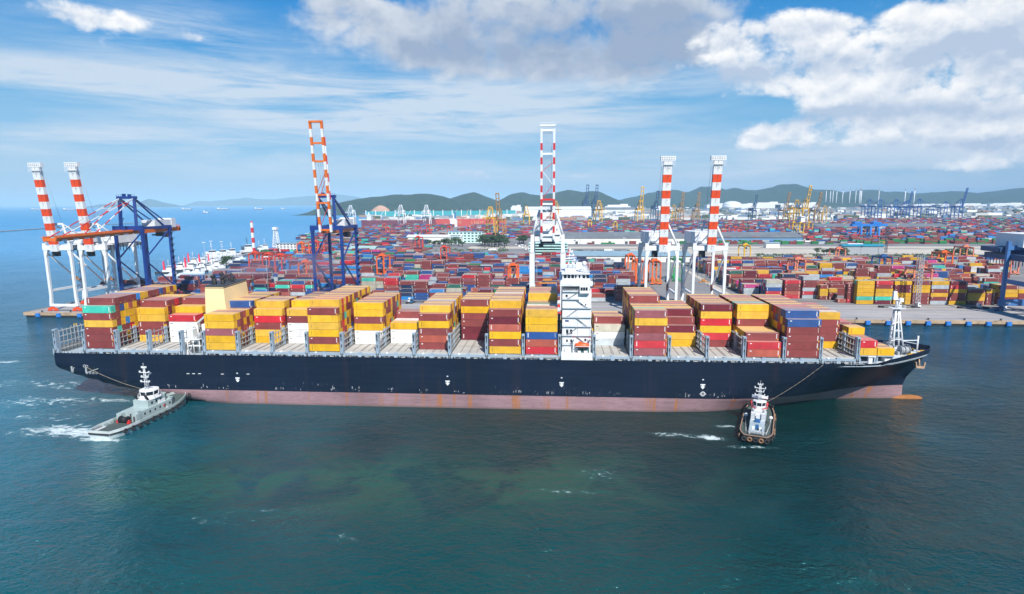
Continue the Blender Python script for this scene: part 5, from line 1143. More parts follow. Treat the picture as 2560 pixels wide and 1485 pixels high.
def blue_crane(X, Y, label, raised, W=20, boomlen=62, tilt=0):
    """double girder crane on blue legs: tall apex frame, orange and white boom"""
    G, zt = 30.5, 59; root = empty('quay_crane', (X, Y, QZ), 0, label, 'crane', 'blue quay cranes with orange booms')
    for sx in (-1, 1):
        for y in (0, G):
            b = MB(); x = sx*W/2; b.bar((x, y, 4), (x, y, zt), 1.8, 1.9); b.box(x-1.15, x+1.15, y-1.15, y+1.15, zt-1.4, zt+1.6); b.build('leg', NAVY, root)
    for y in (0, G): b = MB(); b.box(-W/2-.9, W/2+.9, y-.8, y+.8, 3.7, 5.3); b.build('sill_beam', NAVY, root)
    for sx in (-1, 1):
        x = sx*W/2; b = MB(); b.box(x-.55, x+.55, .96, G-.96, 13.2, 15); b.bar((x, 1, 15.5), (x, G-1, 36), .75, .75) if False else None
        b.bar((x, G-1, 16), (x, 1, 37), .75); b.bar((x, 1, 39), (x, G-1, 58), .75); b.build('side_brace', NAVY, root)
    b = MB(); b.box(-W/2-1.2, W/2+1.2, G-1.1, G+1.1, zt, zt+2.6); b.build('portal_beam', NAVY, root)
    b = MB(); b.box(-W/2-1.3, W/2+1.3, -1.2, 1.2, zt, zt+3)
    for k in range(12): b.bar((-W/2+k*W/11, -1.3, zt+3), (-W/2+k*W/11, -1.3, zt+4.1), .1)
    b.bar((-W/2, -1.3, zt+4.1), (W/2, -1.3, zt+4.1), .1); b.build('portal_beam', NAVY, root)
    for sx in (-1, 1): b = MB(); x = sx*W/2; b.box(x-.7, x+.7, 1.25, G-1.15, zt+.6, zt+2.4); b.build('portal_beam', NAVY, root)
    # apex frame and backstays
    b = MB(); ax, az_ = 5.4, 82
    for sx in (-1, 1):
        b.bar((sx*(W/2-4.2), .5, zt+3), (sx*ax, 1.5, az_), 1.7, 1.8)
        b.bar((sx*ax, 1.5, az_-.5), (sx*5, G+8, zt+2.6), .7); b.bar((sx*ax, 1.5, az_-1), (sx*(W/2-4), G-1, zt+2.6), .9)
    b.box(-ax-1.6, ax+1.6, .3, 2.7, az_-1, az_+.9)
    for k in range(9): b.bar((-6.8+k*1.7, .2, az_+.9), (-6.8+k*1.7, .2, az_+2.1), .12)
    b.bar((-6.8, .2, az_+2), (6.8, .2, az_+2), .12); b.box(-3, -1, .8, 2.2, az_+.9, az_+2.6); b.box(1.2, 3, .8, 2.2, az_+.9, az_+2.3)
    b.bar((-2.5, G-3, zt+8), (-2.5, G-3, zt+3), .3); b.build('apex_frame', NAVY, root)
    b = MB(); x = -ax-1.3
    for k in range(4): b.bar((x, 1.5, zt+4+k*4.4), (x-(.8 if k % 2 else -.8), 4.2, zt+8.4+k*4.4), .6, .12); b.box(x-1.2, x+1, 1, 5, zt+8.3+k*4.4, zt+8.45+k*4.4)
    b.build('stairway', DBLUE, root)
    b = MB()
    for sx in (-3.4, 3.4): b.box(sx-.6, sx+.6, 1.3, G+22, zt-2.6, zt-.1)
    b.box(-4, 4, G+20, G+22.4, zt-2.3, zt+.9); b.box(-4.2, 4.2, G+14, G+14.6, zt-2.4, zt-.2)
    for k in range(6): b.box(-4.6+k*1.7, -4.2+k*1.7, G+20.4, G+20.8, zt+.9, zt+2.8)
    b.build('girder', ORANGE, root)
    b = MB(); b.box(-4.6, 5.6, G-10, G+12, zt+.6, zt+6.6); b.box(-5, 6, G+9, G+14, zt+.5, zt+7.6); b.box(5.62, 5.68, G-6, G+4, zt+2, zt+2.3, 1); b.build('machinery_house', [paint('house_grey', (.6, .61, .63), .5, .08), STEEL], root)
    hinge = Vector((0, -1.6, zt-1.4)); b = MB()
    if raised:
        d = Vector((0, -math.cos(R(raised)), math.sin(R(raised)))); L = boomlen; nb = 14
        for sx in (-3.9, 3.9):
            for k in range(nb): b.bar(hinge+d*(L*k/nb)+Vector((sx, 0, 0)), hinge+d*(L*(k+1)/nb)+Vector((sx, 0, 0)), 1.5, 1.7, 1 if k % 2 else 0)
        for t in (0.02, .27, .345, .645, .805, .99): p_ = hinge+d*(L*t); b.bar(p_+Vector((-3.9, 0, 0)), p_+Vector((3.9, 0, 0)), 1.3 if t != .99 else 2.6, 1.2, 1)
        for a_, c_ in ((.05, .25), (.27, .5), (.36, .55)): b.bar(hinge+d*(L*a_)+Vector((-3.5, .2, 0)), hinge+d*(L*c_)+Vector((3.5, .2, 0)), .3, .3, 2)
        bm_ = b.build('boom', [WHITE, ORANGE, RED], root)
        b = MB()
        for sx in (-1.4, .2, 1.6): b.tube((sx, 1, az_+1), hinge+d*(L*.66)+Vector((sx, .8, 0)), .1, 5)
        b.build('stay_rope', STEEL, root); b = MB()
        for sx in (-4.9, 4.9): b = MB(); stripes(b, hinge+d*(L*.3)+Vector((sx, 1.4, 0)), hinge+d*(L*.86)+Vector((sx, .9, 0)), .5, .5, 7, 0, 1); b.build('stay', [RED, WHITE], root)
    else:
        d = Vector((0, -math.cos(R(tilt)), math.sin(R(tilt)))); L = boomlen; nb = 15
        for sx in (-3.4, 3.4):
            for k in range(nb): b.bar(hinge+d*(L*k/nb)+Vector((sx, 0, 0)), hinge+d*(L*(k+1)/nb)+Vector((sx, 0, 0)), 1.3, 2.5, 1 if k % 2 == 0 or k == nb-1 else 0)
        for t in (.03, .35, .65, .985): p_ = hinge+d*(L*t); b.bar(p_+Vector((-3.4, 0, 0)), p_+Vector((3.4, 0, 0)), 1.5, 1.6, 1)
        for sx in (-5, 5): b.bar(hinge+Vector((sx, 0, 1.4)), hinge+d*L+Vector((sx, 0, 1.4)), 1.0, .15, 1); b.bar(hinge+Vector((sx*.78, 0, .75)), hinge+d*L+Vector((sx*.78, 0, .75)), .7, 2.2, 1); b.bar(hinge+Vector((sx*1.1, 0, 2.4)), hinge+d*L+Vector((sx*1.1, 0, 2.4)), .1, .1, 1)
        b.build('boom', [WHITE, ORANGE], root)
        for sx in (-1, 1):
            for t in (.52, .93):
                b = MB(); stripes(b, (sx*5.2, 1, 81.4), hinge+d*(L*t)+Vector((sx*3.4, 0, 1.4)), .5, .5, 8, 0, 1); b.build('stay', [WHITE, RED], root)
        b = MB()
        for sx in (-1.5, 0, 1.5): b.tube((sx, 1, 81.8), hinge+d*(L*.9)+Vector((sx, 0, 1)), .09, 5)
        b.build('stay_rope', STEEL, root)
    b = MB(); b.box(-3, 3, G+2, G+7, zt-6, zt-3); b.box(-6, -3.2, G+2, G+6, zt-5.5, zt-4.5); b.build('trolley', DARK, root)
    b = MB(); b.box(-2, 2, G+8, G+12, zt-7, zt-3.2); b.build('operator_cab', paint('cab_red', (.4, .06, .04), .6), root)
    b = MB(); x = W/2+1.1
    for k in range(11): b.bar((x, G-2, 6+k*4.6), (x, G+1.8, 10.6+k*4.6), .5, .12); b.box(x-.3, x+1.4, G-2.4, G+2.4, 10.5+k*4.6, 10.65+k*4.6)
    b.build('stairway', DBLUE, root); b = MB(); b.tube((W/2-1.4, G-7, 16.4), (W/2-.7, G-7, 16.4), 1.9, 18); b.build('cable_reel', paint('reel_brown', (.2, .06, .05), .6), root)
    bogies(root, W, G, NAVY); return root
def twin_crane(X, Y, label, W=21, mats=(WHITE, RED), zt=53.5, top=125, group=None):
    """white crane with a raised double boom"""
    m0, m1 = mats; G = 30.5; root = empty('quay_crane', (X, Y, QZ), 0, label, 'crane', group)
    for sx in (-1, 1):
        for y in (0, G):
            b = MB(); x = sx*W/2; b.bar((x, y, 4), (x, y, zt-10), 3.4, 2.6) if y == 0 else b.bar((x, y, 4), (x, y, zt), 2.2); 
            if y == 0: b.bar((x, y, zt-10), (x*.97, y, zt+2), 3.4, 2.6, 0, 2.4, 2.4)
            b.build('leg', m0, root)
    for y in (0, G): b = MB(); b.box(-W/2-1, W/2+1, y-.9, y+.9, 3.6, 5.6); b.build('sill_beam', m0, root)
    for sx in (-1, 1): b = MB(); x = sx*W/2; b.box(x-.6, x+.6, 1.35, G-1.15, 15, 17); b.tube((x, 1.4, 46), (x, G-1.2, 18), .6, 8); b.box(x-.7, x+.7, 1.4, G-1.2, zt-2, zt+.6); b.build('side_brace', m0, root)
    b = MB(); b.box(-W/2-1.2, W/2+1.2, G-1, G+1, zt-2, zt+1); b.build('portal_beam', m0, root); b = MB(); b.box(-W/2+1.8, W/2-1.8, -1.2, 1.2, zt-2.4, zt+.8); b.build('portal_beam', m0, root)
    b = MB(); az_ = zt+18
    for sx in (-1, 1): b.tube((sx*W/2*.97, 0, zt+1.8), (sx*5.6, 2, az_), .95, 8, 0, .75); b.tube((sx*5.6, 2, az_), (sx*5, G-2, zt+1), .5, 8)
    b.box(-6.4, 6.4, 1.2, 2.8, az_-1, az_+.6); b.build('apex_frame', m0, root)
    b = MB()
    for sx in (-3.6, 3.6): b.box(sx-.6, sx+.6, 1.3, G+18, zt-1.9, zt+.5)
    b.build('girder', m0, root)
    hinge = Vector((0, -1.5, zt-1)); d = Vector((0, -math.cos(R(84)), math.sin(R(84)))); L = (top-zt)/math.sin(R(84)); nb = 16; b = MB()
    for sx in (-4.1, 4.1):
        for k in range(nb): b.bar(hinge+d*(L*k/nb)+Vector((sx, 0, 0)), hinge+d*(L*(k+1)/nb)+Vector((sx, 0, 0)), 1.4, 1.8, 1 if (k % 2 == 1 and k < 15 and k > 0) else 0)
    for t, m in ((.04, 0), (.33, 0), (.37, 1), (.78, 0), (.985, 0)): p_ = hinge+d*(L*t); b.bar(p_+Vector((-4.1, 0, 0)), p_+Vector((4.1, 0, 0)), 1.3, 1.3, m)
    z = 0
    for k, (a_, c_) in enumerate(((.06, .15), (.16, .25), (.2, .3), (.38, .5), (.5, .62), (.63, .7))): s_ = 1 if k % 2 else -1; b.bar(hinge+d*(L*a_)+Vector((-3.5*s_, .3, 0)), hinge+d*(L*c_)+Vector((3*s_, .3, 0)), .32, .32, 1 if k % 2 else 0)
    b.box(-5, 5, hinge.y+d.y*L-1.2, hinge.y+d.y*L+1.2, top+.4, top+1.4)
    for k in range(8): b.bar((-5+k*1.42, hinge.y+d.y*L-1.2, top+1.4), (-5+k*1.42, hinge.y+d.y*L-1.2, top+2.8), .1)
    b.bar((-5, hinge.y+d.y*L-1.2, top+2.8), (5, hinge.y+d.y*L-1.2, top+2.8), .12)
    b.build('boom', [m0, m1], root); b = MB()
    for sx in (-2.6, -1.6, -.4, .6, 1.5, 2.4): b.tube((sx, 1, az_), hinge+d*(L*.98)+Vector((sx, .5, 0)), .11, 5)
    b.build('stay_rope', STEEL, root); b = MB()
    b.box(-9, 9, G-14, G+9, zt+1.2, zt+9.5); b.box(-9.3, 9.3, G-14.3, G+9.3, zt+9.5, zt+9.9)
    for k in range(5): b.box(-8+k*3.4, -6.8+k*3.4, G-14.06, G-14.01, zt+4, zt+5.4, 1)
    b.build('machinery_house', [WHITE, STEEL], root)
    b = MB(); b.box(-5, 5, 2, 12, zt-4.2, zt-2.6); b.box(-6, -3, 4, 8, zt-7, zt-4.3); b.build('trolley', DARK, root)
    b = MB(); b.box(-3, 3, 4, 5.4, zt-30, zt-28.6); b.box(-6, 6, 4, 5.2, zt-32, zt-31); 
    for sx in (-2.4, 2.4): b.tube((sx, 4.6, zt-4), (sx, 4.6, zt-29), .07, 4)
    b.build('spreader', paint('spreader_orange', (.5, .2, .04)), root); bogies(root, W, G, m1); return root
white_crane(-357.8, 403, 'white quay crane at the far left end with its striped boom raised', 19.2)
white_crane(-331.2, 403, 'white quay crane with raised striped boom partly behind the lowered blue one', 18.6)
blue_crane(-302.5, 403, 'blue quay crane with its orange and white boom lowered out over the water', 0, 20, 66, -1)
blue_crane(-158, 403, 'blue quay crane with its tall orange and white double boom raised', 84, 20.5, 74)
twin_crane(-5, 403, 'big white quay crane with a raised red and white double boom behind the deckhouse')
white_crane(71.6, 403, 'white quay crane with raised striped boom, left one of the right-hand pair', 20.4)
white_crane(103, 403, 'white quay crane with raised striped boom, right one of the right-hand pair', 20.4)
# the blue crane cut by the right edge of the picture
def edge_crane():
    EX = onY(2511, 700, 433.5).x+12; root = empty('quay_crane', (EX, 403, QZ), 0, 'pale blue quay crane with a white machinery house at the right edge of the quay', 'crane'); W, G, zt = 24, 30.5, 49
    for sx in (-1, 1):
        for y in (0, G): b = MB(); b.bar((sx*W/2, y, 6), (sx*W/2, y, zt), 2.1, 2.1); b.build('leg', BLUE2, root)
    for y in (0, G): b = MB(); b.box(-W/2-2, W/2+2, y-1, y+1, 4, 8.5); b.box(-W/2+2, -W/2+5, y-1.05, y-1.01, 5.4, 6.6, 1); b.build('sill_beam', [BLUE2, WHITE], root)
    for sx in (-1, 1): b = MB(); x = sx*W/2; b.box(x-.7, x+.7, 1.1, G-1.1, 20, 23); b.build('side_brace', BLUE2, root)
    b = MB(); b.box(-W/2+1.1, W/2-1.1, -.8, .8, 20, 23)
    b.bar((-W/2+1, 0, 24), (W/2-1, 0, 44), .9); b.bar((-W/2+1, 0, 43), (W/2-1, 0, 38), .7); b.bar((-W/2+1, 0, 38), (W/2-1, 0, 42), .8); b.build('front_brace', BLUE2, root)
    b = MB(); b.box(-W/2-1, W/2+1, -1.2, 1.2, zt-6, zt-3); b.build('portal_beam', BLUE2, root); b = MB(); b.box(-W/2-1, W/2+1, G-1.2, G+1.2, zt-6, zt-3); b.build('portal_beam', BLUE2, root)
    b = MB(); b.box(-5, 5, -40, G+26, zt-9, zt-6); b.box(-11, -5.2, 8, G+24, zt-13, zt-9); b.box(-14, 3, G+6, G+24, zt-8, zt-4.6)
    for k in range(14): b.box(-10.6, -10.4, 9+k*3, 9.6+k*3, zt-16-(k % 3), zt-13)
    b.build('girder', DBLUE, root)
    b = MB(); b.box(-7, 12, G-6, G+20, zt-4, zt+4.6); b.box(-7.3, 12.3, G-6.3, G+20.3, zt+4.6, zt+5.2); b.build('machinery_house', [WHITE], root)
    b = MB(); b.box(-12.8, -11.2, -1.25, -1.1, 24, 25.2); b.build('lamp_box', YELLOW, root)
    b = MB(); b.bar((-W/2, 0, zt+3), (-4, 2, zt+24), 1.4); b.bar((W/2, 0, zt+3), (4, 2, zt+24), 1.4); b.build('apex_frame', BLUE2, root); bogies(root, W, G, DBLUE)
edge_crane()
# ---- small copies of simpler kinds for the far quays
def far_crane(mats, raised, house=WHITE, s=1):
    m0 = mats; root = empty('far_quay_crane', (0, 0, 0)); W, G, zt = 18, 24, 40
    b = MB()
    for sx in (-1, 1):
        for y in (0, G): b.bar((sx*W/2, y, 0), (sx*W/2*.9, y, zt), 1.9)
        b.bar((sx*W/2, 0, 12), (sx*W/2, G, 12), 1.3); b.bar((sx*W/2, 0, 14), (sx*W/2, G, 38), .9)
    for y in (0, G): b.box(-W/2, W/2, y-.9, y+.9, 2, 4); b.box(-W/2, W/2, y-1, y+1, zt-2, zt+1)
    b.build('portal_frame', m0, root)
    b = MB()
    for sx in (-1, 1): b.bar((sx*7, 0, zt), (sx*3.4, 2, zt+24), 1.6); b.bar((sx*3.4, 2, zt+24), (sx*3.6, G+6, zt+2), .9)
    b.box(-4.4, 4.4, 1, 3, zt+23, zt+25); b.build('apex_frame', m0, root)
    b = MB()
    for sx in (-3, 3): b.box(sx-.8, sx+.8, -1 if raised else -44, G+16, zt+.2, zt+2.6)
    if not raised:
        for t in (.5, 1): b.bar((3, 2, zt+24), (3, -44*t, zt+2), .5); b.bar((-3, 2, zt+24), (-3, -44*t, zt+2), .5)
    b.build('girder', m0, root)
    if raised:
        b = MB(); d = Vector((0, -math.cos(R(80)), math.sin(R(80)))); h = Vector((0, -2, zt+1))
        for sx in (-3.3, 3.3): b.bar(h+Vector((sx, 0, 0)), h+d*58+Vector((sx, 0, 0)), 1.7, 1.9)
        for t in (.1, .35, .6, .8, .98): b.bar(h+d*58*t+Vector((-3.3, 0, 0)), h+d*58*t+Vector((3.3, 0, 0)), 1.8 if t < .9 else 3)
        b.build('boom', m0, root)
    b = MB(); b.box(-5.5, 5.5, G-8, G+10, zt+2.8, zt+9.5); b.build('machinery_house', house, root); return root
proto = {}
def put_far(kind, px, py, s, rz, label, group, z=QZ):
    key = kind
    if key not in proto:
        m = {'y': YELLOW, 'o': paint('worn_ochre', (.36, .2, .06), .6), 'b': DBLUE, 'w': WHITE, 'B': paint('haze_blue', (.02, .10, .36), .5)}[kind[0]]
        proto[key] = (far_crane(m, kind[1] == 'r', WHITE if kind[0] != 'b' else DBLUE), [0])
    pr, n = proto[key]; o = pr if n[0] == 0 else copy_tree(pr); n[0] = 1
    c = onZ(px, py, z); top = onY(px, s, c.y).z-z; s = top/(98.2 if kind[1] == 'r' else 65.2); o.location = (c.x, c.y, z); o.rotation_euler = (0, 0, rz); o.scale = (s*1.0, s, s); tag(o, label, 'crane', group)
yg = 'yellow cranes on the far quay'
put_far('yr', 1601, 562, 467, .15, 'tallest bright yellow far crane with raised boom, left of the striped booms', yg)
put_far('yd', 1497, 563, 501, .2, 'bright yellow far crane without a raised boom before the grey hall', yg)
put_far('or', 1702, 558, 480, .2, 'worn ochre far crane with raised boom between the two striped booms', yg)
put_far('or', 1742, 560, 481, .1, 'worn ochre far crane with raised boom just left of the right striped boom', yg)
put_far('yd', 1684, 559, 512, .3, 'low yellow far crane half hidden by the left striped boom', yg)
put_far('or', 1248, 596, 483, -.2, 'worn ochre crane with a raised boom left of the central white crane', yg)
put_far('yd', 1226, 592, 516, -.2, 'yellow crane with boom down just left of the worn ochre one', yg)
put_far('yd', 1316, 571, 515, 0, 'yellow crane before the white hall left of the central crane boom', yg)
put_far('yd', 1389, 561, 502, .3, 'yellow crane peeping out right of the central white crane', yg)
for px, py, s, k, t in [(1963, 558, 481, 'or', 'ochre far crane with raised boom at the left of the yellow group'), (2012, 560, 464, 'yr', 'tallest yellow far crane with raised boom in the middle of the yellow group'), (2041, 558, 481, 'or', 'ochre far crane with raised boom at the right of the yellow group'), (1990, 557, 499, 'yd', 'yellow far crane with boom down, left of the group tallest one'), (2060, 560, 514, 'yd', 'low yellow far crane at the right end of the yellow group'), (1978, 562, 516, 'yd', 'low yellow far crane second from the left of the yellow group')]: put_far(k, px, py, s, .3, t, yg)
bgp = 'blue cranes on the far quay'
for px, py, s, k, t in [(1466, 541, 462, 'br', 'dark blue far crane with raised boom, left one of a close pair'), (1489, 541, 462, 'br', 'dark blue far crane with raised boom, right one of a close pair'), (1639, 551, 477, 'br', 'dark blue far crane beside the left striped boom'), (1884, 553, 487, 'br', 'lone dark blue far crane with raised boom left of the yellow group')]: put_far(k, px, py, s, .2, t, bgp)
for i, (px, py, s, k) in enumerate([(2172, 545, 498, 'Bd'), (2198, 547, 498, 'Bd'), (2238, 549, 498, 'Bd'), (2262, 546, 503, 'Bd'), (2267, 543, 479, 'Br'), (2296, 549, 497, 'Bd'), (2330, 545, 512, 'Bd'), (2362, 546, 503, 'Bd'), (2400, 549, 470, 'Br')]):
    put_far(k, px, py, s, .45, 'hazy blue far crane, %s of the row on the right' % ['leftmost', 'second', 'third', 'fourth', 'fifth, boom raised', 'sixth', 'seventh and smallest', 'eighth', 'last and tallest, boom raised'][i], bgp)
for px, py, s, t in [(878, 562, 513, 'white far crane behind the blue crane machinery house'), (1003, 567, 512, 'white far crane left of its twin, before the nearest wooded hill'), (1067, 567, 512, 'white far crane beside the white ship house, before the nearest wooded hill')]: put_far('wd', px, py, s, 0, t, 'white cranes by the bulk carriers')
# ---- yard gantries on rubber tyres
def rtg(m, H=20, sp=23.4, wx=7.5):
    root = empty('yard_gantry', (0, 0, 0))
    for sx in (-1, 1):
        for sy in (-1, 1):
            b = MB(); x, y = sx*wx/2, sy*sp/2; b.bar((x, y, 1.4), (x, y, H-1.5), 1.25, 1.0); b.bar((x, y, H-1.5), (x*.9, y*.97, H), 1.3, 1.1); b.build('leg', m, root)
    for sy in (-1, 1):
        b = MB(); y = sy*sp/2; b.box(-wx/2-1.6, wx/2+1.6, y-.5, y+.5, 1, 2)
        for sx in (-wx/2-.8, -wx/2+.8, wx/2-.8, wx/2+.8): b.tube((sx, y-.4, .75), (sx, y+.4, .75), .75, 10, 1)
        b.box(-1.5, 1.5, y-sy*1.7-.5 if sy > 0 else y-1.2, y+1.2 if sy > 0 else y+.9, 2.02, 4.2); b.build('sill_beam', [m, BLACK], root)
    for sx in (-1, 1): b = MB(); x = sx*wx/2*.9; b.box(x-.55, x+.55, -sp/2-1, sp/2+1, H, H+1.7); b.build('girder', m, root)
    b = MB(); b.box(-wx/2, wx/2, -5.5, -1.5, H+1.72, H+2.5); b.box(-1.8, 1.8, -5, -2, H+2.5, H+4.2); b.box(-wx/2+.6, -wx/2+2, -5, -2.5, H+2.5, H+3.6); b.box(-wx/2*.6, wx/2*.6, -3.6, -3, H+.2, H+1.7, 1)
    b.build('trolley', [m, DARK], root)
    b = MB(); b.box(-1, 1, -6.2, -4.2, H-3, H-.6); b.build('operator_cab', [GLASS], root)
    b = MB()
    for sx in (-2, 2): b.tube((sx, -3.5, H), (sx, -3.5, H-6), .06, 4)
    b.box(-3, 3, -4, -3, H-6.6, H-6); b.build('spreader', YELLOW, root); return root
rp = {}
def put_rtg(k, px, py, label, H=20, sc_=1, rz=0):
    m = {'o': paint('gantry_orange', (.72, .12, .015), .5), 's': SALMON, 'y': YELLOW, 'b': paint('gantry_blue', (.02, .09, .27), .5), 'r': paint('gantry_red', (.6, .06, .03), .5), 'g': GREEN}[k]
    if k not in rp: rp[k] = [rtg(m), False]
    o = rp[k][0] if not rp[k][1] else copy_tree(rp[k][0]); rp[k][1] = True
    c = onZ(px, py, QZ+22*sc_); o.location = (c.x, c.y, QZ+.05); o.scale = (sc_,)*3; o.rotation_euler = (0, 0, rz); tag(o, label, 'gantry crane', 'yard gantries over the container stacks')
G_ = [('r', 642, 631, 'red gantry at the left end of the yard, below the striped tower'), ('r', 676, 634, 'red gantry in front of the white lattice tower'), ('r', 707, 637, 'red gantry right of the white lattice tower'), ('o', 757, 607, 'orange gantry left of the raised orange boom crane, higher of two'), ('o', 768, 654, 'orange gantry between the legs of the raised orange boom crane'), ('r', 795, 604, 'red gantry behind the left legs of the raised orange boom crane'),
      ('o', 958, 638, 'orange gantry standing over stacks right of the raised orange boom crane'), ('r', 962, 560, 'distant red gantry, leftmost behind the far stacks'), ('r', 972, 569, 'distant red gantry, second from the left'), ('r', 1046, 565, 'distant red gantry beside the road end'), ('r', 1072, 563, 'distant red gantry before the bulk carriers'), ('r', 1047, 592, 'red gantry in front of the long white warehouse'), ('r', 1113, 617, 'red gantry over the strip of green bushes'), ('r', 1125, 567, 'distant red gantry above the mint office'), ('r', 1172, 567, 'distant red gantry right above the mint office'),
      ('o', 1284, 662, 'orange gantry just left of the central white crane leg'), ('o', 1576, 637, 'orange gantry over stacks, left of the trio by the road'), ('o', 1597, 650, 'orange gantry over stacks, middle of the trio by the road'), ('o', 1637, 651, 'orange gantry over stacks, right of the trio by the road'), ('g', 1690, 645, 'green gantry seen between the white crane legs'),
      ('s', 1992, 647, 'faded salmon gantry nearest the road in the right yard'), ('s', 2094, 621, 'faded salmon gantry left of the teal canopy'), ('b', 2206, 640, 'dark blue gantry below the teal canopy'), ('s', 2297, 668, 'faded salmon gantry nearest the quay in the right yard'), ('o', 2356, 630, 'orange gantry over brown stacks in the right yard'), ('s', 2410, 616, 'faded salmon gantry behind the orange one in the right yard'), ('s', 2520, 632, 'faded salmon gantry behind the pale blue crane'), ('y', 1862, 612, 'yellow gantry left in the right yard'), ('r', 1815, 565, 'distant red gantry right of the striped booms'), ('r', 1838, 568, 'distant red gantry above the blue trimmed warehouse')]
for k, px, py, lab in G_: put_rtg(k, px, py, lab)
for i, (px, py) in enumerate([(1983, 556), (2000, 557), (2022, 556), (1538, 555), (1475, 551)]): put_rtg('y', px, py, 'distant yellow gantry, %s' % ['first below the yellow crane group', 'second below the yellow crane group', 'third below the yellow crane group', 'beside the dock water', 'left of the dock water'][i], sc_=1.15)
# bright blue rail gantry
root = empty('rail_gantry', tuple(onZ(2168, 599, QZ)), 0, 'tall bright blue double legged gantry standing over the railway', 'gantry crane'); LB = paint('bright_blue_paint', (.015, .17, .55), .5)
for x in (-16, 2, 18):
    b = MB()
    for y in (-8, 8): b.bar((x, y, .5), (x, y*.6, 27), 3.2, 2.6)
    b.box(x-2, x+2, -11, 11, .3, 2); b.build('leg', LB, root)
b = MB()
for y in (-5, 5): b.box(-34, 34, y-1, y+1, 27, 31.5)
b.box(-30, -16, -6.5, 6.5, 31.52, 36); b.box(6, 22, -6.5, 6.5, 31.52, 35); b.build('girder', LB, root)
b = MB(); b.box(-8, 0, -4, 4, 22, 26.9); b.build('operator_cab', DARK, root)

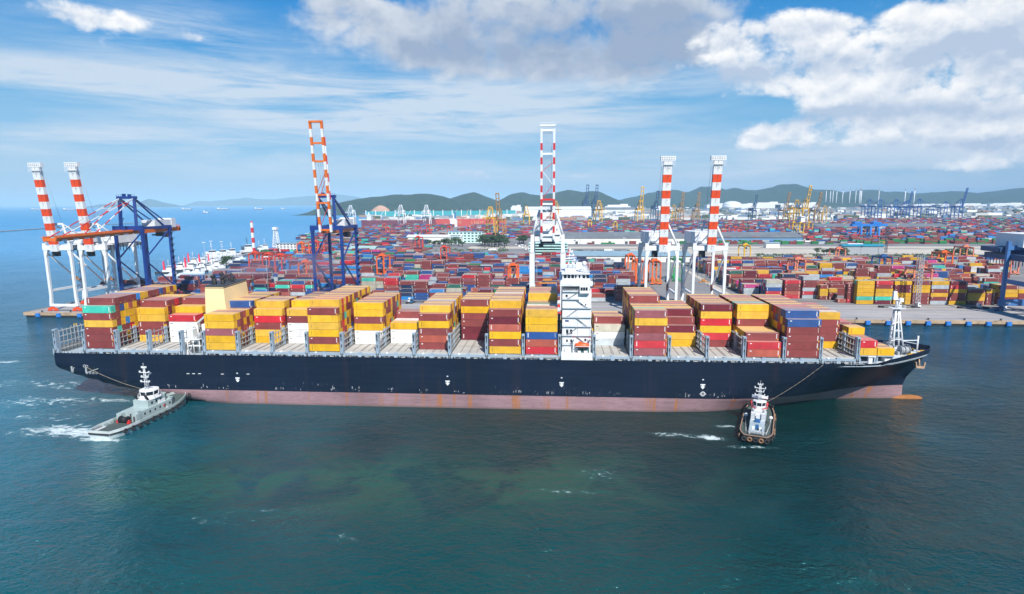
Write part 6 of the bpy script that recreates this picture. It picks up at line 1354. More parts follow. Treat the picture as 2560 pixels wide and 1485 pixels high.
# ------------------------------------------------------------------ the two working tugs
DECKG = paint('tug_deck_green', (.06, .085, .08), .7, .15, .8, (.2, .12, .08), .3)
TGREY = paint('tug_grey', (.34, .42, .42), .5, .08, .4, RUST, .2)
TYRE = paint('tyre_black', (.02, .02, .022), .8, .2, 1)
TAN = paint('weathered_fender', (.22, .12, .065), .85, .25, .8)
def tug_outline(L, B, n=14):
    """half outline from stern to bow: (x, half width)"""
    out = []
    for k in range(n+1):
        t = k/n; x = -L/2+L*t
        w = B/2*(min(1, .70+t*2.8) if t < .11 else 1)*(1 if t < .62 else math.sqrt(max(0, 1-((t-.62)/.385)**2.4)))
        out.append((x, max(w, .25)))
    return out
def tug(X, Y, rz, label, grey):
    L, B = (41, 11.6) if grey else (38, 11.8); root = empty('tug_boat', (X, Y, 0), rz, label, 'tug')
    O = tug_outline(L, B); hd = lambda x: 2.0+max(0, (x-L*.05)/(L*.45))**2*1.9+max(0, (-x-L*.3)/(L*.2))*.15
    b = MB(); mh = TGREY if grey else paint('tug_hull_black', (.015, .017, .02), .5, .2, .5, RUST, .3)
    for s in (-1, 1):
        secs = [[(x*.97, s*w*.82, -1.2), (x*.985, s*w*.93, 0), (x, s*w, hd(x)-.7), (x+.02, s*(w+.02), hd(x)+.9), (x, s*(w-.25), hd(x)+.9), (x, s*(w-.28), hd(x)-.02)] for x, w in O]
        if s > 0: secs = secs[::-1]
        if grey:
            cut = (secs[:5], secs[4:]) if s < 0 else (secs[-5:], secs[:-4]); b.loft(cut[0], 1, False); b.loft(cut[1], 0, False)
        else: b.loft(secs, 0, False, None)
    x0, w0 = O[0]; x1, w1 = O[-1]
    b.poly([(x0*.97, -w0*.82, -1.2), (x0*.97, w0*.82, -1.2), (x0*.985, w0*.93, 0), (x0, w0, hd(x0)-.7), (x0, w0, hd(x0)+.9), (x0, -w0, hd(x0)+.9), (x0, -w0, hd(x0)-.7), (x0*.985, -w0*.93, 0)], 1 if grey else 0)
    b.poly([(x0+.25, -w0, hd(x0)+.9), (x0+.25, w0, hd(x0)+.9), (x0+.25, w0, hd(x0)), (x0+.25, -w0, hd(x0))], 0)
    b.build('hull', [mh, paint('tug_pale_grey', (.55, .6, .6), .5)], root)
    b = MB(); secs = [[(x, -(w-.27), hd(x)), (x, w-.27, hd(x))] for x, w in O]; b.loft(secs, 0, False); b.build('deck', DECKG, root)
    # rubbing strake and tyres
    b = MB()
    for s in (-1, 1):
        for (xa, wa), (xb, wb) in zip(O, O[1:]): b.bar((xa, s*(wa+.12), hd(xa)-.25), (xb, s*(wb+.12), hd(xb)-.25), .34, .45)
    b.bar((O[0][0]-.1, -O[0][1], hd(O[0][0])-.25), (O[0][0]-.1, O[0][1], hd(O[0][0])-.25), .4, .5); b.build('rubbing_strake', TYRE, root)
    if not grey:
        b = MB()
        for s in (-1, 1):
            for (xa, wa), (xb, wb) in zip(O[:-3], O[1:-2]): b.bar((xa+.2, s*(wa-.1), hd(xa)+.95), (xb+.2, s*(wb-.1), hd(xb)+.95), .38, .2)
        b.bar((O[0][0]+.2, -O[0][1], hd(O[0][0])+.95), (O[0][0]+.2, O[0][1], hd(O[0][0])+.95), .5, .2); b.build('bulwark_rail', paint('rail_tan', (.30, .19, .13), .75), root)
    rt_ = random.Random(2 if grey else 4)
    for s in (-1, 1):
        for k in range(10):
            t = .12+k*.078 if grey else .08+k*.085; x = -L/2+L*t; w = interp(O, x); b = MB()
            b.ring((x, s*(w+.4), hd(x)-.55+rt_.uniform(-.15, .1)), (.1, 1, 0), .62, .30, 12, 6); b.build('tyre_fender', TYRE if grey or rt_.random() < .35 else TAN, root)
    nb = 9
    for k in range(nb):
        a = (k/(nb-1)-.5)*2.2; x = L/2-1.6*abs(a)**1.7-.2; w = min(B*.42, abs(a)*B*.36)*(1 if a > 0 else -1); b = MB(); b.ring((x+.15, w, hd(x)-.3), (math.cos(a*.8), math.sin(a*.8), 0), .7, .33, 12, 6); b.build('tyre_fender', TYRE, root)
    if not grey:
        for k in range(5): b = MB(); b.ring((-L/2-.35, -4+k*2, hd(-L/2)-.5), (1, 0, 0), .7, .34, 12, 6); b.build('tyre_fender', TAN if k % 2 else TYRE, root)
    if grey:
        b = MB(); b.prism([(-6.5, -3.9), (9.5, -3.9), (12, -2.6), (12, 2.6), (9.5, 3.9), (-6.5, 3.9)], 1.9, 5.0, 0); b.box(-8.5, -6.49, -4.2, -2.2, 1.9, 4.8); b.box(-8.5, -6.49, 2.2, 4.2, 1.9, 4.8)
        b.prism([(-1.5, -3.2), (7, -3.2), (9.2, -2), (9.2, 2), (7, 3.2), (-1.5, 3.2)], 5.0, 7.6); dh_ = b.build('deckhouse', TGREY, root)
        for s in (-1, 1):
            for x in (-4.5, -2, .5, 3, 5.5, 8): b = MB(); b.box(x, x+.7, s*3.92-.03, s*3.92+.03, 3.3, 4.1); b.build('window', GLASS, dh_)
            for x in (0, 2.2, 4.4): b = MB(); b.box(x, x+.8, s*3.22-.03, s*3.22+.03, 5.9, 6.8); b.build('window', GLASS, dh_)
        b = MB(); b.box(-8.52, -8.5, -3.6, -2.8, 2.1, 4); b.box(-6.52, -6.5, -1, .4, 2.1, 4.2); b.build('door', DARK, dh_)
        wx, wz = 3.2, 7.6
    else:
        b = MB(); b.prism([(-9, -2.7), (6, -2.9), (9, -2.2), (9, 2.2), (6, 2.9), (-9, 2.7)], 1.9, 4.6, 1); b.prism([(-1, -2.4), (6.5, -2.4), (8.2, -1.5), (8.2, 1.5), (6.5, 2.4), (-1, 2.4)], 4.6, 7.0); b.box(-14, -9.1, -2.7, -1.9, 1.95, 3.4, 1); b.box(-14, -9.1, 1.9, 2.7, 1.95, 3.4, 1); b.box(-13.6, -12.4, -1.88, 1.88, 2, 3.0, 1); dh_ = b.build('deckhouse', [WHITE, paint('tug_house_grey', (.36, .43, .47), .5)], root)
        for s in (-1, 1):
            for x in (-7, -4.5, -2, .5, 3): b = MB(); b.box(x, x+.7, s*2.8-.12, s*2.8+.12, 3.1, 3.9); b.build('window', GLASS, dh_)
        b = MB(); b.box(-9.03, -9.0, -.6, .6, 2.1, 4.1); b.build('door', paint('tug_blue', (.03, .12, .3), .5), dh_)
        for s in (-1, 1):
            b = MB(); b.box(-5.4, -2.4, s*1.9-.65, s*1.9+.65, 4.6, 7.6)
            for q in range(4): b.box(-5.45, -2.35, s*1.9-.7, s*1.9+.7, 5.0+q*.6, 5.15+q*.6, 1)
            b.tube((-4, s*1.9, 7.6), (-4.4, s*1.9, 9.0), .42, 10, 1); b.build('exhaust_stack', [WHITE, STEEL], root)
        b = MB(); b.box(-8.4, -6.4, -1.0, 1.0, 4.62, 5.3); b.box(-8.2, -6.8, -.7, .7, 5.3, 5.8); b.build('engine_hatch', paint('tug_blue', (.03, .12, .3), .5), root)
        for q in ((-5.2, -3.4, -.7, .7, 4.62, 6.8), (-10.6, -9.2, -1.8, -.8, 1.95, 3.2), (-10.6, -9.2, .8, 1.8, 1.95, 3.2)): b = MB(); b.box(*q); b.build('locker', WHITE, root)
        wx, wz = 3.4, 7.0
    # eight sided wheelhouse, glass leaning out
    qs = 1 if grey else .8
    def octo(r, ry_):
        r *= qs; ry_ *= qs
        return [(wx+r*math.cos(math.pi/8+k*math.pi/4), ry_*math.sin(math.pi/8+k*math.pi/4)) for k in range(8)]
    b = MB(); b.prism(octo(4.5, 4.0), wz, wz+.25); b.prism(octo(3.3, 3.1), wz+.25, wz+1.25); b.prism(octo(3.6, 3.4), wz+2.75, wz+3.05); b.prism(octo(3.0, 2.9), wz+3.05, wz+3.3)
    for k in range(8):
        p_, q_ = octo(3.3, 3.1)[k], octo(3.5, 3.3)[k]; b.bar((p_[0], p_[1], wz+1.25), (q_[0], q_[1], wz+2.75), .22)
    wh = b.build('wheelhouse', WHITE, root)
    P0, P1 = octo(3.2, 3.0), octo(3.4, 3.2)
    for k in range(8):
        j_ = (k+1) % 8; b = MB(); b.poly([(*P0[k], wz+1.26), (*P0[j_], wz+1.26), (*P1[j_], wz+2.74), (*P1[k], wz+2.74)]); b.build('window', GLASS, wh)
    b = MB(); A = octo(4.4, 3.9)
    for z in (.7, 1.15):
        for k in range(8): b.tube((*A[k], wz+.2+z), (*A[(k+1) % 8], wz+.2+z), .05, 4)
    for k in range(8): b.tube((*A[k], wz+.2), (*A[k], wz+1.4), .06, 4)
    b.build('railing', WHITE, root)
    if not grey:
        b = MB(); A, B2_ = octo(3.55, 3.35), octo(4.6, 4.1)
        for k in range(8):
            if k in (0, 1, 2, 5, 6, 7, 3, 4): 
                j_ = (k+1) % 8
                if k not in (3,): b.hexa([(*A[k], wz+.27), (*A[j_], wz+.27), (*B2_[j_], wz+.27), (*B2_[k], wz+.27), (*A[k], wz+.5), (*A[j_], wz+.5), (*B2_[j_], wz+.5), (*B2_[k], wz+.5)])
        for s in (-1, 1): b.tube((wx-.6, s*2.9, wz+.5), (wx-.6, s*2.9, wz+2.6), .4, 8)
        b.build('red_trim', RED, root)
        b = MB(); b.box(wx+1.2, wx+2.6, -2.7, -1.4, wz+3.31, wz+4.1); b.box(wx+1.2, wx+2.6, 1.4, 2.7, wz+3.31, wz+4.1); b.build('fire_monitor', RED, root)
        b = MB(); b.box(wx-.4, wx+2.8, -3, 3, wz+4.1, wz+4.25)
        for y in (-2.9, 2.9): b.tube((wx+1, y, wz+3.3), (wx+1, y, wz+5.2), .1, 5)
        b.build('monitor_platform', WHITE, root)
    b = MB(); h = 9.2 if grey else 7.4; z0 = wz+3.3; lean = .6
    for s in (-.55, .55): b.tube((wx-1.2, s, z0), (wx-1.2-lean*.6, s*.4, z0+h), .15, 6, 0, .1)
    b.tube((wx+.2, 0, z0), (wx-1.3, 0, z0+h), .12, 6)
    for k, wd in enumerate((1.9, 1.5, 2.1, 1.0)): z = z0+h*(.32+.2*k); b.box(wx-1.7, wx-1.2, -wd, wd, z, z+.16); b.box(wx-1.75, wx-1.2, -wd, -wd+.35, z+.16, z+.7); b.box(wx-1.75, wx-1.2, wd-.35, wd, z+.16, z+.7)
    for k in range(6): b.bar((wx-1.3-k*.05, -.5+k*.05, z0+h*k/7), (wx-1.3-k*.05, .5-k*.05, z0+h*(k+1)/7), .08)
    b.bar((wx-1.5, -1.6, z0+h*.62), (wx+.4, -1.2, z0+h*.66), .18, .3); b.tube((wx-1.6, 0, z0+h), (wx-1.6, 0, z0+h+1.3), .06, 4); b.build('mast', WHITE, root)
    if grey:
        b = MB()
        for s in (-2.2, 2.2): b.tube((-.2, s, 7.6), (-2.0, s, 10.4), .42, 8)
        b.build('exhaust_stack', BLACK, root)
        b = MB(); b.tube((-9.6, -1.3, 3.1), (-9.6, 1.3, 3.1), 1.05, 14); 
        for s in (-1.4, 1.4): b.tube((-9.6, s-.08, 3.1), (-9.6, s+.08, 3.1), 1.4, 14)
        b.build('towing_winch', BLACK, root)
        for x, y in ((-10.8, -2.6), (-10.4, 2.2)):
            b = MB(); b.box(x, x+1.0, y-.4, y+.4, 2.0, 2.9); b.tube((x+.5, y, 2.9), (x+.5, y, 3.3), .3, 8); b.build('red_pump', RED, root)
        b = MB(); b.box(11, 12.6, -1.4, 1.4, 3.3, 4.4); b.tube((13.2, -1.3, 3.6), (13.2, 1.3, 3.6), .8, 12); b.build('bow_winch', paint('tug_blue2', (.02, .05, .14), .5), root)
        for k, (x, y) in enumerate([(-12, 4.3), (-14.4, 4.2), (-7.4, -3.4), (9, -3)]): b = MB(); b.box(x, x+1.7, y-.5, y+.5, 2.0, 3.0) if k < 2 else b.box(x, x+1.4, y-.5, y+.5, 4.81 if k == 2 else 5.01, 5.6); b.build('locker', TGREY, root)
        b = MB(); b.box(-18.6, -14.8, 2.6, 2.9, 2.2, 2.5); b.box(-18.8, -15, 3.2, 3.45, 2.2, 2.5); b.build('gangplank', WHITE, root)
        b = MB(); b.box(3.5, 6.8, -3.4, -2.9, 5.02, 6.1); b.box(5, 5.7, -5.2, -5.1, 2.4, 3.4); b.build('life_raft', WHITE, root)
        for s in (-1, 1):
            b = MB(); b.ring((5.4, s*4.0, 3.6), (0, 1, 0), .38, .1, 10, 5); b.build('lifebuoy', RED, root)
    else:
        b = MB(); b.box(10, 12, -1.8, 1.8, 2.6, 3.8); b.tube((10.8, -1.6, 3.4), (10.8, 1.6, 3.4), .9, 12); b.build('bow_winch', STEEL, root)
        b = MB()
        for z in (.6, 1.1): b.tube((-14, -3.6, 2+z), (-14, 3.6, 2+z), .05, 4); b.tube((-14, -3.6, 2+z), (-2, -4.6, 2+z), .05, 4); b.tube((-14, 3.6, 2+z), (-2, 4.6, 2+z), .05, 4)
        for k in range(8): b.tube((-14, -3.6+k*1.03, 2), (-14, -3.6+k*1.03, 3.15), .06, 4)
        b.build('railing', WHITE, root); b = MB(); b.tube((-15.6, -2.4, 2.1), (-15.6, -2.4, 3.3), .3, 8); b.tube((-15.6, 2.4, 2.1), (-15.6, 2.4, 3.3), .3, 8); b.bar((-15.6, -2.4, 3.1), (-15.6, 2.4, 3.1), .35); b.build('towing_bitt', STEEL, root)
        for y in (-4.6, 4.6): b = MB(); b.ball((-1, y, 4.7), .75, 0, 10, 6); b.tube((-1, y, 2), (-1, y, 4.2), .12, 6); b.build('life_raft', WHITE, root)
    return root
t1 = tug(-155.3, 205.2, R(84), 'grey tug with white wheelhouse pushing under the stern of the ship', True)
t2 = tug(73.8, 210.8, R(69), 'black tug with red trimmed white wheelhouse pushing near the bow of the ship', False)
t2.scale = (.92, .9, .88)
ROPE = paint('rope', (.34, .29, .22), .9)
def sag(p, q, s, n=14): return [Vector(p).lerp(Vector(q), k/n)-Vector((0, 0, s*4*(k/n)*(1-k/n))) for k in range(n+1)]
a = onY(214, 917, Y0-.1); b = MB(); b.path(sag(a, (-152.6, 219, 5.2), 2.2), .08, 5); tag(b.build('tow_line', ROPE), 'pale tow line sagging from the stern of the ship to the grey tug', 'rope')
a = onY(2058, 912, Y0-.3); b = MB(); b.path(sag(a, (78.2, 221.2, 4.6), 1.0), .06, 5); tag(b.build('tow_line', ROPE), 'thin tow line running from the ship bow down to the black tug', 'rope')
# smoke over the funnel
sm, nt, _b = nodes('funnel_smoke'); nt.nodes.remove(_b); out = [n for n in nt.nodes if n.type == 'OUTPUT_MATERIAL'][0]
pv = nt.nodes.new('ShaderNodeVolumePrincipled'); nt.links.new(pv.outputs[0], out.inputs['Volume']); pv.inputs['Color'].default_value = (.5, .42, .55, 1)
pv.inputs['Density'].default_value = .035
b = MB(); secs = []
for k in range(19):
    t = k/18; x = -146.5+52*t; zc = 50.4+3.6*math.sin(t*1.8); r_ = (1.2+5.2*t**.8)*math.sqrt(max(0, 1-(2*t-1)**8)); yc = 243+9*t
    secs.append([(x, yc+r_*1.3*math.cos(a_*math.pi/8), zc+r_*math.sin(a_*math.pi/8)) for a_ in range(17)])
b.loft(secs, 0, True); so_ = b.build('smoke', sm); tag(so_, kind='stuff')
bm = bmesh.new(); bm.from_mesh(so_.data); bmesh.ops.remove_doubles(bm, verts=bm.verts, dist=.001); bmesh.ops.recalc_face_normals(bm, faces=bm.faces); bm.to_mesh(so_.data); bm.free()
# ------------------------------------------------------------------ the tug dock on the left
slab('dock_pier', [(-470, 770), (-462, 768), (-500, 1010), (-520, 1008), (-508, 985), (-488, 900)], -1.2, 3.0, APRON)
slab('dock_pier', [(-462, 690), (-384, 690), (-384, 697), (-462, 697)], -1.2, 2.6, APRON)
slab('dock_pier', [(-470, 770), (-384, 735), (-384, 742), (-466, 778)], -1.2, 2.7, APRON)
mt = {}
def moored(px, py, rz, s, label, kind):
    if kind not in mt:
        root = empty('moored_tug', (0, 0, 0)); O = tug_outline(26, 8, 10); hd = lambda x: 1.8+max(0, x/13)**2*1.4; b = MB()
        for sg in (-1, 1):
            secs = [[(x*.97, sg*w*.85, -1), (x, sg*w, hd(x)+.6), (x, sg*(w-.2), hd(x)+.6), (x, sg*(w-.2), hd(x))] for x, w in O]; b.loft(secs if sg < 0 else secs[::-1], 0, False)
        b.poly([(-12.6, -2.7, -1), (-12.6, 2.7, -1), (-13, 3.2, 2.5), (-13, -3.2, 2.5)]); b.build('hull', {'w': WHITE, 'r': DARK, 'd': DARK}[kind], root)
        b = MB(); b.loft([[(x, -w+.2, hd(x)), (x, w-.2, hd(x))] for x, w in O], 0, False); b.build('deck', STEEL, root)
        b = MB(); b.box(-5, 6, -2.8, 2.8, 1.8, 4.3); b.box(-1, 5, -2.3, 2.3, 4.3, 6.5); b.box(0, 4.4, -2, 2, 6.5, 9); b.box(-.4, 4.8, -2.4, 2.4, 9, 9.3); h_ = b.build('deckhouse', WHITE, root)
        b = MB(); b.box(-.03, 4.43, -2.03, 2.03, 7.4, 8.5); b.build('window', GLASS, h_)
        b = MB(); b.tube((1.5, 0, 9.3), (1.2, 0, 17), .28, 6, 0, .12); b.box(.9, 1.7, -1.5, 1.5, 12.5, 12.8); b.box(.9, 1.7, -1, 1, 14.5, 14.8); b.build('mast', WHITE if kind != 'd' else DARK, root)
        b = MB()
        if kind == 'r': b.bar((-3.4, 0, 4.3), (-3.8, 0, 15), 2.3, 1.9, 0, 1.5, 1.2)
        else: b.tube((-3, -1.4, 4.3), (-3.3, -1.4, 8), .6, 8); b.tube((-3, 1.4, 4.3), (-3.3, 1.4, 8), .6, 8)
        b.build('funnel', paint('tug_pink_red', (.75, .03, .07), .5) if kind == 'r' else (WHITE if kind == 'w' else DARK), root); mt[kind] = [root, False]
    pr = mt[kind]; o = pr[0] if not pr[1] else copy_tree(pr[0]); pr[1] = True
    c = onZ(px, py, 0); o.location = (c.x, c.y, 0); o.rotation_euler = (0, 0, rz); o.scale = (s,)*3; tag(o, label, 'boat', 'boats moored at the tug dock')
for px, py, rz, s, k, lab in [(420, 684, .3, 1.0, 'r', 'white tug with a tall red funnel, nearest the left end of the dock'), (447, 679, .3, 1.1, 'r', 'white tug with a tall red funnel, second along the dock'), (474, 678, .2, 1.1, 'r', 'white tug with a tall red funnel, third along the dock'), (481, 664, .3, 1.1, 'r', 'white tug with a tall red funnel behind the third one'), (507, 663, .3, 1.0, 'r', 'white tug with a short red funnel in the middle of the dock'), (529, 659, .6, .9, 'r', 'small white tug with a red funnel below the large white tugs'),
                              (527, 649, 1.1, 1.5, 'w', 'large white tug with a dark bow, leftmost of the far row'), (554, 648, 1.1, 1.5, 'w', 'large white tug second in the far row'), (577, 643, 1.1, 1.4, 'w', 'large white tug third in the far row'), (616, 636, 1.0, 1.7, 'd', 'dark grey tug with a tall mast at the end of the pier'), (646, 632, 1.0, 1.2, 'w', 'white tug half hidden behind the pier left of the striped tower'), (660, 628, 1.0, 1.3, 'w', 'white tug behind the striped tower'),
                              (516, 678, .7, .9, 'w', 'small white workboat beside the near dock edge'), (537, 670, .8, 1.0, 'w', 'white workboat with red stripe near the green tree'), (501, 672, .5, .9, 'w', 'small white workboat between the red funnelled tugs'), (546, 663, .8, .8, 'w', 'little white launch behind the workboat'), (570, 658, .9, .8, 'w', 'little white launch at the foot of the far row'), (460, 668, .3, .9, 'w', 'low white workboat behind the second red funnel'), (590, 655, .9, .8, 'd', 'little dark launch beside the pier')]: moored(px, py, rz, s, lab, k)
rz = random.Random(21)
for k, (px, py) in enumerate([(432, 690), (466, 685), (490, 684), (504, 681), (524, 670), (538, 677), (551, 671), (560, 666), (498, 656), (513, 653), (541, 655), (566, 652), (602, 648)]):
    moored(px, py, rz.uniform(0, 1.4), rz.uniform(.55, .8), 'little %s launch moored among the tugs, %s from the left of the small boats' % (('white', 'dark')[k % 4 == 3], ORD[k+1]), 'wwwd'[k % 4])
# striped tower, lattice tower
c = onZ(636, 632, QZ); b = MB(); stripes(b, (0, 0, 0), (-1, 0, 48), 3.4, 3.4, 6, 0, 1); b.ball((-1, 0, 48.5), 2, 0, 8, 5)
tag(b.build('signal_tower', [RED, WHITE], None, (c.x, c.y, QZ)), 'slim red and white striped tower beside the tug dock', 'tower')
c = onZ(692, 630, QZ); b = MB()
for sx in (-1, 1):
    for sy in (-1, 1): b.bar((sx*5, sy*5, 0), (sx*1.8, sy*1.8, 36), .9)
for k in range(8):
    w0, w1 = 5-3.2*k/8, 5-3.2*(k+1)/8
    for A, B_ in (((-1, -1), (1, -1)), ((1, -1), (1, 1)), ((-1, 1), (-1, -1))): b.bar((A[0]*w0, A[1]*w0, k*4.5), (B_[0]*w1, B_[1]*w1, k*4.5+4.5), .55); b.bar((A[0]*w1, A[1]*w1, k*4.5+4.5), (B_[0]*w1, B_[1]*w1, k*4.5+4.5), .55)
b.box(-3.5, 3.5, -3.5, 3.5, 36, 40); tag(b.build('lattice_tower', WHITE, None, (c.x, c.y, QZ)), 'white lattice tower with a cabin on top beside the white and blue building', 'tower')
# light masts
lm = None
for px, py, h in [(672, 742, 34), (515, 672, 32), (532, 660, 30), (558, 662, 30), (1342, 735, 28), (1744, 690, 22), (1770, 716, 22), (1812, 748, 20), (1795, 705, 22), (1751, 665, 22), (2195, 640, 40), (1560, 640, 26), (990, 560, 34), (1175, 606, 32), (1200, 610, 32), (1450, 612, 30), (1660, 612, 28), (2060, 606, 30), (2240, 606, 34), (2310, 600, 34), (1330, 620, 28), (690, 665, 24)]:
    if lm is None:
        lm = empty('light_mast', (0, 0, 0)); b = MB(); b.tube((0, 0, 0), (0, 0, 30), .3, 6, 0, .16); b.build('pole', STEEL, lm); b = MB(); b.box(-1.8, 1.8, -.5, .5, 29.6, 30.1); b.box(-1.8, -1.1, -.7, .7, 29.2, 29.6); b.box(1.1, 1.8, -.7, .7, 29.2, 29.6); b.build('lamp_head', WHITE, lm); o = lm
    else: o = copy_tree(lm)
    c = onZ(px, py, QZ); o.location = (c.x, c.y, QZ); o.scale = (1, 1, h/30); tag(o, 'tall thin grey light mast with floodlights standing between stacks and roads', 'light mast', 'light masts')
def lattice(px, py, h, w, label, m):
    c = onZ(px, py, QZ); b = MB()
    for sx in (-w, w):
        for sy in (-w, w): b.bar((sx, sy, 0), (sx, sy, h), .35)
    for k in range(int(h/3)):
        for A, B_ in (((-w, -w), (w, -w)), ((w, -w), (w, w)), ((-w, w), (-w, -w))): b.bar((A[0], A[1], k*3), (B_[0], B_[1], k*3+3), .22); b.bar((A[0], A[1], k*3+3), (B_[0], B_[1], k*3+3), .22)
    tag(b.build('lattice_mast', m, None, (c.x, c.y, QZ)), label, 'mast')
lattice(2290, 767, 38, 1.5, 'grey lattice mast standing on the apron before the tall stacks', STEEL); lattice(1252, 520, 60, 3, 'thin red and white lattice mast below the hills left of the central crane', RED); lattice(2214, 632, 40, 1.3, 'thin dark lattice mast before the blue rail gantry', DARK)
# lorries on the apron and roads
lp = {}
def lorry(px, py, rz, label, load, cab='w', z=QZ):
    key = (cab, load is not None)
    if key not in lp:
        root = empty('lorry', (0, 0, 0)); mc = {'w': WHITE, 'r': RED, 'b': paint('lorry_blue', (.02, .1, .2), .5)}[cab]; b = MB()
        b.hexa([(7.2, -1.2, .9), (9.4, -1.2, .9), (9.4, 1.2, .9), (7.2, 1.2, .9), (7.2, -1.2, 3.5), (9.1, -1.2, 3.5), (9.1, 1.2, 3.5), (7.2, 1.2, 3.5)]); b.box(7.6, 8.8, -1.1, 1.1, 3.5, 3.9); cb = b.build('cab', mc, root)
        b = MB(); b.hexa([(9.41, -1.05, 2.1), (9.43, -1.05, 2.1), (9.43, 1.05, 2.1), (9.41, 1.05, 2.1), (9.16, -1.05, 3.2), (9.18, -1.05, 3.2), (9.18, 1.05, 3.2), (9.16, 1.05, 3.2)]); b.box(8, 9, -1.23, -1.205, 2.2, 3.2); b.box(8, 9, 1.205, 1.23, 2.2, 3.2); b.build('window', GLASS, cb)
        b = MB(); b.box(-6.2, 7.1, -1.1, 1.1, 1.05, 1.35); b.box(4.8, 9.2, -.9, .9, .75, 1.04); b.build('chassis', DARK, root)
        for x in (8.3, 5.4, 4.2, -3.0, -4.2, -5.4):
            b = MB()
            for s in (-1, 1): b.tube((x, s*1.2, .52), (x, s*.75, .52), .52, 10)
            b.build('axle_wheels', BLACK, root)
        lp[key] = [root, False]
    pr = lp[key]; o = pr[0] if not pr[1] else copy_tree(pr[0]); pr[1] = True
    c = onZ(px, py, z); o.location = (c.x, c.y, QZ+.06); o.rotation_euler = (0, 0, rz); tag(o, label, 'lorry', 'lorries on the quay and roads')
    if load:
        q = link('lorry_container', CMESH[(12.19, 'v')]); q.color = (*PAL[load], 1); d = Vector((math.cos(rz), math.sin(rz), 0)); q.location = (c.x+d.x*.1, c.y+d.y*.1, QZ+1.43); q.rotation_euler = (0, 0, rz); tag(q, '%s container carried by the %s' % (CNAME[load], label), 'container')
lorry(2218, 769, 0, 'white cabbed lorry with empty trailer behind the foremast', None); lorry(2266, 769, 0, 'white cabbed lorry next to the lattice mast on the apron', None); lorry(2416, 771, 0, 'lorry with empty trailer before the right-hand stacks', None); lorry(2480, 772, .02, 'lorry partly behind the pale blue crane leg', None)
lorry(1003, 759, 0, 'lorry with empty trailer on the apron before the left yard', None, 'b'); lorry(1050, 757, math.pi, 'lorry waiting on the apron beside the stacks', None, 'w'); lorry(1832, 725, -1.2, 'teal blue lorry on the road right of the white cranes', None, 'b'); lorry(1668, 705, 1.5, 'dark lorry driving down the yard road', None, 'b')
for i, (px, py, ld) in enumerate([(1230, 628, 'wht'), (1190, 629, None), (1570, 600, 'red'), (1500, 600, 'wht'), (1530, 600, 'bei'), (1955, 607, 'red'), (1980, 608, 'wht'), (2000, 607, 'wht'), (1860, 607, 'gry'), (1885, 608, 'red'), (2020, 607, 'wht'), (1930, 607, 'blu'), (2150, 603, None), (1810, 614, 'red'), (1520, 629, 'wht')]):
    lorry(px, py, (0, math.pi)[i % 2], 'distant lorry, %s seen on the far road' % ORD[i+1], ld, 'wr'[i % 2])
cars = []
cp = None; rz = random.Random(12)
for i in range(46):
    px, py = (rz.uniform(1830, 2080), rz.uniform(602, 609)) if i < 30 else (rz.uniform(1290, 1330), rz.uniform(612, 626)) if i < 38 else (rz.uniform(920, 1000), rz.uniform(628, 634))
    if cp is None:
        cp = empty('parked_car', (0, 0, 0)); b = MB(); b.box(-2.2, 2.2, -.9, .9, .35, .95); b.hexa([(-1.7, -.85, .95), (1.1, -.85, .95), (1.1, .85, .95), (-1.7, .85, .95), (-1.3, -.7, 1.5), (.5, -.7, 1.5), (.5, .7, 1.5), (-1.3, .7, 1.5)]); b.build('body', WHITE, cp); b = MB()
        for x in (-1.3, 1.3):
            for s in (-1, 1): b.tube((x, s*.92, .33), (x, s*.7, .33), .33, 8)
        b.build('wheels', BLACK, cp); o = cp
    else: o = copy_tree(cp)
    c = onZ(px, py, QZ); o.location = (c.x, c.y, QZ+.06); o.rotation_euler = (0, 0, rz.choice((0, 1.57))+rz.uniform(-.1, .1)); o.scale = (1.3, 1.3, 1.4); tag(o, 'small white vehicle parked among others in the yard car park', 'car', 'cars and vans parked in the far car parks')
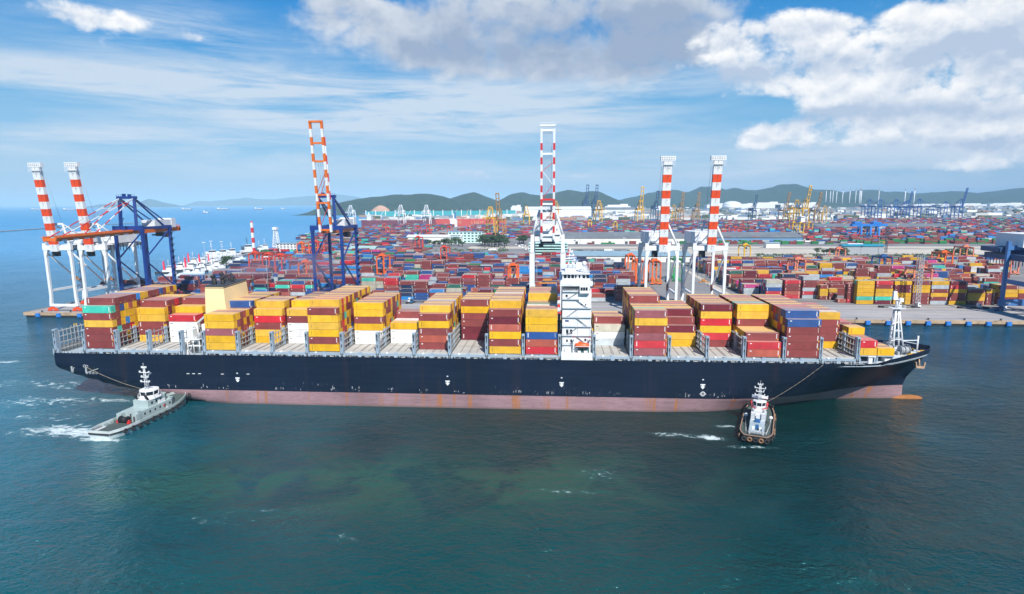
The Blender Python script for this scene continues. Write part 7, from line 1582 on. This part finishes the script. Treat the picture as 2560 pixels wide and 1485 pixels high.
# ------------------------------------------------------------------ bulk carriers in the far dock, ships at sea
def carrier(px, py, L, H, m, label, words=None, rz=0, house=1):
    c = onZ(px, py, 0); root = empty('bulk_carrier', (c.x, c.y, 0), rz, label, 'ship'); B = 24; b = MB()
    for s in (-1, 1):
        secs = []
        for k in range(13):
            t = k/12; x = -L/2+L*t; w = B/2*(1 if t < .8 else math.sqrt(max(0, 1-((t-.8)/.2)**2)))*(1 if t > .08 else .75+3*t); secs.append([(x, s*w*.97, -1), (x, s*w, H*.6), (x, s*w, H+(3 if t > .9 else 0))])
        b.loft(secs if s < 0 else secs[::-1], 0, False, [0, 0])
    b.poly([(-L/2, -9, -1), (-L/2, 9, -1), (-L/2, 9, H), (-L/2, -9, H)]); b.box(-L/2+1, L*.42, -B/2+1, B/2-1, H-.3, H); b.build('hull', m, root)
    b = MB()
    for k in range(7): x = -L*.3+k*L*.1; b.box(x, x+L*.07, -7, 7, H, H+2.4)
    b.build('hatch_cover', paint('carrier_hatch', (.5, .42, .4), .7), root)
    if house: b = MB(); x = -L*.42; b.box(x, x+14, -10, 10, H, H+16); b.box(x-1, x+13, -12, 12, H+16, H+19); b.box(x+2, x+6, -2, 2, H+19, H+27); b.build('deckhouse', WHITE, root)
    for k in range(4):
        x = -L*.24+k*L*.18; b = MB(); b.tube((x, 0, H), (x, 0, H+18), 1.3, 8); b.bar((x, 0, H+17), (x+12-6*(k % 2), -2, H+33), 1.2); b.build('deck_crane', paint('deck_crane_yellow', (.6, .45, .25), .6) if words else WHITE, root)
    if words:
        for txt, x in words:
            cu = bpy.data.curves.new('hull_lettering', 'FONT'); cu.body = txt; cu.size = 11; cu.extrude = .05; cu.align_x = 'LEFT'; cu.space_character = 1.7; cu.materials.append(paint('lettering_yellow', (.7, .45, .2), .6))
            tmp = bpy.data.objects.new('lettering_curve', cu); COL.objects.link(tmp)
            me = bpy.data.meshes.new_from_object(tmp.evaluated_get(bpy.context.evaluated_depsgraph_get())); bpy.data.objects.remove(tmp)
            t = link('hull_lettering', me, root, (x, -B/2-.4, H*.42)); t.rotation_euler = (R(90), 0, 0)
    return root
MAR = paint('dark_red_hull', (.16, .03, .05), .6); ORH = paint('orange_red_hull', (.55, .07, .05), .6, .1, .05)
carrier(998, 566, 265, 22, MAR, 'dark maroon bulk carrier with pale deck cargo lying in the far dock')
carrier(1178, 566, 245, 26, ORH, 'orange red bulk carrier with large letters on its side in the far dock', [('CHE', -62), ('LSHIP', 2)], 0, 0)
c = onZ(1136, 567, 3); b = MB(); b.box(-11, 11, -6, 6, 0, 26); b.box(-14, 8, -6, 6, 26, 30); b.box(-2, 2, -2, 2, 30, 46); b.box(2, 7, -2, 2, 30, 52, 1); w_ = b.build('ship_house', [WHITE, BLUE2], None, (c.x, c.y-10, 0)); tag(w_, 'white accommodation tower of a ship with a blue funnel before the orange red hull', 'ship')
carrier(2045, 566, 160, 14, MAR, 'white and maroon ship behind the yellow crane group', None, .2, 1)
for px, py, Y, w_, lab in [(90, 517, 9000, 170, 'hazy white ship on the sea horizon behind the left striped boom'), (172, 516, 8500, 210, 'hazy grey ship between the two left striped booms'), (195, 516, 8500, 70, 'tiny white ship touching the second striped boom'), (261, 513, 9000, 90, 'tiny white ship on the horizon beside the blue crane top'), (466, 509, 8000, 150, 'white ship alone on the horizon right of the blue crane'), (556, 509, 8000, 170, 'white and red ship before the left island'), (707, 505, 8500, 60, 'tiny white boat below the pale islands'), (514, 516, 5200, 50, 'tiny dark fishing boat on open water'), (646, 507, 8200, 130, 'pale ship before the middle of the islands')]:
    k = Y/F; p_ = onY(px, py, Y); b = MB(); W2 = w_*.5; H = 13 if w_ > 60 else 5
    b.hexa([(-W2*.94, -9, -1), (W2*.9, -9, -1), (W2*.9, 9, -1), (-W2*.94, 9, -1), (-W2, -9, H), (W2, -9, H), (W2, 9, H), (-W2, 9, H)]); b.box(-W2*.85, -W2*.5, -8, 8, H, H+18, 1); b.box(-W2*.3, W2*.8, -7, 7, H, H+7, 1)
    tag(b.build('distant_ship', [paint('distant_hull', (.12, .1, .14), .7), WHITE], None, (p_.x, Y, 0)), lab, 'ship')
# turquoise screen and white posts along the far dock
c0, c1 = onZ(920, 543, QZ), onZ(1130, 541, QZ)
c0, c1 = onZ(915, 541.5, QZ), onZ(1290, 538, QZ); b = MB(); L = (c1-c0).length; n = 16
b.box(0, L, 0, 3, 0, 30); 
for k in range(n+1): b.box(k*L/n-2.2, k*L/n+2.2, -1, 0, 0, 36, 1)
o = b.build('dock_screen', [paint('teal_screen', (.02, .30, .34), .6), WHITE], None, (c0.x, c0.y, QZ)); o.rotation_euler = (0, 0, math.atan2(c1.y-c0.y, c1.x-c0.x)); tag(o, 'long teal windbreak screen with white posts below the nearest wooded hill', 'screen')
